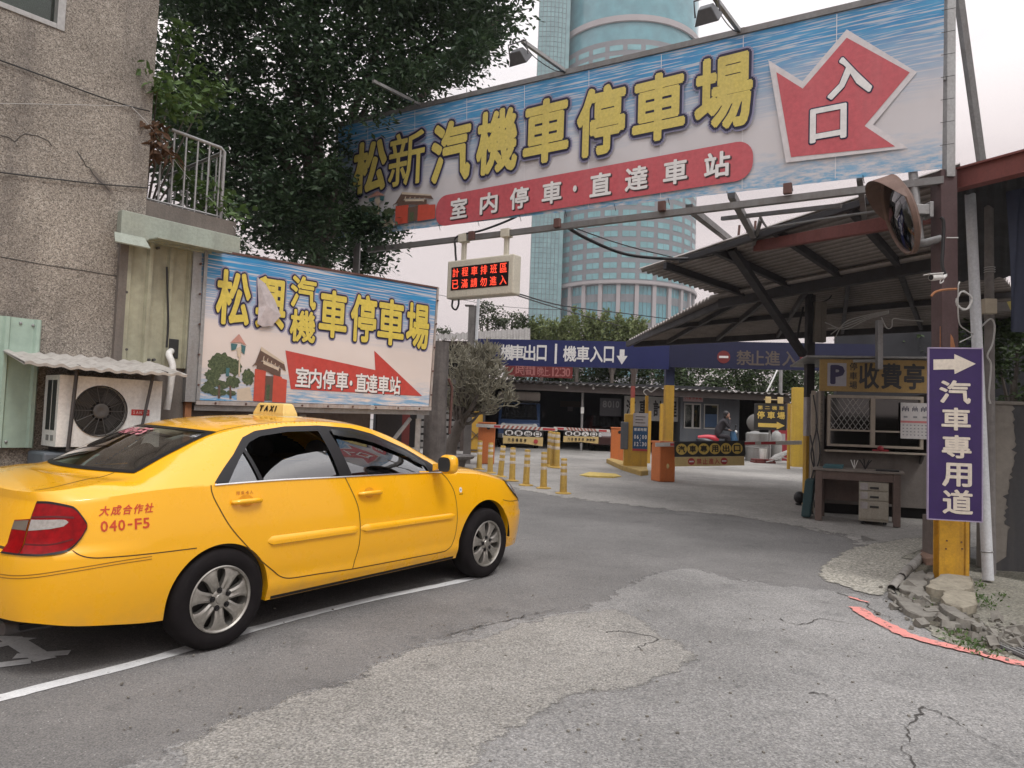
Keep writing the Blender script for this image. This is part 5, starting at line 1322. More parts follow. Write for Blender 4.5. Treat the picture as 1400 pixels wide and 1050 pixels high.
# lettering on the panels
def side_text(mb, txt, u0, u1, z0, z1, bold, fn=side, slant_=0.0, off=.0022):
    n = len(txt); cw_ = (u1 - u0) / n
    for i, ch in enumerate(txt):
        gv, gf = glyph(ch); a0, a1 = gv[:, 0].min(), gv[:, 0].max(); b0, b1 = gv[:, 1].min(), gv[:, 1].max()
        wd = .80 if ch != '-' else .5; full = ch != '-'
        offs = [(0, 0)] + ([(bold * math.cos(k * 1.047), bold * math.sin(k * 1.047)) for k in range(6)] if bold else [])
        for j, (ox, oy) in enumerate(offs):
            V = []
            for gx, gy in gv:
                fxx = (gx - a0) / (a1 - a0) * wd + (1 - wd) / 2 + ox; fy = (gy - b0) / (b1 - b0) if full else .45 + .12 * (gy - b0) / (b1 - b0)
                zz = z0 + (z1 - z0) * (fy + oy); uu = u0 + cw_ * (i + fxx) + slant_ * (zz - z0)
                V.append(fn(uu, zz, off + .0001 * j))
            mb.add(V, gf)
mb = MB(); side_text(mb, '大成合作社', .405, .705, .905, .958, .025, slant_=.25); mb.build('lettering', m_redtx, taxi, local=True)
mb = MB(); side_text(mb, '040-F5', .415, .685, .818, .876, .03); mb.build('lettering', m_redtx, taxi, local=True)
mb = MB(); side_text(mb, '限乘4人', 1.245, 1.375, .965, .988, .0); mb.build('lettering', plain('orange_lettering', (.42, .12, .015), .5), taxi, local=True)
mb = MB()
def rear_txt(a, b, o_):
    t = 7.50 + .30 * b; y = .30 * a - .10; s = 1 - abs(y); p = top(t, s, .0075 + o_); 
    return p * V3(1, 1 if y > 0 else -1, 1)
side_text(mb, '040-F5', -1, 1, 0, 1, .05, fn=rear_txt)
mb.build('window_sticker', plain('pink_sticker', (.60, .22, .25), .5), rgl, local=True)
# door mirrors
for sg_ in (-1, 1):
    mb = MB(); c = V3(3.14, sg_ * 1.005, 1.095); P = []
    for j in range(10):
        ph = -math.pi / 2 + math.pi * j / 9; row = []
        for i in range(19):
            a = 2 * math.pi * i / 18; x = math.sin(ph); r_ = abs(math.cos(ph)) ** .55
            row.append(c + V3(.060 * x + .02, sg_ * .088 * r_ * math.copysign(abs(math.cos(a)) ** .6, math.cos(a)), .082 * r_ * math.copysign(abs(math.sin(a)) ** .6, math.sin(a))))
        P.append(row)
    mb.grid(P); mb.add([V3(3.12, sg_ * .86, 1.03), V3(3.22, sg_ * .86, 1.03), V3(3.20, sg_ * .95, 1.06), V3(3.13, sg_ * .95, 1.06), V3(3.12, sg_ * .86, 1.09), V3(3.20, sg_ * .86, 1.08), V3(3.19, sg_ * .95, 1.10), V3(3.13, sg_ * .95, 1.10)],
        [[0, 1, 2, 3], [4, 7, 6, 5], [0, 4, 5, 1], [3, 2, 6, 7], [0, 3, 7, 4], [1, 5, 6, 2]])
    mr = mb.build('door_mirror', m_taxi, taxi, local=True, smooth=50)
    mb = MB(); mb.add([c + V3(-.040, sg_ * .068 * math.copysign(abs(math.cos(a)) ** .6, math.cos(a)), .062 * math.copysign(abs(math.sin(a)) ** .6, math.sin(a))) for a in np.linspace(0, 2 * math.pi, 17)[:-1]], [list(range(16))]); mb.build('mirror_glass', plain('mirror_face', (.05, .05, .05), .08, .6), mr, local=True)
# TAXI lamp on the roof
zr_ = top(11, 1)[2]
mb = MB(); s_ = lambda x, y, z: V3(2.13 + x, y, zr_ + z)
mb.box((2.13 - .085, -.26, zr_ - .03), (2.13 + .085, .26, zr_ + .022)); ts_ = mb.build('roof_sign', dirty('taxi_lamp_base', (.55, .46, .28), (.25, .2, .1), .3, 6, .5), taxi, local=True, bevel=.012)
mb = MB(); V = []
for z, a, b in ((.022, .07, .205), (.045, .068, .20), (.11, .048, .175), (.122, .038, .16)): V += [s_(-a, -b, z), s_(a, -b, z), s_(a, b, z), s_(-a, b, z)]
F = [[4 * k + i, 4 * k + (i + 1) % 4, 4 * k + 4 + (i + 1) % 4, 4 * k + 4 + i] for k in range(3) for i in range(4)] + [[12, 13, 14, 15]]
mb.add(V, F); lb = mb.build('lamp_shade', plain('taxi_lamp_cream', (.74, .52, .17), .35), ts_, local=True, bevel=.006)
ff = Fr(s_(-.0685, .155, .045), V3(0, -1, 0), nrm(V3(.02, 0, .065)), nrm(V3(-.065, 0, .02)))
mb = MB()
for i, ch in enumerate('TAXI'): fitl(mb, ff, ch, .03 + .07 * i, .03 + .07 * i + (.05 if ch != 'I' else .012), .008, .058, .05, .003)
mb.build('lettering', m_trim, lb, local=True)
# wheels
def wheel(uc, zc, sg_, R=.322):
    c = V3(uc, sg_ * .80, zc); ax = V3(0, sg_, 0)
    mb = MB(); mb.lathe(c, ax, [(.205, -.10), (.27, -.11), (R - .012, -.09), (R, -.06), (R + .001, 0), (R, .05), (R - .012, .083), (.29, .100), (.255, .104), (.225, .098), (.207, .088)], 56)
    ty = mb.build('wheel', m_tyre, taxi, local=True, smooth=35)
    mb = MB(); mb.lathe(c, ax, [(.208, .086), (.212, .096), (.205, .100), (.195, .092), (.190, .05), (.188, -.08)], 56)
    a = V3(1, 0, 0); b = V3(0, 0, 1)
    P0 = lambda r, t, h: c + ax * h + (a * math.cos(t) + b * math.sin(t)) * r
    for k in range(7):
        t0 = 2 * math.pi * k / 7 + .22; rows = []
        for r_, hw_, h in ((.045, .42, .082), (.075, .40, .087), (.11, .29, .092), (.15, .255, .093), (.18, .29, .090), (.198, .40, .084)):
            rows.append([P0(r_, t0 - hw_, h - .045), P0(r_, t0 - hw_, h - .008), P0(r_, t0 - hw_ * .55, h), P0(r_, t0, h - .006), P0(r_, t0 + hw_ * .55, h), P0(r_, t0 + hw_, h - .008), P0(r_, t0 + hw_, h - .045)])
        mb.grid(rows)
    mb.lathe(c, ax, [(.062, .03), (.062, .084), (.050, .090), (.034, .088), (.030, .094), (.001, .096)], 28)
    rm = mb.build('rim', m_rim, ty, local=True, smooth=40)
    mb = MB(); mb.lathe(c, ax, [(.19, .0), (.14, .012), (.06, .02), (.001, .02)], 36); mb.build('brake_disc', plain('brake_dark', (.035, .032, .03), .6, .3), ty, local=True)
    for k in range(5):
        t = 2 * math.pi * k / 5 + .5; mb = MB()
        mb.cyl(P0(.058, t, .070), P0(.058, t, .096), .0125, .010, 6); mb.lathe(P0(.058, t, .0905), ax, [(.019, 0), (.019, .002), (.012, .002)], 10); mb.build('wheel_nut', m_trim, rm, local=True)
    return ty
for uc, zc in ((1.150, .318), (3.872, .318)):
    for sg_ in (-1, 1): wheel(uc, zc, sg_)
# cabin seen through the glass
mb = MB()
P = [[V3(u, side(u, z, -.07)[1], z) for z in np.linspace(.3, belt(u) - .005, 4)] for u in np.linspace(.95, 3.5, 16)]; mirror_add(mb, np.array(P))
mb.box((.55, -.62, 1.00), (1.28, .62, 1.035)); mb.box((.60, -.60, .3), (.64, .60, 1.0)); mb.box((3.12, -.74, .70), (3.62, .74, 1.0)); mb.box((3.56, -.7, .3), (3.60, .7, 1.0))
mb.box((.6, -.8, .30), (3.6, .8, .33)); mb.build('dashboard', m_int, taxi, local=True)
mb = MB(); mirror_add(mb, np.array([[top(t, s, -.03) for s in np.linspace(.02, 1, 8)] for t in np.linspace(8.05, 12, 14)])); mb.build('headliner', m_liner, taxi, local=True)
def seat(x, y, wd, nm='seat', zt=1.02):
    mb = MB(); mb.box((x, y - wd / 2, .40), (x + .50, y + wd / 2, .58)); mb.obox(V3(x - .06, y, .80), (nrm(V3(1, 0, .22)), V3(0, 1, 0), nrm(V3(-.22, 0, 1))), (.06, wd / 2, .30)); o = mb.build(nm, m_seat, taxi, local=True, bevel=.04, seg=3)
    return o
for y in (-.36, .36):
    s1 = seat(2.42, y, .50); mb = MB(); mb.ball(V3(2.28, y, 1.185), (.055, .135, .095), 16, 10); mb.cyl(V3(2.29, y - .05, 1.05), V3(2.28, y - .05, 1.15), .01); mb.cyl(V3(2.29, y + .05, 1.05), V3(2.28, y + .05, 1.15), .01); mb.build('headrest', m_seat, s1, local=True, smooth=60)
s1 = seat(1.42, 0, 1.25)
for y in (-.42, .42): mb = MB(); mb.ball(V3(1.30, y, 1.13), (.06, .12, .10), 16, 10); mb.build('headrest', m_seat, s1, local=True, smooth=60)
mb = MB(); c = V3(3.0, .36, .93); ax = nrm(V3(-1, 0, .45)); a = V3(0, 1, 0); b = np.cross(ax, a)
mb.tube([c + (a * math.cos(t) + b * math.sin(t)) * .185 for t in np.linspace(0, 2 * math.pi, 29)[:-1]], .014, 6, closed=True); mb.cyl(c, c - ax * .25, .03, n=8); mb.build('steering_wheel', m_trim, taxi, local=True, smooth=60)
mb = MB(); mb.box((3.05, -.15, 1.0), (3.09, .08, 1.10)); mb.box((3.2, -.5, 1.0), (3.34, -.35, 1.05)); mb.build('meter', plain('meter_blue', (.03, .06, .07), .4), taxi, local=True, bevel=.01)
mb = MB(); mb.box((2.93, -.02 - .11, 1.24), (2.95, -.02 + .11, 1.30)); mb.build('interior_mirror', m_trim, taxi, local=True, bevel=.01)
# ------------------------------------------------------------------ foliage
NR = np.random.RandomState(5)
def leafmat(name, dark, light, rough=.5):
    t = NT(name); a = t.noise(2.6, 4, .65); b = t.noise(28, 2, .6)
    c = t.mix(.5, t.ramp(a, (.35, dark), (.68, light)), t.ramp(b, (.3, dark), (.72, light)))
    t.fin(c, rough, 0, .35)
    tr = t.n('ShaderNodeBsdfTranslucent'); mx = t.n('ShaderNodeMixShader'); mx.inputs[0].default_value = .22
    t.l(c, tr.inputs[0]); t.l(t.b.outputs[0], mx.inputs[1]); t.l(tr.outputs[0], mx.inputs[2]); t.l(mx.outputs[0], t.out.inputs[0])
    return t.m
def leaves(mb, C, size, aspect=.5, droop=.2, mi=0, up_bias=.6, dirs=None):
    C = np.asarray(C, float); n = len(C)
    d = NR.normal(size=(n, 3)) * (1 if dirs is None else .55) + (0 if dirs is None else dirs * 2.2); d[:, 2] = d[:, 2] * .6 - droop; d /= np.linalg.norm(d, axis=1)[:, None]
    nn = NR.normal(size=(n, 3)); nn[:, 2] = abs(nn[:, 2]) + up_bias; s = np.cross(d, nn); s /= np.linalg.norm(s, axis=1)[:, None] + 1e-9
    f = np.cross(s, d); L = size * NR.uniform(.65, 1.3, n)[:, None]; W = L * aspect * .5
    V = np.stack([C, C + d * L * .5 + s * W + f * W * .25, C + d * L, C + d * L * .5 - s * W + f * W * .25], 1).reshape(-1, 3)
    b = mb.n; mb.v.append(V); mb.f += [[b + 4 * i, b + 4 * i + 1, b + 4 * i + 2, b + 4 * i + 3] for i in range(n)]; mb.mi += [mi] * n; mb.n += 4 * n
def clumps(mb, cs, r, per, size, aspect=.5, droop=.2, mi=0, tuft=False):
    cs = np.asarray(cs, float); k = len(cs); rr = np.asarray(r, float) if hasattr(r, '__len__') else np.full(k, r)
    P = np.repeat(cs, per, 0); q = NR.normal(size=(len(P), 3)) * .5; q *= np.repeat(rr, per)[:, None]; q[:, 2] *= .8
    leaves(mb, P + q, size, aspect, droop, mi, dirs=q if tuft else None)
def in_poly(x, y, P):
    c = False; n = len(P)
    for i in range(n):
        x1, y1 = P[i]; x2, y2 = P[(i + 1) % n]
        if (y1 > y) != (y2 > y) and x < (x2 - x1) * (y - y1) / (y2 - y1) + x1: c = not c
    return c
m_bark = dirty('grey_bark', (.12, .10, .085), (.04, .035, .03), .6, 4, .95, fine=25, bump=.8)
m_leaf1 = leafmat('ficus_leaf', (.010, .027, .018), (.080, .130, .055))
m_leaf2 = leafmat('shrub_leaf', (.035, .075, .02), (.13, .20, .055)); m_leafdead = leafmat('dead_leaf', (.07, .035, .02), (.16, .09, .05), .8)
m_leaf3 = leafmat('conifer_leaf', (.06, .10, .03), (.30, .33, .15), .7); m_leaf4 = leafmat('hedge_leaf', (.018, .035, .013), (.08, .12, .035))
m_leaf5 = leafmat('distant_leaf', (.03, .045, .02), (.09, .11, .05))
# --- large dark ficus between the building and the banner
poly = [(214, -260), (213, 150), (230, 250), (262, 285), (315, 300), (335, 338), (372, 346), (420, 345), (470, 356), (515, 366), (548, 348), (548, 325), (505, 318), (484, 262), (500, 205), (545, 172), (575, 148), (588, 122), (628, 96), (660, 78), (690, 44), (704, 4), (715, -60), (700, -180), (560, -300)]
tree = thing('ficus_tree', 'large dense dark green tree between the left building and the overhead banner', 'tree', tuple(at(430, 560, 12.4) * V3(1, 1, 0) + V3(0, 0, gz(12.4))))
cs = []; rs = []
while len(cs) < 950:
    x, y = NR.uniform(210, 745), NR.uniform(-300, 370)
    if not in_poly(x, y, poly): continue
    Y = NR.uniform(10.6, 14.2)
    if x > 455 and y > 172 - .16 * (x - 462):       # beside the banner stay behind its left end
        Y = NR.uniform(13.0, 14.6)
    cs.append(at(x, y, Y)); rs.append(NR.uniform(.24, .42))
for (x, y, Y) in [(487, 300, 11.6), (500, 312, 11.6), (520, 320, 11.5), (478, 285, 11.7), (535, 305, 11.4), (492, 322, 11.6), (512, 300, 11.5), (470, 312, 11.7), (470, 240, 11.9), (476, 262, 11.8), (472, 205, 11.9)]: cs.append(at(x, y, Y)); rs.append(.22)
mb = MB(); clumps(mb, cs, rs, 130, .112, .46, .05, tuft=True)
mb.build('crown', m_leaf1, tree)
tb = at(430, 560, 12.4); tb[2] = gz(12.4) - .05
mb = MB(); top_ = at(440, 230, 12.4)
mb.tube(lerp_curve([tb, tb + V3(.05, 0, 1.5), tb + V3(-.08, .05, 3.0), top_], 5), list(np.linspace(.27, .16, 16)), 12); mb.build('trunk', m_bark, tree, smooth=60)
for (p, Y) in [((600, 72), 12.6), ((690, 20), 12.8), ((540, 10), 12), ((380, 20), 12.5), ((300, 90), 12), ((270, 210), 12), ((510, 130), 13.2), ((430, -80), 12.5), ((345, 250), 12), ((640, 0), 13)]:
    e = at(*p, Y); m = (top_ + e) / 2 + V3(0, 0, -.25); st = tb * .25 + top_ * .75
    mb = MB(); mb.tube(lerp_curve([st, m, e], 6), list(np.linspace(.11, .025, 13)), 7); mb.build('limb', m_bark, tree, smooth=60)
# --- shrub growing on the balcony ledge
bs = thing('balcony_shrub', 'light green leafy shrub with withered brown leaves growing on the balcony ledge', 'shrub', tuple(facade.P(xe + .12, zp - .19, -.5)))
cs = [facade.P(*fx(x, y, o_), o_) for x, y, o_ in [(248, 40, -.5), (252, 60, -.5), (245, 80, -.55), (262, 100, -.5), (215, 120, .0), (222, 130, -.1), (232, 145, -.2), (212, 110, .02), (250, 135, -.2), (272, 120, -.4), (290, 115, -.4), (300, 125, -.5), (285, 140, -.4), (262, 140, -.3), (226, 152, -.05), (250, 150, -.15), (240, 215, -.5), (258, 240, -.4), (270, 260, -.25), (285, 275, -.15), (300, 290, -.15), (280, 255, -.6), (262, 205, -.6), (305, 270, -.5), (318, 295, -.4), (245, 250, -.3)]]
mb = MB(); clumps(mb, cs, .17, 34, .10, .55, .15); mb.build('foliage', m_leaf2, bs)
mb = MB(); clumps(mb, [facade.P(*fx(x, y, -.02), -.02) for x, y in [(208, 178), (214, 190), (220, 200), (208, 207), (226, 210), (216, 172)]], .09, 18, .12, .4, .8); mb.build('dead_leaves', m_leafdead, bs)
for x, y, o_ in [(215, 125, 0), (248, 60, -.5), (290, 120, -.4), (262, 140, -.3), (300, 285, -.2), (260, 230, -.4)]:
    mb = MB(); r0_ = facade.P(xe + .15, zp - .19, -.4); e = facade.P(*fx(x, y, o_), o_); mb.tube(lerp_curve([r0_, (r0_ + e) / 2 + V3(0, 0, .1), e], 5), list(np.linspace(.014, .004, 11)), 5); mb.build('stem', m_bark, bs, smooth=60)
# --- pencil-twig small tree in a planter by the entrance
pt_b = gp(618, 640); PY = pt_b[1]
ptree = thing('pencil_tree', 'small round tree of bare grey-green pencil twigs beside the left lift barrier', 'tree', tuple(pt_b))
m_twig = leafmat('twig_green', (.17, .155, .115), (.36, .335, .25), .8)
r = random.Random(21)
tip0 = at(622, 600, PY)
mb = MB(); mb.tube(lerp_curve([pt_b - V3(0, 0, .1), at(614, 620, PY), at(624, 590, PY), at(634, 560, PY)], 5), list(np.linspace(.22, .10, 16)), 9); mb.build('trunk', m_bark, ptree, smooth=60)
ends = []
mb = MB()
for k in range(40):
    a = r.uniform(0, 6.28); x = 645 + 44 * math.cos(a) * r.uniform(.3, 1); y = 535 - 46 * r.uniform(-.7, .9); x = min(x, 664) if y < 515 else x; s0 = at(626 + r.uniform(-4, 8), 575 + r.uniform(-20, 12), PY); e = at(x, y, PY + r.uniform(-.9, .9))
    mb.tube(lerp_curve([s0, (s0 + e) / 2 + V3(0, 0, -.12), e], 4), list(np.linspace(.05, .02, 9)), 6); ends.append((e, nrm(e - s0)))
mb.build('branch', m_bark, ptree, smooth=60)
mb = MB(); crownc = at(645, 535, PY)
def twig(p, d, L, w_, lev):
    n = 3; pts = [p]; dd = np.array(d)
    for i in range(n):
        dd = nrm(dd + V3(r.gauss(0, .22), r.gauss(0, .22), r.gauss(.10, .2))); pts.append(pts[-1] + dd * L / n)
    mb.tube(pts, [w_, w_, w_ * .85, w_ * .6], 4)
    if lev:
        for i in range(r.choice((3, 4, 4))): twig(pts[-1] if i else pts[-2], nrm(dd + V3(r.gauss(0, .6), r.gauss(0, .6), r.gauss(.15, .5))), L * r.uniform(.7, 1.0), w_ * .8, lev - 1)
for e, d in ends:
    for i in range(4): twig(e, nrm(d * .6 + V3(r.gauss(0, .5), r.gauss(0, .5), r.gauss(.25, .4))), .27, .019, 2)
mb.build('crown', m_twig, ptree)
mb = MB(); mb.lathe(pt_b - V3(0, 0, .05), UP, [(.30, 0), (.34, .25), (.52, .30), (.56, .36), (.50, .40), (.2, .36)], 14); mb.build('planter', m_pill, ptree, smooth=40)

# ------------------------------------------------------------------ the far tower
TC = at(852, 300, 262.0); TR = 25.7
tw = thing('hotel_tower', 'tall round grey tower with rows of teal windows, far behind the car park', 'tower', (TC[0], TC[1], 0))
m_stone = plain('tower_stone', (.19, .195, .205), .6, var=.06, scale=.3); m_pink = plain('tower_pink_stone', (.36, .33, .33), .7, var=.06, scale=.3)
def tglass(name, c, r_=.12):
    t = NT(name); a = t.noise(.25, 3, .6); return t.fin(t.mix(t.ramp(a, *((.35, (0, 0, 0)), (.7, (1, 1, 1)))), c, tuple(x * 1.35 for x in c)), r_, 0, .7)
m_tg = tglass('tower_window', (.15, .31, .33)); m_tg2 = tglass('tower_glass', (.10, .245, .28)); m_mul = plain('tower_mullion', (.14, .19, .20), .6)
zF = lambda y: 1.5 + (584.5 - y) / 1000.0 * (262 - TR)
zl, zt_ = zF(383), zF(45); fl = (zF(316) - zF(375)) / 4
mb = MB(); mb.lathe((TC[0], TC[1], 0), UP, [(TR - .8, 0), (TR - .8, zl - .8), (TR, zl - .6), (TR, zt_ + 1.5)], 104); mb.build('shaft', m_stone, tw, smooth=30)
mb = MB(); mb.lathe((TC[0], TC[1], 0), UP, [(TR + .7, zl - .9), (TR + .9, zl - .6), (TR + .9, zl + .3), (TR, zl + .5)], 104); mb.build('cornice', m_pink, tw, smooth=30)
mb = MB(); mb.lathe((TC[0], TC[1], 0), UP, [(TR - .2, zt_ + 1.5), (TR - .2, zt_ + 8.5), (TR - .6, zt_ + 8.6), (TR - .6, zt_ + 40)], 104); mb.build('crown_glass', m_tg2, tw, smooth=30)
mb = MB(); mb.lathe((TC[0], TC[1], 0), UP, [(TR + .1, zt_ + 7.4), (TR + .6, zt_ + 7.6), (TR + .6, zt_ + 9.6), (TR, zt_ + 9.8)], 104); mb.build('crown_band', m_pink, tw, smooth=30)
face0 = math.atan2(-TC[1], -TC[0])                # towards the street
def tpt(a, z, rr): return V3(TC[0] + rr * math.cos(a), TC[1] + rr * math.sin(a), z)
pitch = 2 * math.pi / 27
winsm = None; rest = MB(); count = 0; cells = []
for c in range(-6, 7):
    for row in range(0, 23): cells.append((abs(c) * 1.0 + (0 if row < 13 else 30), c, row))
cells.sort()
for idx, (_, c, row) in enumerate(cells):
    a = face0 + (c + .35) * pitch; z = zF(375) + fl * row
    if z > zt_: continue
    hwid = pitch * .37
    if idx < 100:
        mb = MB()
        for s0_, s1_ in ((-1, -.04), (.04, 1)):
            G = [[tpt(a + hwid * (s0_ + (s1_ - s0_) * k / 3), z - fl * .26, TR + .06), tpt(a + hwid * (s0_ + (s1_ - s0_) * k / 3), z + fl * .26, TR + .06)] for k in range(4)]; mb.grid(G)
        mb.grid([[tpt(a + hwid * 1.06 * (k / 2 - 1), z - fl * .31, TR + .03), tpt(a + hwid * 1.06 * (k / 2 - 1), z + fl * .31, TR + .03)] for k in range(5)], 1)
        mb.build('window', [m_tg, m_mul], tw)
    else:
        rest.grid([[tpt(a + hwid * (k / 2 - 1), z - fl * .26, TR + .06), tpt(a + hwid * (k / 2 - 1), z + fl * .26, TR + .06)] for k in range(5)])
o = rest.build('window_rows', m_tg, tw); o['kind'] = 'stuff'
g2 = MB(); pil = MB(); spn = MB()
for c in range(-8, 9):
    a = face0 + (c + .85) * pitch; pil = MB()
    pil.obox(tpt(a, zl / 2 - .5, TR - .2), (V3(-math.sin(a), math.cos(a), 0), V3(math.cos(a), math.sin(a), 0), UP), (.65, .5, zl / 2)); pil.build('pilaster', m_pink, tw)
    b0, b1 = a + .03, a + pitch - .03; g2 = MB()
    g2.grid([[tpt(b0 + (b1 - b0) * k / 3, 2, TR - .6), tpt(b0 + (b1 - b0) * k / 3, zl - 1.2, TR - .6)] for k in range(4)])
    for zz in np.arange(zl - 6.6, 8, -9.0): g2.grid([[tpt(b0 + (b1 - b0) * k / 3, zz, TR - .5), tpt(b0 + (b1 - b0) * k / 3, zz + 2.6, TR - .5)] for k in range(4)], 1)
    for k in (1, 2): g2.cyl(tpt(b0 + (b1 - b0) * k / 3, 2, TR - .55), tpt(b0 + (b1 - b0) * k / 3, zl - 1.2, TR - .55), .08, n=4, mi=2)
    g2.build('tall_window', [m_tg2, m_stone, m_mul], tw)
# glass wing on the left
wa, wb = at(724, 400, 246), at(767, 400, 246)
wfr = Fr(V3(wa[0], wa[1], 0), wb - wa * 1, UP, V3(0, -1, 0)); WW = np.linalg.norm((wb - wa)[:2])
wfr = Fr(V3(wa[0], wa[1], 0), V3(1, 0, 0), UP, V3(0, -1, 0))
mb = MB(); n = 8; wprof = [(WW * i / n, 1.6 * math.sin(math.pi * min(1, i / n * .75 + .25))) for i in range(n + 1)]
mb.grid([[wfr.P(x, 0, z), wfr.P(x, 158, z)] for x, z in wprof]); mb.fbox(wfr, 0, WW, 0, 158, -14, .5); mb.build('glass_wing', tglass('wing_glass', (.16, .27, .28)), tw)
mb = MB()
for x, z in wprof: mb.bar(wfr.P(x, 0, z), wfr.P(x, 158, z), .22)
for k in range(1, 90): mb.tube([wfr.P(x, 1.75 * k, z + .02) for x, z in wprof], .07, 4)
mb.build('wing_mullion', m_mul, tw)
# distant pylon-like mast and low skyline
# ------------------------------------------------------------------ trees behind the car park
def small_tree(name, label, cpx, Y, rx, rz, n, per, size, mat, group=None, cat='tree', asp=.5, droop=.1, vertical=False, depth=None):
    c = at(cpx[0], cpx[1], Y); b = V3(c[0], c[1], gz(Y)); t_ = thing(name, label, cat, tuple(b), group=group)
    q = NR.normal(size=(n, 3)); q /= np.linalg.norm(q, axis=1)[:, None]; q *= NR.uniform(.45, 1.0, n)[:, None]; q *= np.array([rx, depth or rx * .7, rz])
    mb = MB()
    if vertical:
        for p in q + c:                       # upright tufts
            k = per; h = NR.uniform(0, 1, k); w_ = (1 - h) * .26 + .03; a = NR.uniform(0, 6.28, k)
            P = np.stack([p[0] + w_ * np.cos(a) * .8, p[1] + w_ * np.sin(a) * .8, p[2] + h * 1.25 - .5], 1); leaves(mb, P, size, asp, -.75)
    else: clumps(mb, q + c, max(.3, min(rx, rz) * .28), per, size, asp, droop)
    mb.build('crown', mat, t_)
    mb = MB(); mb.tube([b - V3(0, 0, .1), b * .5 + c * .5, c], [.14, .11, .05], 7); mb.build('trunk', m_bark, t_, smooth=60)
    for k in range(4): e = c + q[k] * .8; mb = MB(); mb.tube([b * .4 + c * .6, e], [.06, .02], 5); mb.build('limb', m_bark, t_)
    return t_
for k, (x, y, rx, rz) in enumerate([(742, 465, 1.1, .5), (790, 459, 1.3, .75), (838, 460, 1.25, .7), (868, 468, .75, .5)]):
    small_tree('conifer', ('leftmost bright green tufted tree behind the blue sign, nearest the tower wing', 'bright green tufted tree behind the blue entrance sign, left of the tallest tufts', 'bright green tufted tree in front of the tower, with the tallest pointed tufts', 'small green tufted tree beside the tip of the corrugated canopy')[k], (x, y), 36.5, rx, rz * 1.15, 48, 64, .20, m_leaf3, 'tufted trees behind the blue sign', vertical=True)
for k, (x, y, rx, rz) in enumerate([(667, 434, .62, .62), (700, 440, .85, .50)]):
    small_tree('round_tree', ('small round dark tree against the sky just right of the grey post top', 'low broad dark tree against the sky touching the left edge of the tower')[k], (x, y), 36, rx * 1.25, rz * 1.25, 26, 40, .16, m_leaf5, 'round trees behind the shed roof')
small_tree('round_tree', 'tiny distant tree peeping over the left shed roof beside the billboard', (606, 456), 50, .7, .4, 10, 30, .2, m_leaf5)
HX = [(730, 512), (800, 514), (862, 512), (925, 516), (985, 518), (1045, 520), (1100, 525), (1150, 540), (1200, 545)]
HL = ['dark bushy tree behind the red hours sign, leftmost of its row', 'dark bushy tree under the down arrow of the blue sign', 'dark bushy tree behind the yellow and red post', 'dark bushy tree seen right of the tall blue and yellow post', 'dark bushy tree under the no-entry disc of the blue sign', 'dark bushy tree above the black direction sign', 'dark bushy tree behind the yellow wall end', 'dark bushy tree just left of the toll booth', 'dark bushy tree behind the toll booth']
for k, (x, y) in enumerate(HX):
    small_tree('bushy_tree', HL[k], (x, y), 38, 1.6, 1.5, 70, 50, .20, m_leaf4, 'bushy trees behind the car park')
for k, (x, y, Y, rx, rz) in enumerate([(1260, 470, 21, 1.6, 1.6), (1385, 520, 15, 1.1, 2.0)]):
    small_tree('bushy_tree', ('dark tree in the shade behind the brown steel column', 'dark tree above the concrete wall at the right edge')[k], (x, y), Y, rx, rz, 60, 60, .14, m_leaf4)
# ------------------------------------------------------------------ the car park behind: sheds, gate sign, barriers
m_roof = dirty('weathered_roof', (.20, .185, .17), (.07, .055, .045), .7, 1.2, .8, .1, streak=False, fine=20)
m_roofund = dirty('roof_underside', (.20, .18, .165), (.05, .042, .038), .7, 1.6, .75, .15, streak=False, fine=18)
m_blue = dirty('gate_blue', (.012, .018, .100), (.015, .02, .06), .3, 2.5, .5, fine=15, bump=.05)
m_yelp = dirty('post_yellow', (.52, .30, .035), (.18, .12, .06), .55, 5, .6)
m_org = dirty('barrier_orange', (.58, .165, .045), (.30, .12, .06), .4, 4, .5)
m_bollard = dirty('bollard_yellow', (.52, .33, .065), (.16, .12, .07), .65, 7, .7)
m_refl = dirty('bollard_band', (.56, .47, .37), (.2, .16, .12), .6, 9, .6)
m_wood = dirty('dark_wood', (.07, .05, .042), (.03, .025, .02), .5, 4, .8)
def corr(p00, p10, p01, p11, waves, amp, mat, name, parent=None, thick=.006, nv=8, nrm_up=True):
    """corrugated sheet patch; waves run across the first edge p00-p10"""
    p00, p10, p01, p11 = [np.asarray(p, float) for p in (p00, p10, p01, p11)]
    n = nrm(np.cross(p10 - p00, p01 - p00)); n = n if n[2] > 0 else -n
    nu = waves * 6; G = []; G2 = []
    for i in range(nu + 1):
        s = i / nu; o_ = amp * max(-.6, min(.6, math.sin(2 * math.pi * waves * s))) ; row = []; r2 = []
        for j in range(nv + 1):
            t = j / nv; p = (p00 * (1 - s) + p10 * s) * (1 - t) + (p01 * (1 - s) + p11 * s) * t + n * o_; row.append(p); r2.append(p - n * thick)
        G.append(row); G2.append(r2)
    mb = MB(); mb.grid(G); mb.grid(G2, flip=True)
    mb.grid([[a[0], b[0]] for a, b in zip(G, G2)]); mb.grid([[a[-1], b[-1]] for a, b in zip(G, G2)], flip=True)
    o = mb.build(name, mat, parent); m = (nu + 1) * (nv + 1); at_ = o.data.attributes.new('rib', 'FLOAT', 'POINT'); ph = [.5 + .5 * math.sin(2 * math.pi * waves * i / nu) for i in range(nu + 1) for j in range(nv + 1)]
    if len(o.data.vertices) >= 2 * m: at_.data.foreach_set('value', (ph * 2 + [.5] * len(o.data.vertices))[:len(o.data.vertices)])
    return o
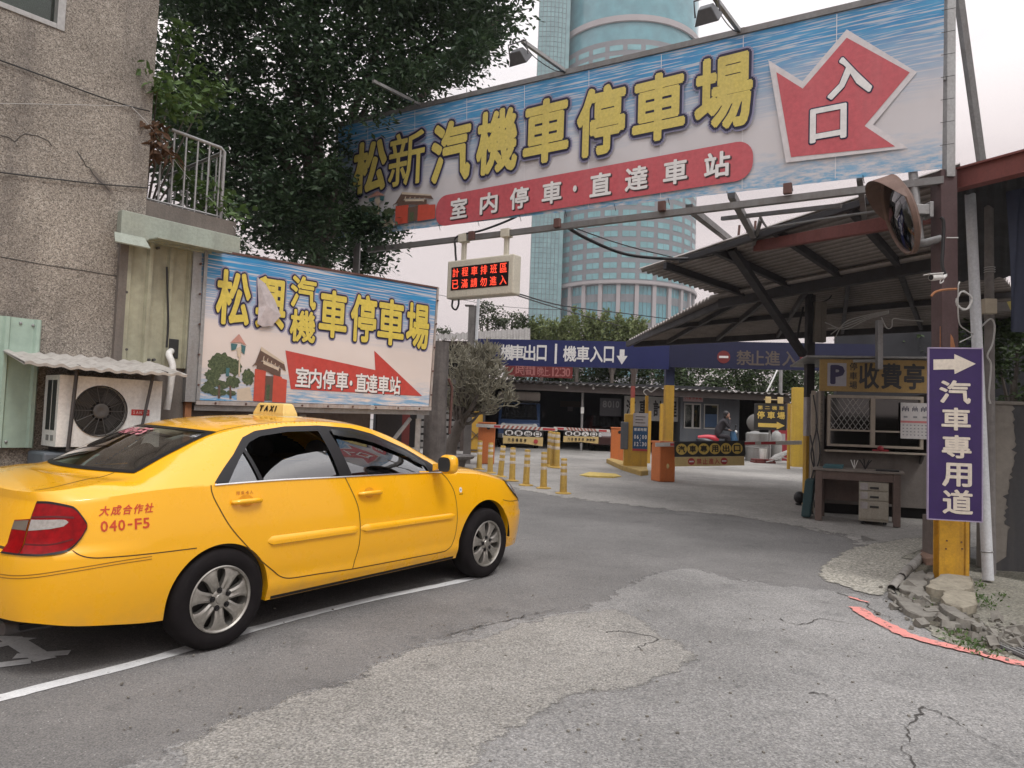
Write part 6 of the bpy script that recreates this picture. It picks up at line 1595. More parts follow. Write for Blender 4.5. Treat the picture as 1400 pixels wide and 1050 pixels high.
def post(mb, px, py, Y, py_top, w, zb=None, mi=0):
    p = at(px, py, Y); z0 = gz(Y) - .02 if zb is None else zb; z1 = at(px, py_top, Y)[2]; p0 = V3(p[0], p[1], z0); mb.bar(p0, V3(p[0], p[1], z1), w, w, V3(0, 1, 0), mi); return p0, z1
# --- left shed with the pale corrugated roof
sb_ = at(610, 560, 23.5)
shed = thing('corrugated_shed', 'open shed with a pale corrugated roof behind the pencil tree and the billboard end', 'shed', (sb_[0], sb_[1], gz(23.5)))
corr(at(560, 463, 24), at(725, 466, 24), at(560, 460, 31), at(725, 448, 31), 21, .05, m_roof, 'roof', shed)
mb = MB(); mb.bar(at(560, 468, 24.1), at(735, 471, 24.1), .06, .14); mb.bar(at(560, 487, 25), at(655, 489, 25), .10, .18); mb.build('beam', m_wood, shed)
mb = MB()
for k in range(15):
    y = 522 + k * 9.5; mb.bar(at(570, y, 25.4), at(632, y, 25.4), .05, .17)
mb.build('slatted_wall', dirty('grey_slats', (.22, .21, .20), (.07, .06, .055), .6, 3, .8), shed)
mb = MB(); mb.box(at(560, 520, 26.2) * V3(1, 1, 0) + V3(0, 0, gz(26)), at(655, 470, 26.4)); mb.build('back_board', m_dark, shed)
mb = MB(); post(mb, 634, 560, 25.2, 470, .16); mb.build('post', m_wood, shed)
mb = MB(); mb.bar(at(596, 482, 23), at(606, 487, 23), .04, .03); mb.build('lamp_tube', m_white, shed)
# yellow mesh gate leaf beside the tree
gt_ = thing('yellow_mesh_gate', 'narrow yellow mesh gate leaf with a black cross brace beside the pencil tree', 'gate', (*at(650, 600, 22.8)[:2], gz(22.8)))
c0_, c1_ = at(640, 600, 22.8), at(659, 600, 22.8); gf = Fr(V3(c0_[0], c0_[1], gz(22.8)), V3(1, 0, 0), UP, V3(0, -1, 0)); gw = c1_[0] - c0_[0]; gh_ = at(650, 562, 22.8)[2] - gz(22.8)
mb = MB(); mb.fbox(gf, 0, gw, .12, gh_, -.02, 0); mb.build('panel', m_yelp, gt_)
mb = MB()
mb.bar(gf.P(0, gh_ * .3, .03), gf.P(gw, gh_ * .6, .03), .025); mb.bar(gf.P(0, gh_ * .62, .03), gf.P(gw, gh_ * .35, .03), .025); mb.bar(gf.P(0, gh_ * .14, .03), gf.P(gw, gh_ * .14, .03), .04); mb.build('cross_brace', m_darksteel, gt_)
mb = MB(); mb.bar(gf.P(gw + .04, 0, 0), gf.P(gw + .04, gh_ + .3, 0), .06); mb.build('gate_post', m_darksteel, gt_)
# grey square post with a white pipe
gp_ = thing('grey_post', 'grey flat-topped post with a white pipe behind the pencil tree, under the LED display', 'post', (*at(644, 500, 19.9)[:2], gz(19.9)))
mb = MB(); post(mb, 643, 500, 20.0, 418, .20); p_ = at(642, 418, 20.0); mb.obox(p_, np.eye(3), (.12, .12, .012)); mb.build('shaft', m_pill, gp_)
mb = MB(); p_ = at(650.5, 480, 19.85); z1 = at(652, 404, 19.85)[2]; mb.cyl(p_, V3(p_[0] + .02, p_[1], z1), .045, n=10); mb.build('pipe', m_whitem, gp_, smooth=50)

# --- blue gate sign across the entrance
GY = 20.5
gl, gr = at(649, 465, GY), at(1200, 465, GY - 1.6)
gU = nrm((gr - gl) * V3(1, 1, 0)); gs_ = Fr(V3(gl[0], gl[1], 0), gU, UP, V3(gU[1], -gU[0], 0))
sign = thing('blue_gate_sign', 'long dark blue overhead sign with white characters across the car park entrance', 'sign', (gl[0], gl[1], 0), math.atan2(gU[1], gU[0]))
ty0 = (gs_.xy(650, 500)[1] + gs_.xy(900, 503)[1]) / 2; ty1 = (gs_.xy(650, 464)[1] + gs_.xy(860, 466)[1]) / 2; GWd = gs_.xy(1200, 470)[0]
xs_ = gs_.xy(915, 480)[0]
mb = MB(); mb.fbox(gs_, 0, xs_, ty0, ty1, -.08, 0); mb.build('panel', m_blue, sign); mb = MB(); mb.fbox(gs_, xs_ + .004, GWd, ty0 + .06, ty1 + .05, -.09, -.012); mb.build('panel', dirty('gate_blue_shaded', (.008, .010, .045), (.012, .014, .04), .3, 2.5, .55, fine=15), sign)  # right panel: canopy shade put into a darker copy of the blue
mb = MB(); ch_h = (ty1 - ty0)
for ch, px, w_ in [('機', 693.5, 19), ('車', 707.5, 19), ('出', 724, 17), ('口', 740.5, 14), ('機', 779, 19), ('車', 797, 18), ('入', 815.5, 18), ('口', 832.5, 14)]:
    c = gs_.xy(px, 484); w2 = w_ * .0105; fitl(mb, gs_, ch, c[0] - w2 * .93, c[0] + w2 * .93, ty0 + ch_h * .20, ty0 + ch_h * .80, .025, .004, dz=.0004)
c = gs_.xy(760, 482)[0]; mb.fbox(gs_, c - .03, c + .03, ty0 + .08, ty1 - .10, 0, .006)
c = gs_.xy(850.5, 485)[0]; my_ = (ty0 + ty1) / 2
mb.flat(gs_, [(c - .065, ty1 - .22), (c + .065, ty1 - .22), (c + .065, my_ - .03), (c + .15, my_ - .03), (c, ty0 + .10), (c - .15, my_ - .03), (c - .065, my_ - .03)], .005)
mb.build('lettering', m_signw, sign)
mb = MB(); m_gshaded = plain('gate_letter_shaded', (.105, .08, .065), .6)  # lettering colour dimmed to carry the shade under the canopy
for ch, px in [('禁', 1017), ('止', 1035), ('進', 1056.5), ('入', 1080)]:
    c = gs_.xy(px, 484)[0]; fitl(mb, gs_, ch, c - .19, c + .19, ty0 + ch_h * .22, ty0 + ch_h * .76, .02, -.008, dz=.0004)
mb.build('lettering', m_gshaded, sign)
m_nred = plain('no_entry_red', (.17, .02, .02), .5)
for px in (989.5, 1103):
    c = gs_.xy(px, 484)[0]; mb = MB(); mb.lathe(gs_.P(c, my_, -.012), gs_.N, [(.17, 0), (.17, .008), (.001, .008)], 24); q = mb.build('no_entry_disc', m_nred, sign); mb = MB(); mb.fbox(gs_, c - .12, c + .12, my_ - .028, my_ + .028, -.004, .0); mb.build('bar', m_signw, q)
# posts of the gate
def painted_post(name, label, px, pyt, pyb_split, Y, w, tops, group=None):
    p = at(px, 540, Y); t_ = thing(name, label, 'post', (p[0], p[1], gz(Y)), group=group)
    zs = [gz(Y) - .02] + [at(px, y, Y)[2] for y in pyb_split] + [at(px, pyt, Y)[2]]
    for i, m in enumerate(tops):
        mb = MB(); mb.bar(V3(p[0], p[1], zs[i]), V3(p[0], p[1], zs[i + 1]), w, w, V3(0, 1, 0)); mb.build('post_section', m, t_, bevel=.008)
    return t_
m_dblue = dirty('post_dark_blue', (.02, .028, .08), (.03, .03, .04), .4, 5, .6)
m_pwhite = dirty('post_white', (.40, .37, .37), (.15, .12, .1), .5, 5, .7); m_pred = dirty('post_red', (.25, .045, .035), (.1, .05, .04), .5, 5, .7)
painted_post('gate_post', 'thick square post, dark blue above and yellow below, under the blue gate sign', 914.5, 466, [527], 20.0, .24, [m_yelp, m_dblue])
painted_post('gate_post', 'thin post, yellow below with a red and rusty top, behind the yellow ticket machine', 865, 500, [544, 528], 22.8, .125, [m_yelp, m_pred, m_wood])
painted_post('yellow_post', 'slim yellow post with a loose wire on its top, just right of the ticket machine', 884.5, 541, [], 20.6, .085, [m_yelp])
painted_post('yellow_post', 'short slim yellow post, second right of the ticket machine', 889, 562, [], 22.5, .09, [m_yelp])
painted_post('yellow_post', 'slim yellow post just left of the thick blue and yellow post', 905, 552, [], 23.0, .10, [m_yelp])
cable('cable', [at(884, 541, 20.6), at(880, 536, 20.6), at(884, 532, 20.6), at(890, 536, 20.6), at(896, 532, 20.5)], .014, m_wire_l, 'loose grey wire curling on top of the slim yellow post')
# red sign below
rs0 = at(690, 515, 22.5); rsf = Fr(V3(rs0[0], rs0[1], 0), V3(1, 0, 0), UP, V3(0, -1, 0)); rz0, rz1 = rsf.xy(720, 515)[1], rsf.xy(720, 497)[1]; rw = rsf.xy(783, 505)[0]
rst = thing('red_hours_sign', 'dark red sign with pale opening hours hanging below the blue gate sign', 'sign', (rs0[0], rs0[1], rz0))
mb = MB(); mb.fbox(rsf, 0, rw, rz0, rz1, -.04, 0); mb.build('panel', dirty('sign_dark_red', (.15, .016, .015), (.1, .03, .03), .4, 3, .5), rst)
mb = MB(); m_rtx = plain('sign_rose', (.34, .13, .12), .6); rh = rz1 - rz0
for ch, px, w_ in [('時', 712, .16), ('間', 723, .16), ('晚', 739, .10), ('上', 746, .10), ('.', 751.5, .02), ('1', 756, .05), ('2', 761.5, .07), (':', 766, .02), ('3', 770.5, .07), ('0', 776.5, .07)]:
    c = rsf.xy(px, 508)[0]; fitl(mb, rsf, ch, c - w_, c + w_, rz0 + rh * .10, rz0 + rh * (.78 if w_ < .15 else .9), .012, .003) if ch != '.' else mb.fbox(rsf, c - .02, c + .02, rz0 + rh * .15, rz0 + rh * .25, 0, .003)
c = rsf.xy(731, 508)[0]; mb.fbox(rsf, c - .012, c + .012, rz0 + .05, rz1 - .03, 0, .003); mb.build('lettering', m_rtx, rst)

# --- low garage building at the back
GA0, GA1 = at(585, 515, 27.0), at(1082, 539.5, 27.0)
gar = thing('low_garage', 'low dark open-fronted garage with a wavy corrugated eave at the back of the lot', 'garage', (GA0[0], GA0[1], gz(27)))
corr(GA0 + V3(-2, 0, .04), GA1 + V3(.2, 0, .0), GA0 + V3(-2, 8.2, .12), GA1 + V3(.2, 8.2, .12), 64, .05, m_roof, 'roof', gar, nv=2)
mb = MB(); fz = .30; mb.add([GA0 + V3(-2, .15, -.05), GA1 + V3(0, .15, -.05), GA1 + V3(0, .15, -.26), GA0 + V3(-2, .15, -.30), GA0 + V3(-2, .22, -.05), GA1 + V3(0, .22, -.05), GA1 + V3(0, .22, -.26), GA0 + V3(-2, .22, -.30)], [[3, 2, 1, 0], [4, 5, 6, 7], [0, 1, 5, 4], [1, 2, 6, 5], [2, 3, 7, 6], [3, 0, 4, 7]]); mb.build('fascia', dirty('fascia_brown', (.075, .06, .054), (.05, .04, .035), .6, 2, .8), gar)
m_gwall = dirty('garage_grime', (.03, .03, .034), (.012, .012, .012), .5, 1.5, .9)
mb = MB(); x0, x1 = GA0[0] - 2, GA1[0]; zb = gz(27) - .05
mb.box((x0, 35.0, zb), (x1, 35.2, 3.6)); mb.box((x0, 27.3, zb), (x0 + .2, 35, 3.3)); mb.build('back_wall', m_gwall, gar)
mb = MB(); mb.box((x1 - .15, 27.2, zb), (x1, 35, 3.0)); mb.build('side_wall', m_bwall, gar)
for k, px in enumerate((796, 690, 1000)):
    mb = MB(); p = at(px, 560, 28.5 if k else 27.6); mb.cyl(V3(p[0], p[1], gz(p[1])), V3(p[0], p[1], 3.1), .05, n=8); q = mb.build('post', m_galv, gar, smooth=50)
    if k == 0: mb = MB(); mb.obox(V3(p[0], p[1] - .06, at(796, 561, 27.6)[2]), np.eye(3), (.06, .03, .12)); mb.build('switch_box', m_white, q)
for px, py in ((766, 526), (775, 530), (811, 531)):
    c = at(px, py, 27.2); mb = MB(); mb.cyl(c + V3(0, 0, .12), c, .02, n=6); mb.ball(c, .07, 8, 6); mb.build('bulb', m_white, gar, smooth=60)
def board(name, label, cat, px0, py0, px1, py1, Y, mat, letters=None, lm=None, thick=.04):
    a = at(px0, py1, Y); b = at(px1, py1, Y); t_ = at((px0 + px1) / 2, py0, Y); fr_ = Fr(a, V3(1, 0, 0), UP, V3(0, -1, 0)); W_ = b[0] - a[0]; H_ = t_[2] - (a[2] + b[2]) / 2
    th = thing(name, label, cat, tuple(a)); mb = MB(); mb.fbox(fr_, 0, W_, 0, H_, -thick, 0); mb.build('panel', mat, th)
    if letters:
        mb = MB()
        for ch, cx, cy, w_, h_, bo in letters: fitl(mb, fr_, ch, (cx - w_) * W_, (cx + w_) * W_, (cy - h_) * H_, (cy + h_) * H_, bo, .004, dz=.0004)
        mb.build('lettering', lm, th)
    return th, fr_, W_, H_
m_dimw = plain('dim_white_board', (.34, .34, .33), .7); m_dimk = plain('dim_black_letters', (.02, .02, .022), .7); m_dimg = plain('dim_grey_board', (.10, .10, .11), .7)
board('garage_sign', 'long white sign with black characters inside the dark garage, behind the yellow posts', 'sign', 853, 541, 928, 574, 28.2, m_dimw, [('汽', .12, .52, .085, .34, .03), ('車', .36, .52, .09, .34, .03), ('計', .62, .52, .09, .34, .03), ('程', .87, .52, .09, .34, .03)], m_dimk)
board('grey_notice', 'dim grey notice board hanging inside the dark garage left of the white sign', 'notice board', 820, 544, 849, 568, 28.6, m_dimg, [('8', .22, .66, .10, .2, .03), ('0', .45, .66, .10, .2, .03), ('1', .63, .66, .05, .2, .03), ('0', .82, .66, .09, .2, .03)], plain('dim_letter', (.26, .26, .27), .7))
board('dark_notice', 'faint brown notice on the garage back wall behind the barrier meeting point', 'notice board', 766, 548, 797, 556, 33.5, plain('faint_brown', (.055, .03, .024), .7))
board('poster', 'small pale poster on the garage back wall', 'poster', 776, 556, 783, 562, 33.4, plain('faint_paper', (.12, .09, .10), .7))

# --- blue delivery truck parked inside
tb_ = at(709, 600, 28.0); tz = gz(28)
tk = thing('blue_truck', 'small blue delivery truck with a white load cover parked nose-out in the dark garage', 'truck', (tb_[0], tb_[1], tz))
Lx = lambda x, y, z: V3(tb_[0] + x, tb_[1] + y, tz + z)
m_tblue = plain('truck_blue', (.035, .08, .20), .35, 0, .5, .4)
mb = MB(); prof = [(-.02, .45), (-.06, .95), (.02, 1.05), (.38, 1.75), (1.5, 1.80), (1.5, .45)]
W2 = .80; V = [Lx(-W2, y, z) for y, z in prof] + [Lx(W2, y, z) for y, z in prof]; n = len(prof)
mb.add(V, [list(range(n))[::-1], list(range(n, 2 * n))] + [[i, i + 1, i + 1 + n, i + n] for i in range(n - 1)] + [[n - 1, 0, n, 2 * n - 1]]); mb.build('cab', m_tblue, tk, bevel=.04)
mb = MB(); mb.add([Lx(-.70, .035, 1.10), Lx(.70, .035, 1.10), Lx(.64, .345, 1.70), Lx(-.64, .345, 1.70)], [[0, 1, 2, 3]]); mb.v[-1] += V3(0, -.02, .01); mb.build('windscreen', plain('truck_glass', (.02, .022, .025), .06, 0, .8), tk)
mb = MB(); mb.fbox(Fr(Lx(0, -.06, 0), V3(1, 0, 0)), -.62, .62, .80, .93, .0, .03); mb.build('grille', m_white, tk, bevel=.01)
for s_ in (-1, 1):
    mb = MB(); mb.lathe(Lx(s_ * .60, -.07, .86), V3(0, -1, 0), [(.10, 0), (.10, .03), (.06, .045), (.001, .05)], 16); mb.build('headlight', plain('truck_lamp', (.65, .65, .62), .2), tk, smooth=50)
    mb = MB(); mb.cyl(Lx(s_ * .70 - .09, .55, .29), Lx(s_ * .70 + .09, .55, .29), .29, n=20); mb.build('wheel', m_tyre, tk, smooth=50)
    mb = MB(); mb.obox(Lx(s_ * .93, .15, 1.35), np.eye(3), (.06, .03, .12)); mb.bar(Lx(s_ * .80, .2, 1.3), Lx(s_ * .92, .16, 1.3), .02); mb.build('mirror', m_trim, tk)
mb = MB(); mb.box(Lx(-.80, -.10, .38), Lx(.80, .02, .55)); mb.build('bumper', plain('truck_bumper', (.10, .10, .11), .6), tk, bevel=.03)
mb = MB(); mb.box(Lx(-.82, 1.55, .55), Lx(.82, 4.0, .75)); mb.build('load_bed', m_tblue, tk)
mb = MB(); mb.box(Lx(-.86, .55, 1.84), Lx(.80, 4.0, 2.20)); mb.build('load_cover', dirty('white_tarp', (.52, .47, .43), (.25, .2, .17), .5, 4, .8), tk, bevel=.07)
mb = MB(); mb.fbox(Fr(Lx(0, -.10, 0), V3(1, 0, 0)), -.62, -.30, .40, .54, .0, .02); mb.build('number_plate', m_white, tk)
# dark car in shadow near the right barrier box
cb = at(838, 607, 27.8); cz = gz(27.8)
pc = thing('dark_car', 'dark car deep in the garage shade behind the middle orange barrier box', 'car', (cb[0], cb[1], cz))
Lc = lambda x, y, z: V3(cb[0] + x, cb[1] + y, cz + z)
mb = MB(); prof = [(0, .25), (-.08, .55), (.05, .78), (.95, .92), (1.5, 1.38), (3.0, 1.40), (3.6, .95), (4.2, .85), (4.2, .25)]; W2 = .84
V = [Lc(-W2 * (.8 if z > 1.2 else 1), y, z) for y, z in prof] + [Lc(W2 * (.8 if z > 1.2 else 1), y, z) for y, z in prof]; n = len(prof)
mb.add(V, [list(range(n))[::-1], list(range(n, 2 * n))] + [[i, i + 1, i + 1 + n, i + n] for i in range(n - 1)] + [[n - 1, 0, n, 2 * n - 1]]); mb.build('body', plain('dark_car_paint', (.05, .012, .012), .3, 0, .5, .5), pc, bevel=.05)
for s_ in (-1, 1):
    mb = MB(); mb.obox(Lc(s_ * .62, -.04, .62), np.eye(3), (.17, .06, .07)); mb.build('headlight', plain('car_lamp', (.5, .5, .5), .2), pc, bevel=.02)
    mb = MB(); mb.cyl(Lc(s_ * .74 - .09, .75, .29), Lc(s_ * .74 + .09, .75, .29), .30, n=18); mb.build('wheel', m_tyre, pc, smooth=50)
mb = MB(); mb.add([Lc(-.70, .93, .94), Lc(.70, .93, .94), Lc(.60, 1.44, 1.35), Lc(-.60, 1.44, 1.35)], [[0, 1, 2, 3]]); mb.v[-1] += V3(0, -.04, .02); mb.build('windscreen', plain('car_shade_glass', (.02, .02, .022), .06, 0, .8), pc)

# --- lift barriers
m_boomw = dirty('boom_white', (.60, .575, .54), (.3, .25, .2), .4, 5, .5); m_boomr = plain('boom_red', (.45, .045, .05), .5); m_pnk = plain('panel_black', (.022, .02, .02), .6); m_pyel = dirty('panel_cream', (.62, .46, .20), (.4, .3, .15), .4, 4, .6); m_disc = plain('panel_disc', (.62, .44, .10), .6); m_pchr = plain('panel_letter', (.03, .02, .015), .6); m_pred2 = plain('panel_red', (.42, .05, .05), .6)
m_stripe = plain('boom_stripe', (.34, .12, .09), .6)
def barrier(label, px, py_base, py_top, w_, d_, boom_px, boom_py, boom_end, panel, Y=None, group=None, lens=None, rot=0.0):
    b = gp(px, py_base) if Y is None else V3(*at(px, py_base, Y)[:2], gz(Y)); Y = b[1]; H_ = at(px, py_top, Y)[2] - b[2]
    t_ = thing('lift_barrier', label, 'barrier', tuple(b), group=group)
    U = V3(math.cos(rot), math.sin(rot), 0); fr_ = Fr(b, U, UP, V3(U[1], -U[0], 0))
    mb = MB(); mb.fbox(fr_, -w_ / 2, w_ / 2, .0, H_ - .03, -d_ / 2, d_ / 2); cb_ = mb.build('cabinet', m_org, t_, bevel=.025)
    mb = MB(); mb.fbox(fr_, -w_ / 2 - .015, w_ / 2 + .015, H_ - .03, H_ + .02, -d_ / 2 - .015, d_ / 2 + .015); mb.build('cabinet_lid', m_org, t_, bevel=.012)
    mb = MB(); c = fr_.P(.0, H_ * .42, d_ / 2); mb.ball(c + fr_.V * (-.02), (.04, .012, .06), 10, 6) if lens else mb.cyl(fr_.P(w_ * .1, H_ - .13, d_ / 2 - .01), fr_.P(w_ * .1, H_ - .13, d_ / 2 + .012), .05, n=14); mb.build('lock_cover' if lens else 'lamp_eye', m_pyel if lens else m_black, cb_)
    e0 = at(boom_px, boom_py, Y - d_ / 2 - .06); e1 = at(*boom_end, Y - d_ / 2 - .06); d = nrm(e1 - e0); L = np.linalg.norm(e1 - e0); bf = Fr(e0, d, nrm(UP - d * d[2]), V3(0, -1, 0))
    mb = MB(); mb.fbox(bf, 0, L, -.045, .045, -.02, .02); bm_ = mb.build('boom', m_boomw, t_, bevel=.006)
    return t_, b, bf, L, bm_
def redbars(bf, L, spans, bm_, m=None):
    mb = MB()
    for a, b in spans: mb.fbox(bf, L * a, L * b, -.03, .03, .0205, .023)
    mb.build('red_band', m or m_boomr, bm_)
# left box (boom towards the middle)
t_, b, bf, L, bm_ = barrier('lift barrier with an orange cabinet beside the yellow mesh gate, boom reaching right', 664, 634, 578, .46, .36, 651, 581.5, (762, 587.5), None, group='lift barriers')
redbars(bf, L, [(.22, .30), (.82, .97)], bm_)
mb = MB()
for k in range(9): x = L * (.31 + .055 * k); mb.add([bf.P(x, -.045, .0215), bf.P(x + .06, -.045, .0215), bf.P(x + .12, .045, .0215), bf.P(x + .06, .045, .0215)], [[0, 1, 2, 3]])
mb.build('striped_tape', m_stripe, bm_)
def hanging_panel(bf, x0, x1, h, tx, t_, tilt=0.0, arrows=False):
    q = lambda x, y: (x, y + tilt * (x - x0))
    mb = MB(); mb.flat(bf, [q(x0, -.05), q(x1, -.05), q(x1, -.05 - h * .5), q(x0, -.05 - h * .5)], .03); mb.add([bf.P(*q(x0, -.05), .027), bf.P(*q(x1, -.05), .027), bf.P(*q(x1, -.05 - h), .0), bf.P(*q(x0, -.05 - h), .0)], [[0, 1, 2, 3]]); pn = mb.build('hanging_panel', m_pnk, t_)
    mb = MB(); mb.add([bf.P(*q(x0, -.05 - h * .47), .034), bf.P(*q(x0, -.05 - h), .026), bf.P(*q((x0 + x1) / 2, -.05 - h * .93), .05), bf.P(*q(x1, -.05 - h * 1.05), .03), bf.P(*q(x1, -.05 - h * .45), .036), bf.P(*q((x0 + x1) / 2, -.05 - h * .47), .045)], [[0, 1, 2, 5], [5, 2, 3, 4]]); mb.build('lower_strip', m_pyel, pn)
    mb = MB(); ml = MB(); n = 4
    for k, ch in enumerate(tx):
        cx = x0 + (x1 - x0) * (k + .6) / (n + .2); P = [q(cx + .115 * math.cos(a), -.05 - h * .25 + .075 * math.sin(a)) for a in np.linspace(0, 2 * math.pi, 17)[:-1]]; mb.flat(bf, P, .034); yy = q(cx, -.05 - h * .25)[1]; fitl(ml, bf, ch, cx - .07, cx + .07, yy - .055, yy + .055, .03, .038)
    mb.build('disc', m_signw, pn)
    for k in range(5):
        cx = x0 + (x1 - x0) * (.15 + .1 * k); yy = q(cx, -.05 - h * .72)[1]
        for zz in (0,): fitl(ml, bf, '汽車機車停'[k], cx - .035, cx + .035, yy - .05, yy + .05, .02, .055)
    if arrows:
        for k in range(3): cx = x0 + (x1 - x0) * (.66 + .09 * k); yy = q(cx, -.05 - h * .72)[1]; ml.flat(bf, [(cx, yy - .045), (cx + .10, yy), (cx, yy + .045)], .056)
    ml.build('lettering', m_pchr, pn)
    if not arrows: cx = x0 + (x1 - x0) * .82; yy = q(cx, -.05 - h * .75)[1]; mb = MB(); mb.lathe(bf.P(cx, yy, .05), bf.N, [(.06, 0), (.06, .006), (.001, .006)], 16); mb.build('no_entry_disc', m_pred2, pn)
hanging_panel(bf, L * .34, L * .83, .40, '機車出口', t_)
# middle box (boom towards the left)
t_, b, bf, L, bm_ = barrier('lift barrier on the yellow kerb left of the ticket machine, its boom reaching left', 844, 631, 585, .44, .36, 757, 585.5, (834, 589.5), None, group='lift barriers', rot=-.12)
redbars(bf, L, [(.05, .18), (.80, .94)], bm_)
mb = MB()
for k in range(9): x = L * (.22 + .06 * k); mb.add([bf.P(x + .06, -.045, .0215), bf.P(x + .12, -.045, .0215), bf.P(x + .06, .045, .0215), bf.P(x, .045, .0215)], [[0, 1, 2, 3]])
mb.build('striped_tape', m_stripe, bm_)
hanging_panel(bf, L * .18, L * .80, .36, '機車入口', t_, tilt=.02, arrows=True)
# front box, long boom with the exit board
t_, b, bf, L, bm_ = barrier('nearest lift barrier, its long boom carrying the exit board to the right', 906, 658, 604, .40, .42, 896, 608, (1096, 605), None, group='lift barriers', lens=True, rot=.3)
redbars(bf, L, [(.10, .145), (.60, .68), (.72, .82)], bm_)
x0, x1 = bf.xy(922, 620, .02)[0], bf.xy(1018, 620, .02)[0]; Hb = bf.xy(970, 604, .02)[1] - bf.xy(970, 625, .02)[1]; H2 = bf.xy(970, 625, .02)[1] - bf.xy(970, 638, .02)[1]; yt = bf.xy(970, 603, .02)[1]
mb = MB(); mb.fbox(bf, x0, x1, yt - Hb, yt, .025, .045); pn = mb.build('exit_board', m_pnk, t_); mb = MB(); mb.fbox(bf, x0, x1 - .02, yt - Hb - H2, yt - Hb - .003, .025, .043); lo_ = mb.build('lower_board', m_pyel, t_)
mb = MB(); ml = MB(); cy = yt - Hb * .5
for k, ch in enumerate('汽車專用出口'):
    cx = x0 + (x1 - x0) * (.10 + .158 * k); R_ = Hb * .36; mb.flat(bf, [(cx + R_ * math.cos(a), cy + R_ * math.sin(a)) for a in np.linspace(0, 2 * math.pi, 25)[:-1]], .049); fitl(ml, bf, ch, cx - R_ * .62, cx + R_ * .62, cy - R_ * .62, cy + R_ * .62, .035, .052)
mb.build('disc', m_disc, pn); ml.build('lettering', m_pchr, pn)
mb = MB(); cy = yt - Hb - H2 * .5
for k, ch in enumerate('禁止進入'): cx = x0 + (x1 - x0) * (.345 + .085 * k); fitl(mb, bf, ch, cx - .055, cx + .055, cy - H2 * .3, cy + H2 * .3, .02, .047)
mb.build('lettering', m_pred2, lo_)
for f_ in (.235, .70):
    mb = MB(); cx = x0 + (x1 - x0) * f_; mb.lathe(bf.P(cx, cy, .043), bf.N, [(H2 * .36, 0), (H2 * .36, .006), (.001, .006)], 18); q = mb.build('no_entry_disc', m_pred2, lo_); mb = MB(); mb.fbox(bf, cx - H2 * .24, cx + H2 * .24, cy - H2 * .07, cy + H2 * .07, .050, .052); mb.build('bar', m_signw, q)
# --- ticket machine on its kerb
tmb = gp(869, 644); TY = tmb[1]
tm = thing('ticket_machine', 'tall yellow ticket machine with a blue opening-hours panel', 'ticket machine', tuple(tmb))
fr_ = Fr(tmb, nrm(V3(1, -.12, 0)), UP); W_ = .58; H_ = at(868, 566, TY)[2] - tmb[2]
mb = MB(); mb.fbox(fr_, -.32, .30, .08, H_, -.5, 0); mb.build('cabinet', m_yelp, tm, bevel=.02)
mb = MB(); mb.fbox(fr_, -.10, .29, H_ - .32, H_ + .03, .001, .012); q = mb.build('notice', m_pwhite, tm); mb = MB()
for k in range(3): mb.fbox(fr_, -.04, .22 - .06 * (k % 2), H_ - .08 - .08 * k, H_ - .06 - .08 * k, .012, .014)
mb.build('lettering', m_pchr, q)
mb = MB(); mb.fbox(fr_, -.10, .29, H_ - .92, H_ - .33, .001, .014); hp_ = mb.build('hours_panel', plain('panel_blue', (.018, .07, .16), .5), tm)
mb = MB(); mb.fbox(fr_, -.10, .29, H_ - .98, H_ - .925, .001, .015); mb.build('hours_trim', m_pred2, hp_)
mb = MB()
for k, ch in enumerate('營業時間'): fitl(mb, fr_, ch, -.07 + .085 * k, .00 + .085 * k, H_ - .45, H_ - .37, .02, .017)
for r_, tx in enumerate(('06:00', '12:30')):
    for k, ch in enumerate(tx): fitl(mb, fr_, ch, -.065 + .070 * k + (.02 if ch == ':' else 0), -.015 + .070 * k - (.015 if ch == ':' else 0), H_ - .66 - .19 * r_, H_ - .55 - .19 * r_, .03, .017)
fitl(mb, fr_, '|', .08, .10, H_ - .72, H_ - .67, 0, .017)
mb.build('lettering', m_signw, hp_)
mb = MB(); mb.fbox(fr_, -.42, -.22, H_ - .95, H_ - .22, -.06, .05); mb.build('card_reader', plain('reader_grey', (.10, .105, .115), .5), tm, bevel=.02)
kp = [gp(*q)[:2] for q in [(829, 633), (836, 632), (884, 644), (886, 650), (876, 651), (850, 643)]]
mb = MB(); zc_ = gz(TY); n = len(kp); V = [V3(x, y, gz(y) + .13) for x, y in kp] + [V3(x, y, gz(y) - .02) for x, y in kp]; mb.add(V, [list(range(n))[::-1]] + [[i, (i + 1) % n, (i + 1) % n + n, i + n] for i in range(n)])
tag(mb.build('traffic_island', dirty('kerb_yellow', (.42, .28, .08), (.15, .12, .09), .7, 4, .85), bevel=.02), 'yellow painted kerb island under the ticket machine and the middle barrier cabinet', 'traffic island')
# flat yellow plate on the ground
c = gp(825, 651); pf_ = [gp(*q) for q in [(792, 650), (806, 647.5), (842, 650), (850, 652), (838, 654), (805, 653)]]
mb = MB(); n = 6; V = [p + V3(0, 0, .045) * (1 if i not in (0, 3) else .3) for i, p in enumerate(pf_)] + [p for p in pf_]; mb.add(V, [list(range(n))] + [[i, i + n, (i + 1) % n + n, (i + 1) % n] for i in range(n)]); tag(mb.build('ground_plate', dirty('plate_yellow', (.55, .40, .10), (.25, .2, .12), .6, 6, .8)), 'low yellow plate lying flat on the lot floor right of the bollards', 'ground plate')
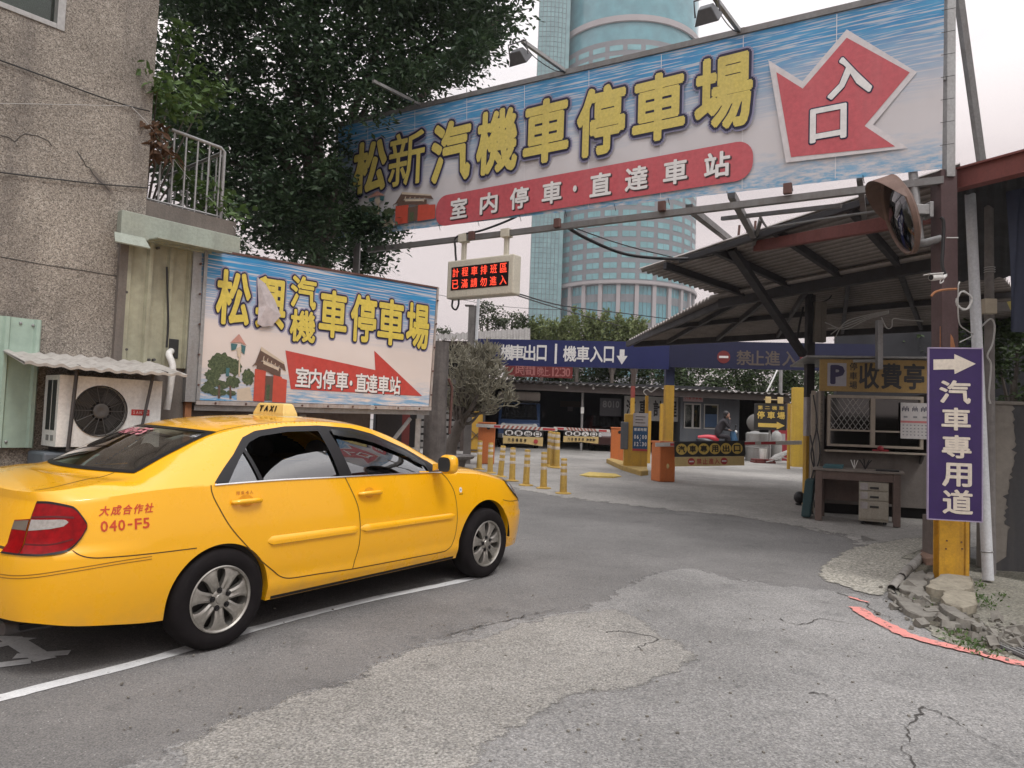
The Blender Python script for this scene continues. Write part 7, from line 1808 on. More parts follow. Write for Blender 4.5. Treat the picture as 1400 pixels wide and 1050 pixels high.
# --- bollards
def make_bollard(lean=0, name='bollard'):
    t_ = thing(name, 'x', 'bollard', (0, 0, 0), group='yellow bollards')
    mb = MB(); mb.lathe((0, 0, 0), UP, [(.15, 0), (.15, .015), (.09, .03), (.07, .03)], 18, cap=True); mb.build('base', m_bollard, t_, local=True, smooth=40)
    mb = MB(); mb.lathe((0, 0, 0), UP, [(.072, .02), (.066, .10), (.058, .70), (.05, .715), (.001, .72)], 16); mb.build('tube', m_bollard, t_, local=True, smooth=40)
    for z in (.40, .53, .64): r_ = .0685 - .0095 * (z / .7); mb = MB(); mb.lathe((0, 0, 0), UP, [(r_ - .004, z - .032), (r_, z - .03), (r_ - .0005, z + .03), (r_ - .004, z + .032)], 16); mb.build('reflective_band', m_refl, t_, local=True, smooth=60)
    return t_
bl0 = make_bollard()
BP = [(770, 675, 'with a crumbling top, rightmost and nearest of the row'), (743, 668, 'second from the right end of the row, tall and clean-topped'), (719, 664, 'third from the right end of the row, plain yellow upper half'), (700, 658, 'middle one of the row'), (684, 652, 'fifth from the right end of the row, beside the taxi bonnet'), (670, 647, 'sixth from the right end, in front of the orange cabinet'), (655, 642, 'leftmost and farthest of the row, in front of the yellow mesh gate')]
for i, (x, y, lb) in enumerate(BP):
    p = gp(x, y); p[2] = gz(p[1]) + .004; lab = 'yellow banded bollard ' + lb
    if i == 0: bl0.location = p; bl0['label'] = lab; o = bl0
    else: o = dup(bl0, p, RNG.uniform(0, 3), lab)
    o.rotation_euler = (RNG.gauss(0, .02), RNG.gauss(0, .03), RNG.uniform(0, 6)); o.scale = (1.0, 1.0, (.92, 1.0, 1.02, 1.0, .98, 1.0, 1.0)[i])
for i, (x, y) in enumerate([(751, 637), (756, 639), (761, 640)]):
    p = gp(x, y); p[2] = gz(p[1]) + .004; o = dup(bl0, p, i, ('leftmost of the three tall bollards bunched before the middle of the barrier booms', 'middle of the three tall bollards bunched before the middle of the barrier booms', 'rightmost of the three tall bollards bunched before the middle of the barrier booms')[i]); o.scale = (1.15, 1.15, 1.32); o['group'] = 'bunched bollards'
# --- white guard hut at the back, rider on a scooter
ka, kb = at(929, 620, 27.8), at(1014, 620, 27.8); kz = gz(27.8); kH = at(970, 537, 27.8)[2] - kz
hut = thing('guard_hut', 'grey-white kiosk with windows at the back of the lot behind the scooter rider', 'kiosk', (ka[0], ka[1], kz))
kf = Fr(V3(ka[0], ka[1], kz), V3(1, 0, 0), UP, V3(0, -1, 0)); KW = kb[0] - ka[0]
m_hut = dirty('hut_grey', (.075, .083, .095), (.12, .12, .12), .5, 2.5, .6); m_hutd = plain('hut_dark', (.045, .05, .055), .5)
mb = MB(); mb.fbox(kf, 0, KW * .95, 0, kH * .42, -1.6, 0); mb.fbox(kf, 0, KW * .95, kH * .82, kH, -1.6, 0); mb.fbox(kf, KW * .62, KW * .95, kH * .42, kH * .82, -1.6, 0); mb.fbox(kf, 0, KW * .05, kH * .42, kH * .82, -1.6, 0); mb.fbox(kf, KW * .33, KW * .37, kH * .42, kH * .82, -1.6, 0); mb.build('wall', m_hut, hut)
mb = MB(); mb.fbox(kf, KW * .05, KW * .62, kH * .42, kH * .82, -.5, -.45); mb.build('interior', m_hutd, hut)
mb = MB()
for a, b in ((.06, .20), (.20, .33), (.38, .61)):
    for x in (a, b - .015): mb.fbox(kf, KW * x, KW * (x + .015), kH * .42, kH * .82, -.06, .005)
    mb.fbox(kf, KW * a, KW * b, kH * .42, kH * .44, -.06, .004); mb.fbox(kf, KW * a, KW * b, kH * .80, kH * .82, -.06, .004)
wf2 = mb.build('window', m_alu, hut); mb = MB(); mb.fbox(kf, KW * .06, KW * .61, kH * .43, kH * .81, -.035, -.03); mb.build('pane', m_glass_g, wf2)
mb = MB(); mb.fbox(kf, KW * .40, KW * .60, kH * .45, kH * .66, -.028, -.024); mb.build('blue_notice', plain('notice_blue', (.025, .055, .11), .6), hut)
mb = MB(); mb.fbox(kf, KW * .04, KW * .36, kH * .85, kH * .97, .0, .01); q = mb.build('pink_notice', plain('notice_pink', (.42, .30, .30), .6), hut)
mb = MB()
for k, ch in enumerate('汽車停車場'): fitl(mb, kf, ch, KW * (.07 + .055 * k), KW * (.115 + .055 * k), kH * .88, kH * .95, .02, .013)
mb.build('lettering', m_pred2, q)
mb = MB(); mb.fbox(kf, KW * .70, KW * .92, kH * .04, kH * .88, .0, .02); q = mb.build('door', m_hut, hut); mb = MB(); mb.fbox(kf, KW * .72, KW * .735, kH * .42, kH * .48, .02, .05); mb.build('handle', m_trim, q)
# scooter
sc = at(985, 622, 25.6); sz_ = gz(25.6); sc = V3(sc[0], sc[1], sz_)
S_ = lambda x, y, z: sc + V3(x, y, z)
scoot = thing('scooter', 'dark scooter with a red seat and blue front behind the exit board', 'scooter', tuple(sc))
m_sblue = plain('scooter_blue', (.05, .12, .22), .25, 0, .5, .5); m_sred = plain('scooter_red', (.50, .03, .05), .4)
for x in (-.62, .62): 
    mb = MB(); mb.lathe(S_(x, 0, .25), V3(0, 1, 0), [(.15, -.05), (.24, -.05), (.25, 0), (.24, .05), (.15, .05)], 20); wq = mb.build('wheel', m_tyre, scoot, smooth=40); mb = MB(); mb.lathe(S_(x, 0, .25), V3(0, 1, 0), [(.15, -.03), (.02, -.02), (.02, .02), (.15, .03)], 16); mb.build('rim', m_galv, wq)
mb = MB(); mb.tube(lerp_curve([S_(-.85, 0, .68), S_(-.5, 0, .60), S_(-.2, 0, .50), S_(0, 0, .32), S_(.28, 0, .32), S_(.40, 0, .6), S_(.46, 0, .95)], 5), [.06, .09, .12, .14, .15, .16, .16, .16, .15, .14, .13, .12, .11, .11, .11, .11, .11, .11, .12, .12, .12, .12, .12, .12, .12, .12, .12, .11, .10, .09, .08][:31], 10); mb.build('body', plain('scooter_dark', (.03, .03, .035), .35), scoot, smooth=60)
mb = MB(); mb.tube(lerp_curve([S_(-.80, 0, .74), S_(-.45, 0, .76), S_(-.1, 0, .70)], 5), list(np.linspace(.07, .13, 11)), 10); mb.build('seat', m_sred, scoot, smooth=60)
mb = MB(); mb.tube([S_(.42, 0, .45), S_(.45, 0, .7), S_(.42, 0, 1.0)], [.14, .15, .09], 10); mb.build('front_shield', m_sblue, scoot, smooth=60)
mb = MB(); mb.tube([S_(.34, -.33, 1.02), S_(.42, -.1, 1.0), S_(.42, .1, 1.0), S_(.34, .33, 1.02)], .018, 8); mb.tube([S_(.40, -.22, 1.0), S_(.43, -.26, 1.16)], .010, 6); mb.ball(S_(.43, -.27, 1.20), (.03, .06, .04), 8, 6); mb.build('handlebar', m_trim, scoot, smooth=50)
mb = MB(); mb.ball(S_(.52, 0, .98), (.05, .08, .06), 10, 7); mb.build('headlight', m_signw, scoot, smooth=60)
# rider: one skinned body leaning on the handlebar
def skin_body(name, chains, mat, parent, sub=2):
    """chains: list of (list of points, radii); joined at shared points"""
    V, E, R, idx = [], [], [], {}
    for pts, rs in chains:
        prev = None
        for p, r_ in zip(pts, rs):
            k = tuple(np.round(p, 4))
            if k not in idx: idx[k] = len(V); V.append(p); R.append(r_)
            if prev is not None: E.append((prev, idx[k]))
            prev = idx[k]
    me = bpy.data.meshes.new(name); Mi = np.array(MAT[parent.name].inverted()); A = np.array(V) @ Mi[:3, :3].T + Mi[:3, 3]
    me.from_pydata(A.tolist(), E, []); o = bpy.data.objects.new(name, me); COL.objects.link(o); o.parent = parent
    m = o.modifiers.new('skin', 'SKIN'); m.use_smooth_shade = True
    for i, sv in enumerate(me.skin_vertices[0].data): sv.radius = (R[i], R[i]); sv.use_root = i == 0
    s = o.modifiers.new('sub', 'SUBSURF'); s.levels = sub; s.render_levels = sub
    dg = bpy.context.evaluated_depsgraph_get(); m2 = bpy.data.meshes.new_from_object(o.evaluated_get(dg)); o.modifiers.clear(); o.data = m2; m2.name = name
    m2.materials.clear(); m2.materials.append(mat); MAT[o.name] = MAT[parent.name].copy(); return o
m_skin = plain('skin', (.38, .22, .16), .5, var=.05); m_coat = plain('dark_coat', (.022, .018, .022), .85); m_hair = plain('dark_hair', (.012, .008, .009), .5)
per = thing('person', 'person in a dark jacket sitting on the scooter with a hand raised to the face', 'person', tuple(sc))
hip = S_(-.18, 0, .84); chest = S_(.04, 0, 1.22); neck = S_(.12, 0, 1.42)
ch_ = [([hip, S_(-.10, 0, 1.02), chest, S_(.09, 0, 1.36), neck, S_(.15, 0, 1.49)], [.15, .15, .165, .12, .055, .05])]
for s_ in (-1, 1):
    ch_.append(([hip, S_(-.12, s_ * .10, .82), S_(.25, s_ * .16, .80), S_(.22, s_ * .15, .45), S_(.20, s_ * .15, .30)], [.15, .10, .075, .055, .045]))
ch_.append(([S_(.09, 0, 1.36), S_(.08, .17, 1.33), S_(.14, .24, 1.08), S_(.34, .30, 1.04)], [.12, .07, .055, .042]))
ch_.append(([S_(.09, 0, 1.36), S_(.08, -.17, 1.33), S_(.22, -.24, 1.12), S_(.27, -.12, 1.38)], [.12, .07, .055, .042]))
skin_body('body', ch_, m_coat, per)
for s_ in (-1, 1): mb = MB(); mb.ball(S_(.28, s_ * .15, .34), (.14, .05, .05), 12, 8); mb.build('shoe', m_trim, per, smooth=60)
mb = MB(); hc = S_(.19, -.01, 1.57); mb.ball(hc, (.095, .078, .118), 18, 12); mb.ball(hc + V3(.095, -.01, -.015), (.018, .014, .022), 8, 6); mb.ball(hc + V3(.0, -.078, -.01), (.02, .012, .03), 8, 6); mb.ball(hc + V3(0, .078, -.01), (.02, .012, .03), 8, 6); mb.build('head', m_skin, per, smooth=60)
mb = MB()
for s_ in (-1, 1): mb.ball(hc + V3(.082, s_ * .032, .012), (.012, .012, .008), 8, 6)
mb.build('eye', m_hair, per, smooth=60); mb = MB(); mb.ball(hc + V3(.082, 0, -.06), (.014, .026, .007), 8, 6); mb.build('mouth', plain('lip', (.30, .10, .09), .5), per, smooth=60)
mb = MB(); mb.ball(hc + V3(-.025, 0, .03), (.10, .092, .112), 18, 12); mb.ball(hc + V3(-.07, 0, -.05), (.05, .075, .09), 12, 8); mb.build('hair', m_hair, per, smooth=60)
for hb, di, ups in ((S_(.345, .30, 1.045), nrm(V3(1, .1, -.1)), V3(0, 0, 1)), (S_(.275, -.105, 1.40), nrm(V3(-.2, .35, 1)), V3(1, 0, 0))):
    sd_ = nrm(np.cross(di, ups)); chs = [([hb, hb + di * .035, hb + di * .08], [.022, .030, .028])]
    o = skin_body('hand', chs, m_skin, per, 2)
    for k in range(4):
        b0 = hb + di * .08 + sd_ * (.024 - .016 * k); L_ = (.036, .042, .040, .030)[k]
        mbf = MB(); mbf.tube([b0 - di * .02, b0 + di * L_ * .5, b0 + di * L_ - ups * .015, b0 + di * L_ * .95 - ups * .04], [.009, .009, .008, .007], 6); mbf.build('finger', m_skin, per, smooth=60)
    mbf = MB(); b0 = hb + di * .03 + sd_ * .028; mbf.tube([b0 - sd_ * .01, b0 + sd_ * .02 + di * .02, b0 + sd_ * .022 + di * .05 - ups * .02], [.011, .010, .008], 6); mbf.build('thumb', m_skin, per, smooth=60)
# --- black direction sign, clutter and yellow wall end at the right back
db = at(1053, 634, 25.0); dz0 = gz(25.0)
th, fr_, W_, H_ = board('direction_sign', 'black sign with yellow characters and a yellow arrow on a thin grey pole', 'sign', 1031, 551, 1075, 587, 24.6, m_pnk, [('第', .18, .84, .075, .075, .02), ('二', .40, .84, .075, .05, .02), ('機', .62, .84, .075, .075, .02), ('車', .84, .84, .075, .075, .02), ('停', .20, .56, .12, .14, .03), ('車', .52, .56, .12, .14, .03), ('場', .83, .56, .12, .14, .03)], m_disc)
mb = MB(); mb.flat(fr_, [(.12 * W_, .10 * H_), (.12 * W_, .25 * H_), (.70 * W_, .25 * H_), (.70 * W_, .32 * H_), (.95 * W_, .175 * H_), (.70 * W_, .03 * H_), (.70 * W_, .10 * H_)], .005); mb.build('arrow', m_disc, th)
mb = MB(); p = fr_.P(W_ * .5, 0, -.06); mb.cyl(V3(p[0], p[1], gz(p[1])), V3(p[0], p[1], p[2] + H_ * .8), .035, n=8); mb.build('pole', m_galv, th, smooth=50)
mb = MB(); mb.obox(fr_.P(W_ * .42, H_ + .12, 0), np.eye(3), (.09, .03, .11)); mb.obox(fr_.P(W_ * .80, H_ + .12, 0), np.eye(3), (.09, .03, .11)); mb.bar(fr_.P(W_ * .3, H_ + .14, -.05), fr_.P(W_ * .9, H_ + .14, -.05), .03); mb.build('lamp_pair', m_pyel, th, bevel=.01)
# white drum, gas bottles, fan, box and bucket
m_drum = dirty('drum_white', (.36, .355, .34), (.15, .13, .11), .6, 4, .6)
def on_ground(px, py): p = gp(px, py); return p
d0 = at(1036, 632, 25.6); d0[2] = gz(25.6)
mb = MB(); mb.lathe(d0, UP, [(.40, 0), (.42, .05), (.42, .45), (.44, .47), (.42, .49), (.42, .95), (.36, 1.0), (.001, 1.0)], 24); tk2 = mb.build('water_drum', m_drum, smooth=40); tag(tk2, 'dirty white water drum standing left of the black sign pole', 'drum')
d1 = at(1061, 632, 25.9); d1[2] = gz(25.9)
mb = MB(); mb.lathe(d1, UP, [(.17, 0), (.19, .05), (.19, .85), (.14, 1.0), (.06, 1.05), (.06, 1.12), (.001, 1.12)], 18); tag(mb.build('gas_cylinder', m_drum, smooth=40), 'grey gas cylinder behind the black sign pole', 'gas cylinder')
fb = at(1032, 598, 25.55); fb[2] = d0[2] + 1.0
fn = thing('desk_fan', 'dusty round fan standing on the white water drum', 'fan', tuple(fb)); mb = MB(); mb.lathe(fb + V3(0, 0, .33), V3(0, -1, 0), [(.001, .06), (.26, .05), (.30, .0), (.26, -.08), (.001, -.10)], 20); mb.build('cage', plain('fan_dust', (.16, .15, .14), .7), fn, smooth=50); mb = MB(); mb.cyl(fb, fb + V3(0, 0, .2), .03, n=8); mb.lathe(fb, UP, [(.16, 0), (.14, .03), (.02, .05)], 14); mb.build('stand', m_drum, fn)
rb = at(1068, 606, 26.2); rb[2] = gz(26.2)
rt = thing('red_cabinet', 'red metal cabinet with a white square behind the boom, left of the yellow wall end', 'cabinet', tuple(rb)); f2 = Fr(rb, V3(1, 0, 0), UP, V3(0, -1, 0)); zt2 = at(1068, 586, 26.2)[2] - rb[2]
mb = MB(); mb.fbox(f2, -.24, .24, 0, zt2, -.3, 0); mb.build('body', plain('cabinet_red', (.28, .03, .04), .5), rt, bevel=.02); mb = MB(); mb.fbox(f2, -.14, .14, zt2 - .5, zt2 - .18, 0, .006); mb.build('label_plate', m_pwhite, rt)
bk = gp(1043, 633); mb = MB(); mb.lathe(bk + V3(0, 0, .14), UP, [(.10, 0), (.13, .34), (.12, .34), (.095, .02)], 16); o = mb.build('bucket', m_white, smooth=40); tag(o, 'small white bucket on a red crate at the foot of the water drum', 'bucket')
mb = MB()
for k in range(2): mb.obox(bk + V3(0, 0, .03 + .075 * k), np.eye(3), (.36 - .02 * k, .22, .03))
for sx_ in (-.3, 0, .3): mb.obox(bk + V3(sx_, -.2, .07), np.eye(3), (.03, .02, .065))
tag(mb.build('red_crate', plain('crate_red', (.16, .04, .035), .7), bevel=.01), 'low dark red crate on the ground under the white bucket', 'crate')
for k in range(6):
    p = at(1066 + 2 * k, 632, 24.4 + .1 * k); p[2] = gz(24.4 + .1 * k) + .03
    if k == 0: prp = thing('branch_pile', 'pile of pale cut sticks on the ground beside the yellow wall end', 'branch pile', tuple(p))
    mb = MB(); mb.tube([p + V3(-.45, 0, .02 + .04 * k), p + V3(0, .05, .14 + .05 * k), p + V3(.35, .1, .36 + .06 * k - (.3 if k % 2 else 0))], .02, 5); mb.build('stick', m_wire_l, prp, smooth=60)
for k, (px, pt, pb, Y, wd, lab) in enumerate([(1091, 530, 632, 23.4, .38, 'bright yellow rendered wall end at the right of the back garage'), (1078.5, 552, 640, 22.2, .085, 'thin yellow post just left of the yellow wall end')]):
    b = V3(*at(px, 600, Y)[:2], gz(Y) - .02); z1 = at(px, pt, Y)[2]; mb = MB(); mb.obox((b + V3(b[0], b[1], z1)) / 2 * V3(1, 1, 1), np.eye(3), (wd / 2, .12 if k == 0 else .04, (z1 - b[2]) / 2)); tag(mb.build('yellow_wall' if k == 0 else 'yellow_post', dirty('wall_yellow', (.60, .39, .05), (.25, .15, .06), .5, 2.5, .7) if k == 0 else m_yelp, bevel=.01), lab, 'wall' if k == 0 else 'post')
mb = MB(); b0 = at(1098, 600, 23.5); mb.box((b0[0] + .1, 23.4, gz(23.4) - .05), (b0[0] + 9, 23.7, at(1110, 548, 23.5)[2])); tag(mb.build('boundary_wall', m_bwall), 'low brown boundary wall running right behind the toll booth', 'wall')
mb = MB(); p = at(1067, 540, 28.6); mb.cyl(V3(p[0], p[1], gz(28.6)), V3(p[0], p[1], at(1067, 495, 28.6)[2] + .5), .07, n=10); tag(mb.build('grey_pole', m_galv, smooth=50), 'thin grey pole rising behind the garage eave above the black sign', 'pole')
cable('cable', [at(1048, 536, 26), at(1056, 520, 26.5), at(1065, 500, 27.5), at(1067, 494, 28.5)], .03, m_wire_l, 'tangle of pale wires climbing from the garage eave to the thin grey pole')
# ------------------------------------------------------------------ toll booth corner at the right
m_und = dirty('canopy_sheet', (.50, .455, .425), (.17, .14, .125), .6, 1.3, .7, .2, streak=False, fine=20)
_t = m_und.node_tree; _b = [n for n in _t.nodes if n.type == 'BSDF_PRINCIPLED'][0]; _src = _b.inputs['Base Color'].links[0].from_socket     # grime settles in the valleys of the ribs
_a = _t.nodes.new('ShaderNodeAttribute'); _a.attribute_name = 'rib'; _r = _t.nodes.new('ShaderNodeValToRGB'); _r.color_ramp.elements[0].color = (.45, .43, .42, 1); _r.color_ramp.elements[0].position = .15; _r.color_ramp.elements[1].position = .75
_m = _t.nodes.new('ShaderNodeMix'); _m.data_type = 'RGBA'; _m.blend_type = 'MULTIPLY'; _m.inputs[0].default_value = 1
_t.links.new(_a.outputs['Fac'], _r.inputs[0]); _t.links.new(_src, _m.inputs[6]); _t.links.new(_r.outputs[0], _m.inputs[7]); _t.links.new(_m.outputs[2], _b.inputs['Base Color'])
m_beam = dirty('canopy_beam', (.055, .052, .055), (.04, .03, .028), .5, 5, .7, .2)
m_redbeam = dirty('red_oxide_steel', (.19, .055, .045), (.07, .03, .028), .55, 4, .7)
ca = at(1090, 500, 12.5)
can = thing('corrugated_canopy', 'large rusty corrugated canopy on dark beams over the toll booth', 'canopy', (ca[0], ca[1], gz(12.5)))
E0l, E0r, E1l, E1r = at(873, 368, 13.3), at(1312, 224, 7.9), at(985, 402, 14.2), at(1335, 333, 10.3)
E2l, E2r = at(858, 466, 19.0), at(1420, 434, 15.0)
corr(E0l, E1l, E0r, E1r, 16, .05, m_und, 'upper_sheet', can, nv=10)
E1l2 = E1l + V3(0, 0, -.10); E1r2 = E1r + V3(0, 0, -.08)
corr(E1l2 + (E0l - E1l) * .12, E2l, E1r2 + (E0r - E1r) * .08, E2r, 30, .05, m_und, 'lower_sheet', can, nv=10)
DN = V3(0, 0, -.09)
def cbeam(a, b, w=.09, h=.13, mat=m_beam, nm='beam'): mb = MB(); mb.bar(a, b, w, h); return mb.build(nm, mat, can, bevel=.006)
L_ = lambda a, b, t: a + (b - a) * t
cbeam(E1l + DN * 2, E1r + DN * 2, .12, .20); cbeam(L_(E0l, E0r, .20) + DN, E0r + DN, .07, .09)
cbeam(L_(E2l, E2r, .02) + DN, E2r + DN, .10, .16); cbeam(E1l2 + DN * 1.2, E2l + DN, .09, .13)
for t in (.13, .34, .55, .76, .95): cbeam(L_(E0l, E0r, t) + DN, L_(E1l, E1r, t) + DN, .08, .12, nm='purlin')
for t in (.12, .26, .42, .58, .76): cbeam(L_(E1l2, E1r2, t) + DN, L_(E2l, E2r, t) + DN, .07, .10, nm='purlin')
cbeam(L_(E1l2, E2l, .5) + DN, L_(E1r2, E2r, .5) + DN, .07, .1, nm='purlin')
mb = MB(); mb.bar(at(1034, 337, 11.0), at(1296, 291, 7.6), .10, .155); mb.build('red_beam', m_redbeam, can, bevel=.006)
mb = MB(); mb.bar(at(1000, 340, 11.5), at(1098, 485, 13.2), .13, .10); mb.build('diagonal_strut', m_beam, can)
mb = MB(); mb.bar(at(987, 299, 10.0), at(1150, 281, 8.6), .05); mb.bar(at(1040, 300, 10), at(1030, 335, 11), .05); mb.tube([at(1037, 292, 9.8), at(1044, 305, 9.9), at(1049, 312, 9.9), at(1120, 300, 9.2), at(1260, 280, 7.9)], .018, 6); mb.build('conduit', m_dgalv, can, smooth=40)
mb = MB()
for px, py in ((1009, 318), (1031, 312), (1020, 322)): mb.bar(at(px, py + 12, 11.3), at(px + 2, py - 10, 11.3), .03)
mb.build('bracket', m_rust, can)
# main canopy post with painted bands
mpB = gp(1104, 690); MY = mpB[1]
mp_ = thing('canopy_post', 'slim canopy post, dark above and yellow below, left of the toll booth', 'post', tuple(mpB))
zz = [mpB[2] - .02] + [at(1102, y, MY)[2] for y in (596, 543, 380)]
for i, m in enumerate((m_yelp, m_pwhite, m_beam)): mb = MB(); mb.bar(V3(mpB[0], MY, zz[i]), V3(mpB[0], MY, zz[i + 1]), .145, .145, V3(0, 1, 0)); mb.build('post_section', m, mp_, bevel=.008)
mb = MB(); c = at(1093, 680, MY - .15); mb.ball(c, (.10, .10, .11), 14, 9); mb.cyl(c - V3(.02, .0, .1), c - V3(.0, .0, .22), .05, n=10); tag(mb.build('water_pump', m_black, smooth=60), 'black round pump at the foot of the canopy post', 'pump')
cable('cable', [at(1095, 700, MY - .3), at(1100, 708, MY - .5), at(1112, 708, MY - .5), at(1114, 696, MY - .3), at(1106, 688, MY - .2)], .012, m_wire_l, 'pale cable loop on the ground at the foot of the canopy post')
eb = at(1120, 468, MY - .1); et = at(1120, 413, MY - .1); mb = MB(); mb.obox((eb + et) / 2, np.eye(3), (.105, .07, (et[2] - eb[2]) / 2)); mb.obox((eb + et) / 2 + V3(.02, -.075, 0), np.eye(3), (.008, .006, (et[2] - eb[2]) / 2)); tag(mb.build('switch_box', dirty('beige_box', (.20, .175, .145), (.08, .07, .06), .5, 4, .7), bevel=.008), 'tall beige electrical box fixed high beside the dark canopy post', 'electrical box')
for k, (pts, r_) in enumerate([([at(1098, 420, MY), at(1092, 450, MY - .2), at(1090, 475, MY - .2), at(1100, 485, MY - .1)], .02), ([at(1108, 400, MY - .1), at(1112, 430, MY - .15), at(1106, 470, MY - .15)], .012), ([at(1125, 388, MY), at(1138, 395, MY), at(1134, 408, MY), at(1120, 414, MY)], .012)]):
    cable('cable', pts, r_, m_wire, ('thick black cable drooping left of the canopy post top', 'black cable hanging down the face of the canopy post', 'black cable curling from the canopy into the beige electrical box')[k])
wl_ = ['lowest of the pale wires slung under the canopy towards the toll booth', 'second lowest of the pale wires slung under the canopy', 'third pale wire slung under the canopy', 'topmost pale wire slung under the canopy towards the booth']
for k in range(4): cable('slung_wire', [at(1128 + 4 * k, 456 + 3 * k - 5 * (3 - k), 13), at(1155, 450 - 3 * k, 12.6), at(1185, 437 - 2 * k, 12.3), at(1215, 428 - k, 12)], .009, m_wire_l, wl_[k], 'wire')
cable('slung_wire', [at(1205, 434, 11.8), at(1212, 448, 11.8), at(1219, 447, 11.8), at(1221, 436, 11.8), at(1235, 437, 11.8), at(1262, 439, 11.5)], .009, m_wire_l, 'pale wire looped over the top of the grey pole behind the booth roof', 'wire')
# grey pole behind booth roof and its prop
mb = MB(); p = at(1202, 490, 11.9); mb.bar(V3(p[0], p[1], 2.6), at(1202, 438, 11.9), .085, .085, V3(0, 1, 0)); tag(mb.build('grey_pole', m_galv), 'short grey square pole rising behind the toll booth sign panel', 'pole')

# --- booth
ba, bb_ = at(1100, 700, 12.35), at(1275, 708, 11.9); bU = nrm((bb_ - ba) * V3(1, 1, 0)); bf_ = Fr(V3(ba[0], ba[1], gz(12.2)), bU, UP, V3(bU[1], -bU[0], 0))
BX = lambda px, py: bf_.xy(px, py)
xl, xr2 = BX(1122, 560)[0], BX(1268, 560)[0] + .35; zs1 = BX(1195, 492)[1]; zs0 = BX(1195, 536)[1]; zsill = BX(1195, 617)[1]
booth = thing('toll_booth', 'weathered toll booth with a dull yellow sign panel above two sliding windows', 'booth', tuple(bf_.o), math.atan2(bU[1], bU[0]))
m_bwood = dirty('booth_panel', (.16, .14, .125), (.06, .05, .045), .6, 2.5, .75)
mb = MB(); mb.fbox(bf_, xl, xr2, .18, zsill - .02, -1.8, -.02); mb.fbox(bf_, xl, xl + .06, zsill - .02, zs0, -1.8, -.02); mb.fbox(bf_, xr2 - .3, xr2, zsill - .02, zs0, -1.8, -.02); mb.fbox(bf_, xl, xr2, zsill - .02, zs0, -1.8, -1.72); mb.build('wall', m_bwood, booth)
mb = MB(); mb.fbox(bf_, xl + .05, xr2 - .05, -.02, .18, -1.7, -.15); mb.build('plinth', m_dark, booth)
mb = MB(); mb.fbox(bf_, xl - .25, xr2 + .05, zs1 + .02, zs1 + .055, -1.9, .10); mb.build('roof', m_galv, booth, bevel=.006)
m_bsign = dirty('booth_sign_yellow', (.36, .235, .075), (.18, .12, .07), .6, 3, .6)
mb = MB(); mb.fbox(bf_, xl - .02, xr2, zs0, zs1, -.06, .01); bsg = mb.build('sign_panel', m_bsign, booth)
sh_ = zs1 - zs0; mb = MB(); px0_, px1_ = BX(1131, 518)[0], BX(1157, 518)[0]; mb.fbox(bf_, px0_, px1_, zs0 + sh_ * .16, zs0 + sh_ * .88, .01, .013); pq = mb.build('parking_plate', plain('plate_grey', (.36, .35, .38), .6), bsg)
mb = MB(); fitl(mb, bf_, 'P', px0_ + .045, px1_ - .03, zs0 + sh_ * .22, zs0 + sh_ * .82, .05, .016, dz=.0004); mb.build('lettering', plain('booth_navy', (.025, .02, .07), .5), pq)
mb = MB(); m_bl = plain('booth_letter', (.03, .03, .032), .6)
for k, ch in enumerate('停車場'): c = BX(1166.5, 510)[0]; fitl(mb, bf_, ch, c - .06, c + .06, zs0 + sh_ * (.66 - .29 * k), zs0 + sh_ * (.90 - .29 * k), .015, .0125, dz=.0003)
for ch, px in (('收', 1188), ('費', 1218.5), ('亭', 1249.5)): c = BX(px, 512)[0]; fitl(mb, bf_, ch, c - .155, c + .155, zs0 + sh_ * .10, zs0 + sh_ * .90, .028, .0125, dz=.0003)
mb.build('lettering', m_bl, bsg)
mb = MB(); mb.bar(bf_.P(BX(1165, 495)[0], zs1 - .03, .06), bf_.P(BX(1204, 494)[0], zs1 - .02, .06), .035, .05); mb.build('lamp_tube', m_dimw, booth, bevel=.01)
wx0_, wx1_, wz0_, wz1_ = BX(1131, 575)[0], BX(1262, 575)[0], BX(1195, 612)[1], BX(1195, 541)[1]; wm = BX(1193, 575)[0]
m_wfr = dirty('window_beige', (.36, .31, .25), (.15, .12, .1), .5, 5, .6)
mb = MB()
for a in ((wx0_, wx1_, wz1_ - .05, wz1_), (wx0_, wx1_, wz0_, wz0_ + .04), (wx0_, wx0_ + .045, wz0_ + .04, wz1_ - .05), (wx1_ - .045, wx1_, wz0_ + .04, wz1_ - .05), (wm - .035, wm + .035, wz0_ + .04, wz1_ - .05)): mb.fbox(bf_, *a, -.06, .025)
zb_w = wz0_ + (wz1_ - wz0_) * .30; mb.fbox(bf_, wx0_ + .045, wm - .035, zb_w, zb_w + .028, -.05, .018); mb.fbox(bf_, wm + .035, wx1_ - .045, zb_w, zb_w + .028, -.05, .018)
bw_ = mb.build('window', m_wfr, booth)
mb = MB(); mb.fbox(bf_, wx0_ + .04, wx1_ - .04, wz0_ + .03, wz1_ - .04, -.035, -.03); mb.build('pane', glass('booth_glass', (.30, .30, .30), .08), bw_)
mb = MB()
for k in range(9):
    x = wx0_ + .05 + k * (wm - wx0_) / 8
    for s_ in (-1, 1):
        x2 = x + s_ * .42; z2 = zb_w + .65
        a_, b_ = (x, zb_w + .02), (x2, z2)
        lo_x, hi_x = wx0_ + .05, wm - .04
        def clip(p, q_):
            p = np.array(p, float); q_ = np.array(q_, float); out_ = []
            for t in np.linspace(0, 1, 41):
                c = p + (q_ - p) * t
                if lo_x <= c[0] <= hi_x and zb_w <= c[1] <= wz1_ - .05: out_.append(c)
            return out_
        L0 = clip(a_, b_)
        if len(L0) > 2: mb.bar(bf_.P(*L0[0], -.02), bf_.P(*L0[-1], -.02), .008)
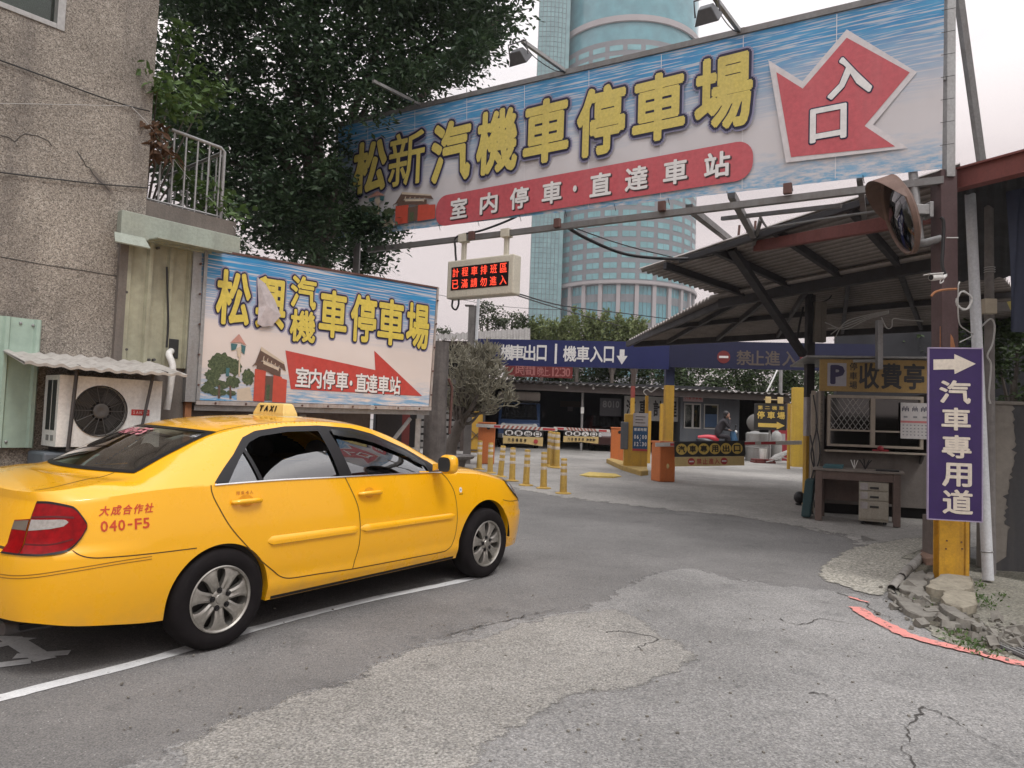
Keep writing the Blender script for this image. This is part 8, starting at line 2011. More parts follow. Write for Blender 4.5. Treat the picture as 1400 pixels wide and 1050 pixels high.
mb.build('grille', m_alu, bw_)
mb = MB(); mb.fbox(bf_, wx0_ + .1, wx1_ - .05, wz0_ - .2, wz1_, -1.5, -1.45); mb.build('inner_board', plain('booth_inner', (.07, .06, .055), .8), booth)
mb = MB(); mb.fbox(bf_, wm + .2, wm + .35, wz0_ + .05, wz0_ + .42, -.75, -.6); mb.fbox(bf_, wm + .08, wx1_ - .25, zb_w + .03, zb_w + .10, -.40, -.2); mb.build('papers', m_dimw, booth)
mb = MB(); mb.fbox(bf_, BX(1127, 617)[0], BX(1263, 617)[0], zsill - .03, zsill + .0, -.02, .22); mb.build('sill', m_wfr, booth, bevel=.005)
mb = MB(); a = BX(1258, 625)[0]; mb.add([bf_.P(a - .02, zsill - .03, .0), bf_.P(a - .02, zsill - .03, .18), bf_.P(a - .02, zsill - .18, .0), bf_.P(a + .02, zsill - .03, .0), bf_.P(a + .02, zsill - .03, .18), bf_.P(a + .02, zsill - .18, .0)], [[0, 1, 2], [5, 4, 3], [0, 3, 4, 1], [1, 4, 5, 2], [2, 5, 3, 0]]); mb.build('sill_bracket', m_darksteel, booth)
mb = MB()
for px in (1112, 1122): x = BX(px, 600)[0]; mb.fbox(bf_, x - .03, x + .03, .0, zs0, -.08, -.02)
mb.build('corner_post', m_wfr, booth)
mb = MB(); r_ = BX(1201, 614); mb.ball(bf_.P(r_[0], zsill + .05, .12), (.05, .05, .05), 10, 7); mb.bar(bf_.P(r_[0] - .12, zsill + .02, .12), bf_.P(r_[0] + .12, zsill + .02, .14), .03); tag(mb.build('tape_dispenser', plain('tape_red', (.30, .02, .03), .4), smooth=50), 'small red roll lying on the toll booth window sill', 'tape')
# wall calendar
cx0, cx1 = BX(1230.5, 575)[0], BX(1270, 575)[0]; cz0, cz1 = BX(1250, 600)[1], BX(1250, 551)[1]
cal = thing('wall_calendar', 'white paper calendar with a red band hanging on the right booth window', 'calendar', tuple(bf_.P(cx0, cz0, .035)), math.atan2(bU[1], bU[0]))
mb = MB(); mb.fbox(bf_, cx0, cx1, cz0, cz1, .030, .036); mb.build('sheet', plain('calendar_paper', (.50, .48, .47), .7), cal)
mb = MB(); ch2 = cz1 - cz0; cw2 = cx1 - cx0; mb.fbox(bf_, cx0, cx1, cz0 + ch2 * .44, cz0 + ch2 * .50, .036, .038); mb.build('red_band', plain('calendar_red', (.48, .16, .16), .6), cal)
mb = MB()
for r_ in range(4):
    for k in range(7): mb.fbox(bf_, cx0 + cw2 * (.07 + .13 * k), cx0 + cw2 * (.12 + .13 * k), cz0 + ch2 * (.09 + .09 * r_), cz0 + ch2 * (.12 + .09 * r_), .036, .037)
for k in range(3): mb.fbox(bf_, cx0 + cw2 * (.10 + .33 * k), cx0 + cw2 * (.24 + .33 * k), cz0 + ch2 * .58, cz0 + ch2 * .63, .036, .037)
mb.build('date', plain('calendar_grey', (.20, .20, .21), .6), cal)
mb = MB()
for a, b in ((.04, .30), (.40, .60), (.70, .96)):
    for k in range(5): mb.fbox(bf_, cx0 + cw2 * (a + (b - a) * k / 5), cx0 + cw2 * (a + (b - a) * (k + .7) / 5), cz0 + ch2 * (.76 + .03 * (k % 2)), cz0 + ch2 * (.90 - .04 * ((k + 1) % 2)), .036, .037)
mb.build('header_print', plain('calendar_navy', (.05, .05, .08), .6), cal)
# --- desk in front of the booth
da, dc = at(1112, 636, 11.45), at(1235, 650, 10.9); dU = nrm((dc - da) * V3(1, 1, 0)); df = Fr(V3(da[0], da[1], gz(11.2) + .012), dU, UP, V3(dU[1], -dU[0], 0)); DL = np.linalg.norm((dc - da)[:2]); dz = (df.xy(1112, 636)[1] + df.xy(1235, 650)[1]) / 2
desk = thing('old_desk', 'old brown wooden office desk in front of the toll booth', 'desk', tuple(df.o), math.atan2(dU[1], dU[0]))
m_desk = dirty('desk_brown', (.15, .105, .088), (.06, .045, .04), .5, 4, .65); m_dtop = dirty('desk_top_grey', (.21, .18, .155), (.10, .085, .075), .5, 4, .55)
DD = .72
mb = MB(); mb.fbox(df, -.02, DL + .02, dz - .035, dz, -DD, .02); mb.build('desk_top', m_dtop, desk, bevel=.008)
mb = MB(); mb.fbox(df, .05, DL - .05, dz - .16, dz - .037, -.05, -.02); mb.fbox(df, .05, DL - .05, dz - .16, dz - .037, -DD + .02, -DD + .05); mb.build('apron', m_desk, desk)
for x in (.03, DL - .13):
    for z in (-.11, -DD + .01): mb = MB(); mb.fbox(df, x, x + .10, 0, dz - .037, z, z + .10); mb.build('leg', m_desk, desk, bevel=.006)
mb = MB(); mb.fbox(df, .13, DL - .13, .28, dz - .10, -DD + .03, -DD + .05); mb.build('back_panel', m_desk, desk)
mb = MB(); mb.fbox(df, DL - .55, DL - .03, .12, dz - .04, -.50, -.12); 
# drawer cabinet
kx0, kx1 = df.xy(1174, 690, -.02)[0], df.xy(1215, 690, -.02)[0]
cabm = thing('drawer_cabinet', 'beige three-drawer pedestal cabinet under the brown desk', 'cabinet', tuple(df.P(kx0, 0, -.3)), math.atan2(dU[1], dU[0]))
m_cab = dirty('cabinet_beige', (.36, .33, .27), (.16, .13, .1), .45, 4, .55)
kz1 = dz - .17; mb = MB(); mb.fbox(df, kx0, kx1, .05, kz1, -.55, -.035); mb.build('body', m_cab, cabm, bevel=.005)
for (a, b) in ((.05, .52), (.53, .77), (.78, 1.0)):
    z0, z1 = .05 + (kz1 - .05) * a, .05 + (kz1 - .05) * b; mb = MB(); mb.fbox(df, kx0 + .004, kx1 - .004, z0 + .006, z1 - .004, -.034, -.018); dr = mb.build('drawer', m_cab, cabm, bevel=.004)
    xm = (kx0 + kx1) / 2; mb = MB(); mb.fbox(df, xm - .05, xm + .07, z1 - .10, z1 - .07, -.018, -.005); mb.build('handle', m_black, dr)
    mb = MB(); mb.fbox(df, kx0 + .02, kx0 + .12, z1 - .12, z1 - .02, -.0175, -.0165); mb.build('sticker', m_pwhite, dr)
mb = MB()
for k in range(4): c = df.P(kx0 + .05 + (kx1 - kx0 - .1) * (k % 2), .03, -.08 - .4 * (k // 2)); mb.ball(c, .028, 8, 6)
mb.build('castor', m_black, cabm, smooth=60)
# things on the desk
b1 = df.xy(1141, 630, -.3)[0]
mb = MB(); mb.fbox(df, b1 - .16, b1 + .12, dz + .002, dz + .03, -.45, -.12); mb.fbox(df, b1 - .14, b1 + .13, dz + .031, dz + .06, -.46, -.14); tag(mb.build('binder', plain('binder_teal', (.05, .13, .15), .6), bevel=.004), 'stack of two teal and white binders on the left of the desk', 'binders')
b2 = df.xy(1183, 630, -.4)
mb = MB()
for k in range(7): a = k * .9; mb.tube([df.P(b2[0], dz + .003, -.4), df.P(b2[0] + .05 * math.cos(a), dz + .10, -.4 + .03 * math.sin(a)), df.P(b2[0] + .09 * math.cos(a), dz + .15 + .01 * (k % 3), -.4 + .06 * math.sin(a))], .008, 5)
tag(mb.build('black_figure', m_black, smooth=50), 'small black spiky ornament near the middle of the desk', 'ornament')
b3 = df.xy(1168, 630, -.4)
mb = MB()
for k in range(3): mb.tube([df.P(b3[0], dz + .003, -.4), df.P(b3[0] - .05 + .05 * k, dz + .14, -.42)], .007, 5)
tag(mb.build('pen', m_white), 'three white pens standing behind the binders on the desk', 'pens')
b4 = df.xy(1213, 640, -.2)[0]; mb = MB(); mb.fbox(df, b4 - .16, b4 + .16, dz + .002, dz + .022, -.35, -.06); tag(mb.build('tray', m_black, bevel=.005), 'flat black tray on the right part of the desk', 'tray')
mb = MB(); p0 = V3(*df.P(-.12, 0, -.3)); mb.obox(p0 + V3(.04, 0, .32), (df.U, df.N, nrm(V3(.1, 0, 1))), (.07, .2, .30)); tag(mb.build('teal_case', plain('case_teal', (.02, .055, .06), .6), bevel=.03), 'dark teal case standing at the left end of the desk beside the yellow post', 'case')
for k, (px, py) in enumerate([(1112, 600), (1116, 640), (1108, 655)]):
    cable('cable', [at(px, py - 60, 12.2), at(px + 5, py - 20, 12.1), at(px - 3, py + 20, 12.1), at(px + 4, py + 50, 12.1)], .012, m_wire, ('black cable hanging at the left corner of the toll booth, highest', 'black cable hanging between the booth corner and the desk, middle', 'black cable trailing to the ground between the post and the desk, lowest')[k])

# --- steel column with the purple sign
cbz = gp(1303, 801); cY = cbz[1]; col = thing('steel_column', 'rusty brown steel column with a yellow painted foot at the right corner', 'column', tuple(cbz))
m_colb = dirty('brown_oxide', (.085, .05, .05), (.05, .03, .025), .6, 4, .8); m_coly = dirty('column_yellow', (.62, .33, .02), (.16, .07, .03), .65, 6, .6)
cf_ = Fr(cbz, nrm(V3(1, -.30, 0)), UP); zY = at(1303, 690, cY)[2] - cbz[2]; zT = at(1298, 238, cY)[2] - cbz[2]
mb = MB(); mb.fbox(cf_, -.125, .10, -.05, zY, -.01, .01); mb.fbox(cf_, -.125, .10, -.05, zY, -.22, -.20); mb.fbox(cf_, -.022, -.012, -.05, zY, -.20, -.01); mb.fbox(cf_, .10, .135, -.05, zY, -.012, .022)
mb.build('foot', m_coly, col, bevel=.003)
ctop = at(1298, 238, cY); 
mb = MB(); mb.bar(cf_.P(-.04, zY, -.10), V3(ctop[0], ctop[1] + .1, ctop[2] + .05), .165, .19, V3(0, 1, 0)); mb.build('shaft', m_colb, col, bevel=.004)
mb = MB(); a = cf_.xy(1294, 460)[0]; zr_ = cf_.xy(1294, 476)[1]; mb.add([cf_.P(a - .06, zr_, -.0), cf_.P(a + .08, zr_, .0), cf_.P(a + .06, zr_ + .10, .0), cf_.P(a - .0, zr_ + .22, .0), cf_.P(a - .06, zr_ + .22, .0)], [[0, 1, 2, 3, 4]]); mb.build('rust_patch', m_rustor, col)
mb = MB()
for px, py in ((1294, 739), (1314, 741), (1293, 750), (1315, 750)): a = cf_.xy(px, py); mb.cyl(cf_.P(*a, .009), cf_.P(*a, .020), .008, n=8)
mb.build('bolt', m_rust, col)
pa, pb_ = at(1272, 709, 6.95), at(1345, 713, 6.85); pU = nrm((pb_ - pa) * V3(1, 1, 0)); pf2 = Fr(V3(pa[0], pa[1], 0), pU, UP, V3(pU[1], -pU[0], 0))
PQ = [pf2.xy(*q) for q in [(1271.5, 709.5), (1345, 713), (1340, 475), (1268, 477.5)]]
X0, X1, Z0, Z1 = (PQ[0][0] + PQ[3][0]) / 2, (PQ[1][0] + PQ[2][0]) / 2, (PQ[0][1] + PQ[1][1]) / 2, (PQ[2][1] + PQ[3][1]) / 2
ps = thing('purple_sign', 'tall purple sign with a white arrow and white characters on the steel column', 'sign', tuple(pf2.P((X0 + X1) / 2, Z0, 0)), math.atan2(pU[1], pU[0]))
m_pur = dirty('sign_purple', (.026, .008, .080), (.05, .025, .09), .35, 3, .45, fine=14, bump=.05)
mb = MB(); mb.fbox(pf2, X0, X1, Z0, Z1, -.03, 0); mb.build('panel', m_pur, ps, bevel=.004)
mb = MB(); e_ = .008; mb.fbox(pf2, X0 - e_, X1 + e_, Z1 - .004, Z1 + e_, -.032, .004); mb.fbox(pf2, X0 - e_, X1 + e_, Z0 - e_, Z0 + .002, -.032, .004); mb.fbox(pf2, X0 - e_, X0 + .001, Z0, Z1, -.032, .004); mb.fbox(pf2, X1 - .002, X1 + e_, Z0, Z1, -.032, .004); mb.build('edge_trim', plain('sign_edge', (.30, .25, .36), .5), ps)
mb = MB(); m_pw = dirty('sign_cream', (.62, .55, .46), (.35, .30, .26), .3, 6, .5, fine=30, bump=0)
G_ = lambda px, py: tuple(pf2.xy(px, py))
mb.flat(pf2, [G_(1276, 491.5), G_(1304.5, 491), G_(1304.5, 484), G_(1334, 497.5), G_(1305, 511.5), G_(1304.5, 505), G_(1276, 505.5)], .003)
for ch, (x0_, x1_, y0_, y1_) in zip('汽車專用道', [(1284, 1327, 520, 552), (1287, 1327, 557.5, 588.5), (1287.5, 1328, 595, 626.5), (1288, 1328.5, 633, 665.5), (1288.5, 1330, 669.5, 703)]):
    ym = (y0_ + y1_) / 2; fit(mb, pf2, ch, (x0_, ym), (x1_, ym), ((x0_ + x1_) / 2, y0_), ((x0_ + x1_) / 2, y1_), .026, .003, dz=.0003)
mb.build('lettering', m_pw, ps)
# convex traffic mirror on its bent pipe
mc = at(1230, 294, 7.35); mN = nrm(V3(-.93, .24, -.32)); R_ = .41
mir = thing('traffic_mirror', 'round convex traffic mirror with an orange hood on a bent grey pipe', 'traffic mirror', tuple(mc))
mb = MB(); mb.lathe(mc, mN, [(.001, .05), (R_ * .4, .043), (R_ * .75, .022), (R_ * .96, .002)], 40); mb.build('mirror_face', plain('mirror_dim', (.16, .16, .17), .04, 1.0, .5, 0, .08, 6), mir, smooth=60)
m_mor = dirty('faded_orange', (.17, .105, .08), (.07, .045, .04), .6, 5, .7)
mb = MB(); mb.lathe(mc, mN, [(R_ * .94, .006), (R_ * .97, .025), (R_ * 1.02, .02), (R_ * 1.03, -.02), (R_ * .8, -.07), (.001, -.09)], 40); mb.build('rim', m_mor, mir, smooth=40)
a_ = nrm(np.cross(mN, UP)); b_ = np.cross(a_, mN); b_ = b_ if b_[2] > 0 else -b_
P1 = []; P2 = []
for k in range(25):
    t = rad(10 + 160 * k / 24); r0v = (a_ * math.cos(t) + b_ * math.sin(t)) * R_ * 1.02; dp = .19 * max(.12, math.sin(rad(180 * k / 24)) ** .6)
    P1.append([mc + r0v, mc + r0v * 1.01 + mN * dp]); P2.append([mc + r0v * .985, mc + r0v * .995 + mN * dp])
mb = MB(); mb.grid(P1); mb.grid(P2, flip=True); mb.build('hood', m_mor, mir, smooth=50)
mb = MB(); pz = at(1247, 224, 7.45); mb.cyl(at(1257, 326, 7.45), pz, .045, n=14); mb.tube(lerp_curve([at(1257, 322, 7.45), at(1259, 330, 7.45), at(1264, 332, 7.42), at(1290, 325, 7.3)], 4), .04, 12); mb.build('pipe', m_galv, mir, smooth=50)
mb = MB(); c = at(1257, 288, 7.40); mb.obox(c, np.eye(3), (.09, .06, .05)); mb.obox(c + V3(.09, 0, 0), np.eye(3), (.02, .07, .08)); mb.bar(mc - mN * .08, c, .04); mb.build('clamp', m_galv, mir, bevel=.006)
# cctv camera
cc = at(1279, 379, 7.0); cd = nrm(V3(-.92, -.35, -.16))
cam_t = thing('security_camera', 'white bullet security camera on the brown steel column', 'camera', tuple(cc))
mb = MB(); mb.lathe(cc, cd, [(.001, -.075), (.030, -.07), (.034, .04), (.030, .06), (.001, .055)], 16); mb.obox(cc + cd * .02 + UP * .034, (cd, np.cross(cd, UP), UP), (.10, .036, .004)); mb.build('housing', m_white, cam_t, smooth=40)
mb = MB(); mb.lathe(cc, cd, [(.027, .0605), (.001, .062)], 14); mb.build('lens', m_black, cam_t)
mb = MB(); mb.tube([cc - cd * .07, cc - cd * .10 + V3(.02, .02, -.01), at(1291, 376, 7.08)], .014, 8); mb.lathe(at(1290, 376, 7.09), V3(0, -1, 0), [(.03, 0), (.03, .012), (.001, .012)], 12); mb.tube(lerp_curve([cc - cd * .08, cc - cd * .06 - UP * .06, cc - cd * .10 - UP * .05, at(1290, 383, 7.07)], 5), .005, 5); mb.build('mount', m_white, cam_t, smooth=50)
mb = MB(); mb.tube(lerp_curve([at(1273, 405, 7.0), at(1279, 399, 7.0), at(1292, 396, 7.0), at(1308, 395, 7.02)], 4), .012, 6); tag(mb.build('hanging_twig', m_rustor, smooth=50), 'bent rusty strip tied across the steel column under the security camera', 'metal strip')
cable('cable', [at(1286, 297, 7.0), at(1290, 305, 7.0), at(1289, 340, 7.0), at(1288, 362, 7.0), at(1292, 375, 7.0)], .016, m_wire, 'black cable running down the left edge of the steel column')
cable('cable', [at(1294, 325, 6.98), at(1310, 325, 6.98)], .006, m_wire_l, 'short pale strap wire across the steel column by the mirror arm')
cable('cable_coil', [at(1318 + (9 + k % 3) * math.cos(k * .55), 411 + (11 + k % 3) * math.sin(k * .55), 7.05) for k in range(30)], .007, m_wire_l, 'coil of pale cable hung beside the steel column')
cable('cable', [at(1312, 385, 7.0), at(1310, 395, 7.0), at(1311, 440, 7.1), at(1322, 452, 7.3), at(1330, 458, 7.5), at(1312, 468, 7.2)], .006, m_wire_l, 'thin pale cable looping from the coil towards the white pipe')
# white drain pipe
wp0, wp1 = at(1351, 793, 7.45), at(1326, 257, 7.75)
wp = thing('drain_pipe', 'long white plastic drain pipe standing beside the purple sign', 'pipe', tuple(wp0)); mb = MB(); mb.cyl(wp0, wp1, .052, n=18); mb.ball(wp1, .053, 12, 8); mb.build('tube', m_whitem, wp, smooth=50)
mb = MB(); c = wp0 + (wp1 - wp0) * .068; mb.lathe(c, nrm(wp1 - wp0), [(.053, -.01), (.060, 0), (.053, .01)], 16); mb.build('strap', m_galv, wp, smooth=50)
# second weathered pole with wire wrap and a small box
wq = at(1354, 560, 7.9); pole2 = thing('timber_pole', 'weathered grey pole wrapped with wire behind the white drain pipe', 'pole', (wq[0], wq[1], .0))
mb = MB(); mb.cyl(V3(wq[0], wq[1], 0), at(1352, 262, 8.0), .055, .045, n=12); mb.build('shaft', m_pill, pole2, smooth=50)
mb = MB(); 
for k in range(3): c = at(1353, 366 + 3 * k, 7.95); mb.lathe(c, UP, [(.052, -.004), (.057, 0), (.052, .004)], 12)
mb.build('wire_wrap', m_wire_l, pole2, smooth=50)
mb = MB(); c = at(1352, 419, 7.78); mb.obox(c, np.eye(3), (.065, .04, .08)); tag(mb.build('junction_box', plain('box_beige', (.42, .36, .27), .6), bevel=.006), 'small beige junction box on the weathered pole', 'junction box')
cable('cable', [at(1340, 448, 7.7), at(1354, 436, 7.75), at(1360, 446, 7.75), at(1357, 470, 7.75), at(1350, 486, 7.75), at(1355, 500, 7.75), at(1352, 540, 7.75), at(1354, 552, 7.75)], .009, m_wire_l, 'pale cable dangling down the weathered pole above the concrete wall')
# --- concrete wall and dark shed on the right
wa_ = at(1349, 780, 8.05); cw_ = Fr(V3(wa_[0], wa_[1], 0), nrm(V3(1, -.10, 0)), UP); ctz = cw_.xy(1360, 553)[1]
m_cwall = dirty('stained_concrete', (.19, .17, .145), (.035, .033, .033), .9, 1.1, .9, fine=16, bump=.7)
mb = MB(); mb.fbox(cw_, 0, 3.2, -.05, ctz, -.22, 0); mb.fbox(cw_, -.02, 3.2, ctz, ctz + .04, -.24, .02); cwl = thing('concrete_wall', 'grey-brown concrete wall with black damp stains at the right edge', 'wall', (wa_[0], wa_[1], 0)); mb.build('wall', m_cwall, cwl, bevel=.01)
r = random.Random(2); m_damp = dirty('damp_black', (.035, .034, .036), (.09, .08, .07), .5, 5, .9, fine=24, bump=.4)
for st in ([(.26, ctz - .002)] + [(.25 + .05 * math.sin(z_ * 4) + r.gauss(0, .014), ctz - z_) for z_ in np.arange(.04, 1.4, .03)] + [(.20, .25), (.08, .16), (.0, .10), (.0, .0), (3.1, .0), (3.1, ctz - .002)], [(.0, 1.1), (.03, .9), (.02, .6), (.07, .4), (.0, .3)]):
    mb = MB(); mb.flat(cw_, st, .003); mb.build('damp_stain', m_damp, cwl)
mb = MB(); mb.fbox(cw_, -.45, -.02, -.05, .62, -.5, -.3); tag(mb.build('low_wall', m_bwall), 'low dark wall stub behind the yellow column foot', 'wall')
g0, g1 = at(1296, 250, 7.55), at(1460, 208, 6.4)
rs = thing('right_shed', 'dark shed roof with a red oxide girder at the right edge, against the sky', 'shed', (g0[0], g0[1], gz(8)))
mb = MB(); mb.bar(g0, g1, .09, .20); mb.bar(g0 + V3(0, -.04, .10), g1 + V3(0, -.04, .10), .13, .02); mb.bar(g0 + V3(0, -.04, -.10), g1 + V3(0, -.04, -.10), .13, .02); mb.build('girder', m_redbeam, rs)
r0p, r1p = g0 + V3(0, .05, .0), g1 + (g1 - g0) * 1.2 + V3(0, .05, 0)
corr(r0p, r1p, r0p + V3(2.3, 3.6, -.25), r1p + V3(2.6, 3.6, -.25), 18, .02, m_gwall, 'roof_sheet', rs, nv=6)
mb = MB(); mb.box((8.9, 20.0, gz(19)), (16, 20.2, 4.6)); mb.box((12.5, 6.5, 0), (12.7, 20, 4.6)); mb.build('shed_wall', m_gwall, rs)
tq = [at(1376, 262, 7.3), at(1430, 250, 7.1), at(1430, 456, 7.1), at(1377, 452, 7.3)]
G = [[tq[0] * (1 - s) * (1 - t) + tq[1] * s * (1 - t) + tq[3] * (1 - s) * t + tq[2] * s * t + V3(.02, -.04, 0) * math.sin(s * 9 + t * 2) for t in np.linspace(0, 1, 8)] for s in np.linspace(0, 1, 14)]
mb = MB(); mb.grid(G); mb.grid([[p + V3(0, .01, 0) for p in r_] for r_ in G], flip=True); tag(mb.build('blue_tarpaulin', plain('tarp_blue', (.022, .028, .052), .7), smooth=60), 'dark blue tarpaulin hanging under the red girder at the right edge', 'tarpaulin')
mb = MB(); mb.bar(at(1360, 420, 8.2), at(1450, 416, 7.6), .06, .10); tag(mb.build('cross_beam', m_dgalv), 'grey horizontal beam below the blue tarpaulin at the right edge', 'beam')
mb = MB(); fl_ = [at(1379, 412, 7.55), at(1402, 409, 7.5), at(1425, 420, 7.4), at(1400, 426, 7.45), at(1384, 423, 7.5)]; mb.add(fl_ + [p + V3(0, .03, 0) for p in fl_], [list(range(5)), list(range(9, 4, -1))] + [[i, i + 5, (i + 1) % 5 + 5, (i + 1) % 5] for i in range(5)]); tag(mb.build('yellow_rag', plain('rag_yellow', (.45, .38, .12), .8)), 'yellow rag lying over the grey beam at the right edge', 'rag')

# --- broken kerb, gutter pieces and rubble at the corner
gpts = [gp(1219, 810), gp(1240, 785), gp(1262, 764), gp(1288, 742)]
gut = thing('gutter_pipe', 'broken grey half-pipe lying along the edge of the concrete floor by the yellow column', 'pipe', tuple(gpts[0]))
m_gut = dirty('gutter_grey', (.28, .265, .24), (.08, .06, .05), .7, 6, .8)
def half_pipe(a, b, r_, a0=-30, a1=250, name='segment', mat=m_gut):
    d = nrm(b - a); s_ = nrm(np.cross(d, UP)); u_ = np.cross(s_, d); P = []; Q = []
    for t in (0, .5, 1):
        c = a + (b - a) * t + u_ * r_ * .8
        P.append([c + (s_ * math.cos(rad(x)) + u_ * math.sin(rad(x))) * r_ for x in np.linspace(a0, a1, 14)]); Q.append([c + (s_ * math.cos(rad(x)) + u_ * math.sin(rad(x))) * (r_ - .006) for x in np.linspace(a0, a1, 14)])
    mb = MB(); mb.grid(P); mb.grid(Q, flip=True); mb.grid([[p, q_] for p, q_ in zip(P[0], Q[0])]); mb.grid([[p, q_] for p, q_ in zip(P[-1], Q[-1])], flip=True); return mb.build(name, mat, gut, smooth=50)
half_pipe(gpts[0] + V3(0, 0, .0), gpts[0] + (gpts[1] - gpts[0]) * .55, .042, 20, 300); half_pipe(gpts[0] + (gpts[1] - gpts[0]) * .62, gpts[1] + V3(.02, .02, .01), .044, -10, 290); half_pipe(gpts[1] + (gpts[2] - gpts[1]) * .1, gpts[2], .045, -40, 300); half_pipe(gpts[2], gpts[3] + V3(0, .2, 0), .045, 0, 360, mat=m_rust)
m_slab = dirty('broken_concrete', (.215, .20, .172), (.07, .06, .05), .85, 7, .95, streak=False, fine=30, bump=.8); m_slab2 = dirty('stained_slab', (.285, .255, .195), (.09, .075, .055), .85, 8, .9, streak=False, fine=30, bump=.7)
def chunk(name, label, cat, px, h, mat, tilt=(0, 0), seed=0, z0=0.0):
    r = random.Random(seed); P0 = [gp(*q) for q in px]; P = []
    for i, q in enumerate(P0):
        e = P0[(i + 1) % len(P0)]; P += [q + (e - q) * f + V3(r.gauss(0, .012), r.gauss(0, .012), 0) * (f > 0) for f in (0, .3, .65)]
    n = len(P); c = np.mean(P, 0); V = []
    for i, p in enumerate(P): V.append(p + V3(0, 0, h + z0 + tilt[0] * (p[0] - c[0]) + tilt[1] * (p[1] - c[1]) + r.gauss(0, .004)))
    for p in P: V.append(p + V3(r.gauss(0, .008), r.gauss(0, .008), .004 + z0))
    mb = MB(); mb.add(V, [list(range(n))[::-1], list(range(n, 2 * n))] + [[i, (i + 1) % n, (i + 1) % n + n, i + n] for i in range(n)]); o = mb.build(name, mat, bevel=.006, seg=1); return tag(o, label, cat)
chunk('kerb_slab', 'long broken pale kerb slab pointing left at the corner by the pink line', 'slab', [(1214, 817), (1228, 822), (1258, 834), (1282, 846), (1279, 851), (1262, 853), (1238, 842)], .055, m_slab, seed=1)
chunk('kerb_slab', 'stained cream slab just below the yellow column foot', 'slab', [(1271, 812), (1285, 803), (1327, 806), (1328, 821), (1300, 824), (1272, 820)], .12, m_slab2, (0, .05), 2)
chunk('kerb_slab', 'cream edged slab lying in front of the stained slab, lowest of the pile', 'slab', [(1290, 830), (1296, 824), (1333, 828), (1336, 840), (1316, 843), (1293, 838)], .10, m_slab2, (0, .1), 3)
chunk('kerb_slab', 'grey flat concrete slab beside the broken gutter pipe', 'slab', [(1228, 810), (1245, 792), (1262, 789), (1272, 800), (1262, 810), (1270, 822), (1250, 822)], .06, m_slab, (.02, 0), 4)
chunk('kerb_stone', 'long thin kerb stone running diagonally between the slabs and the pink line', 'kerb stone', [(1284, 838), (1290, 834), (1325, 855), (1342, 868), (1335, 871), (1310, 857)], .07, m_slab, seed=5)
chunk('kerb_stone', 'thin kerb stone farthest right in the broken kerb', 'kerb stone', [(1335, 862), (1343, 860), (1372, 880), (1392, 888), (1384, 892), (1358, 880)], .05, m_slab, seed=6)
chunk('brick', 'reddish brown broken brick lying left of the yellow column', 'brick', [(1258, 768), (1266, 760), (1282, 768), (1284, 774), (1266, 775)], .10, dirty('old_brick', (.20, .12, .085), (.1, .08, .06), .6, 6, .9), (.05, 0), 7)
chunk('stone', 'small grey cube-shaped stone in front of the yellow column foot', 'stone', [(1264, 800), (1268, 793), (1276, 794), (1276, 802), (1268, 803)], .085, m_slab, seed=8)
mb = MB(); r = random.Random(12)
for k in range(260):
    t = r.random(); base = np.array([1215 + 170 * t, 822 + 70 * t]) + np.array([r.gauss(6, 16), r.gauss(-8, 12)]); p = gp(*base); s_ = r.uniform(.006, .024) if k % 6 else r.uniform(.025, .06)
    A = [nrm(V3(r.gauss(0, 1), r.gauss(0, 1), r.gauss(0, .4))) for _ in range(2)]; A.append(nrm(np.cross(A[0], A[1]))); A[1] = np.cross(A[2], A[0]); mb.obox(p + V3(0, 0, .012 + s_ * .4), A, (s_, s_ * .75, s_ * .6))
o = mb.build('rubble', m_slab); o['kind'] = 'stuff'
mb = MB(); r = random.Random(9); P = []
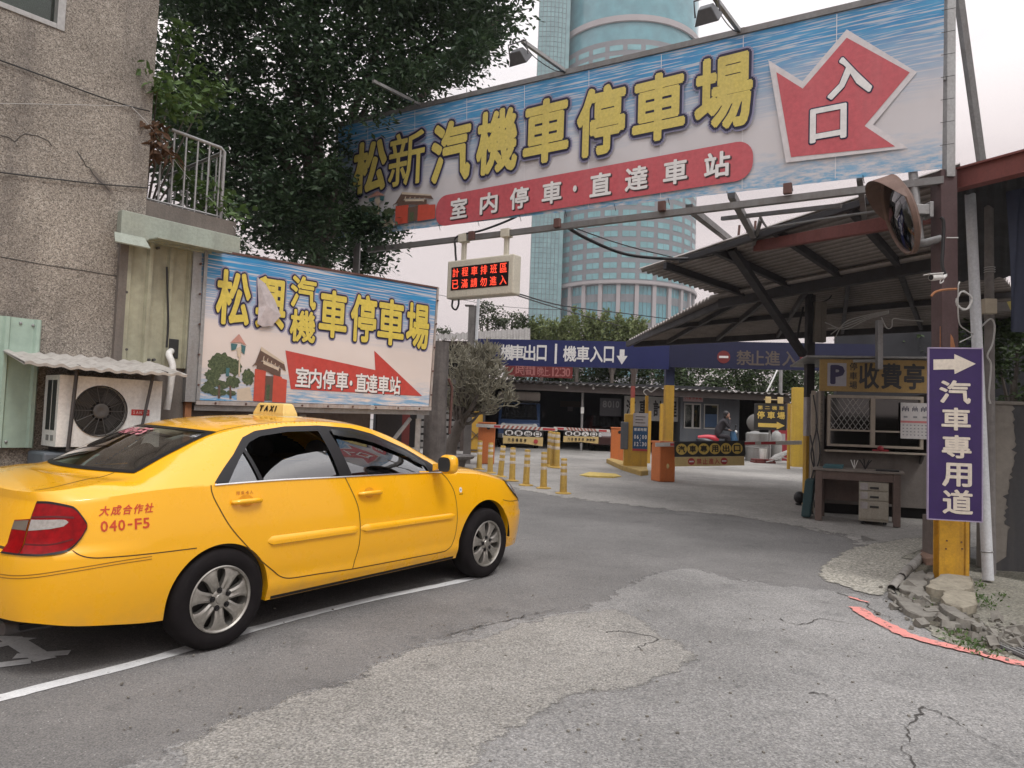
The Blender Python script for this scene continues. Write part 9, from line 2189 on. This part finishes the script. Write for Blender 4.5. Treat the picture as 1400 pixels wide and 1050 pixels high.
for (px, py, n_, sp) in [(1340, 820, 60, 9), (1352, 830, 40, 8), (1325, 880, 90, 14), (1300, 868, 60, 10), (1350, 890, 70, 14), (1290, 845, 40, 8), (1340, 803, 40, 7), (1262, 835, 30, 6), (1370, 818, 30, 8), (1250, 828, 25, 5)]:
    for k in range(n_): q_ = gp(px + r.gauss(0, sp), py + r.gauss(0, sp * .45)); P.append(q_ + V3(0, 0, .015))
leaves(mb, P, .035, .45, -.9); o = mb.build('weeds', m_leaf2); o['kind'] = 'stuff'
dg = gp(1392, 890); grt = thing('drain_grate', 'dark slotted drain grate at the right edge beside the pink line', 'drain', tuple(dg + V3(0, 0, .012))); dU_ = nrm(gp(1410, 897) - gp(1384, 886)); gfr = Fr(dg + V3(0, 0, .013), dU_, np.cross(UP, dU_), UP)
mb = MB(); mb.fbox(gfr, -.12, .5, -.14, .14, 0, .012); mb.build('frame', m_darksteel, grt)
mb = MB()
for k in range(6): mb.fbox(gfr, -.09, .46, -.12 + .042 * k, -.102 + .042 * k, .012, .022)
mb.build('bars', m_galv, grt)
# litter and grit on the road
mb = MB(); r = random.Random(31)
for k in range(170):
    p = gp(r.uniform(150, 1350), r.uniform(800, 1045)); s_ = r.uniform(.003, .009); a = r.uniform(0, 3.1); A = [V3(math.cos(a), math.sin(a), 0), V3(-math.sin(a), math.cos(a), 0), UP]; mb.obox(p + V3(0, 0, .006 + s_ * .5), A, (s_, s_ * .7, s_ * .5))
o = mb.build('grit', m_slab); o['kind'] = 'stuff'
# ------------------------------------------------------------------ thin pale haze over the whole place
hm = bpy.data.materials.new('haze_air'); hm.use_nodes = True; hn = hm.node_tree; hn.nodes.clear()
ho = hn.nodes.new('ShaderNodeOutputMaterial'); hv = hn.nodes.new('ShaderNodeVolumePrincipled')
hv.inputs['Color'].default_value = (.93, .93, .95, 1); hv.inputs['Density'].default_value = .00045; hv.inputs['Anisotropy'].default_value = .2
hn.links.new(hv.outputs[0], ho.inputs['Volume'])
mb = MB(); mb.box((-720, -80, -1.0), (720, 920, 200)); hz_ = mb.build('haze', hm, origin=(0, 0, 0)); hz_['kind'] = 'stuff'
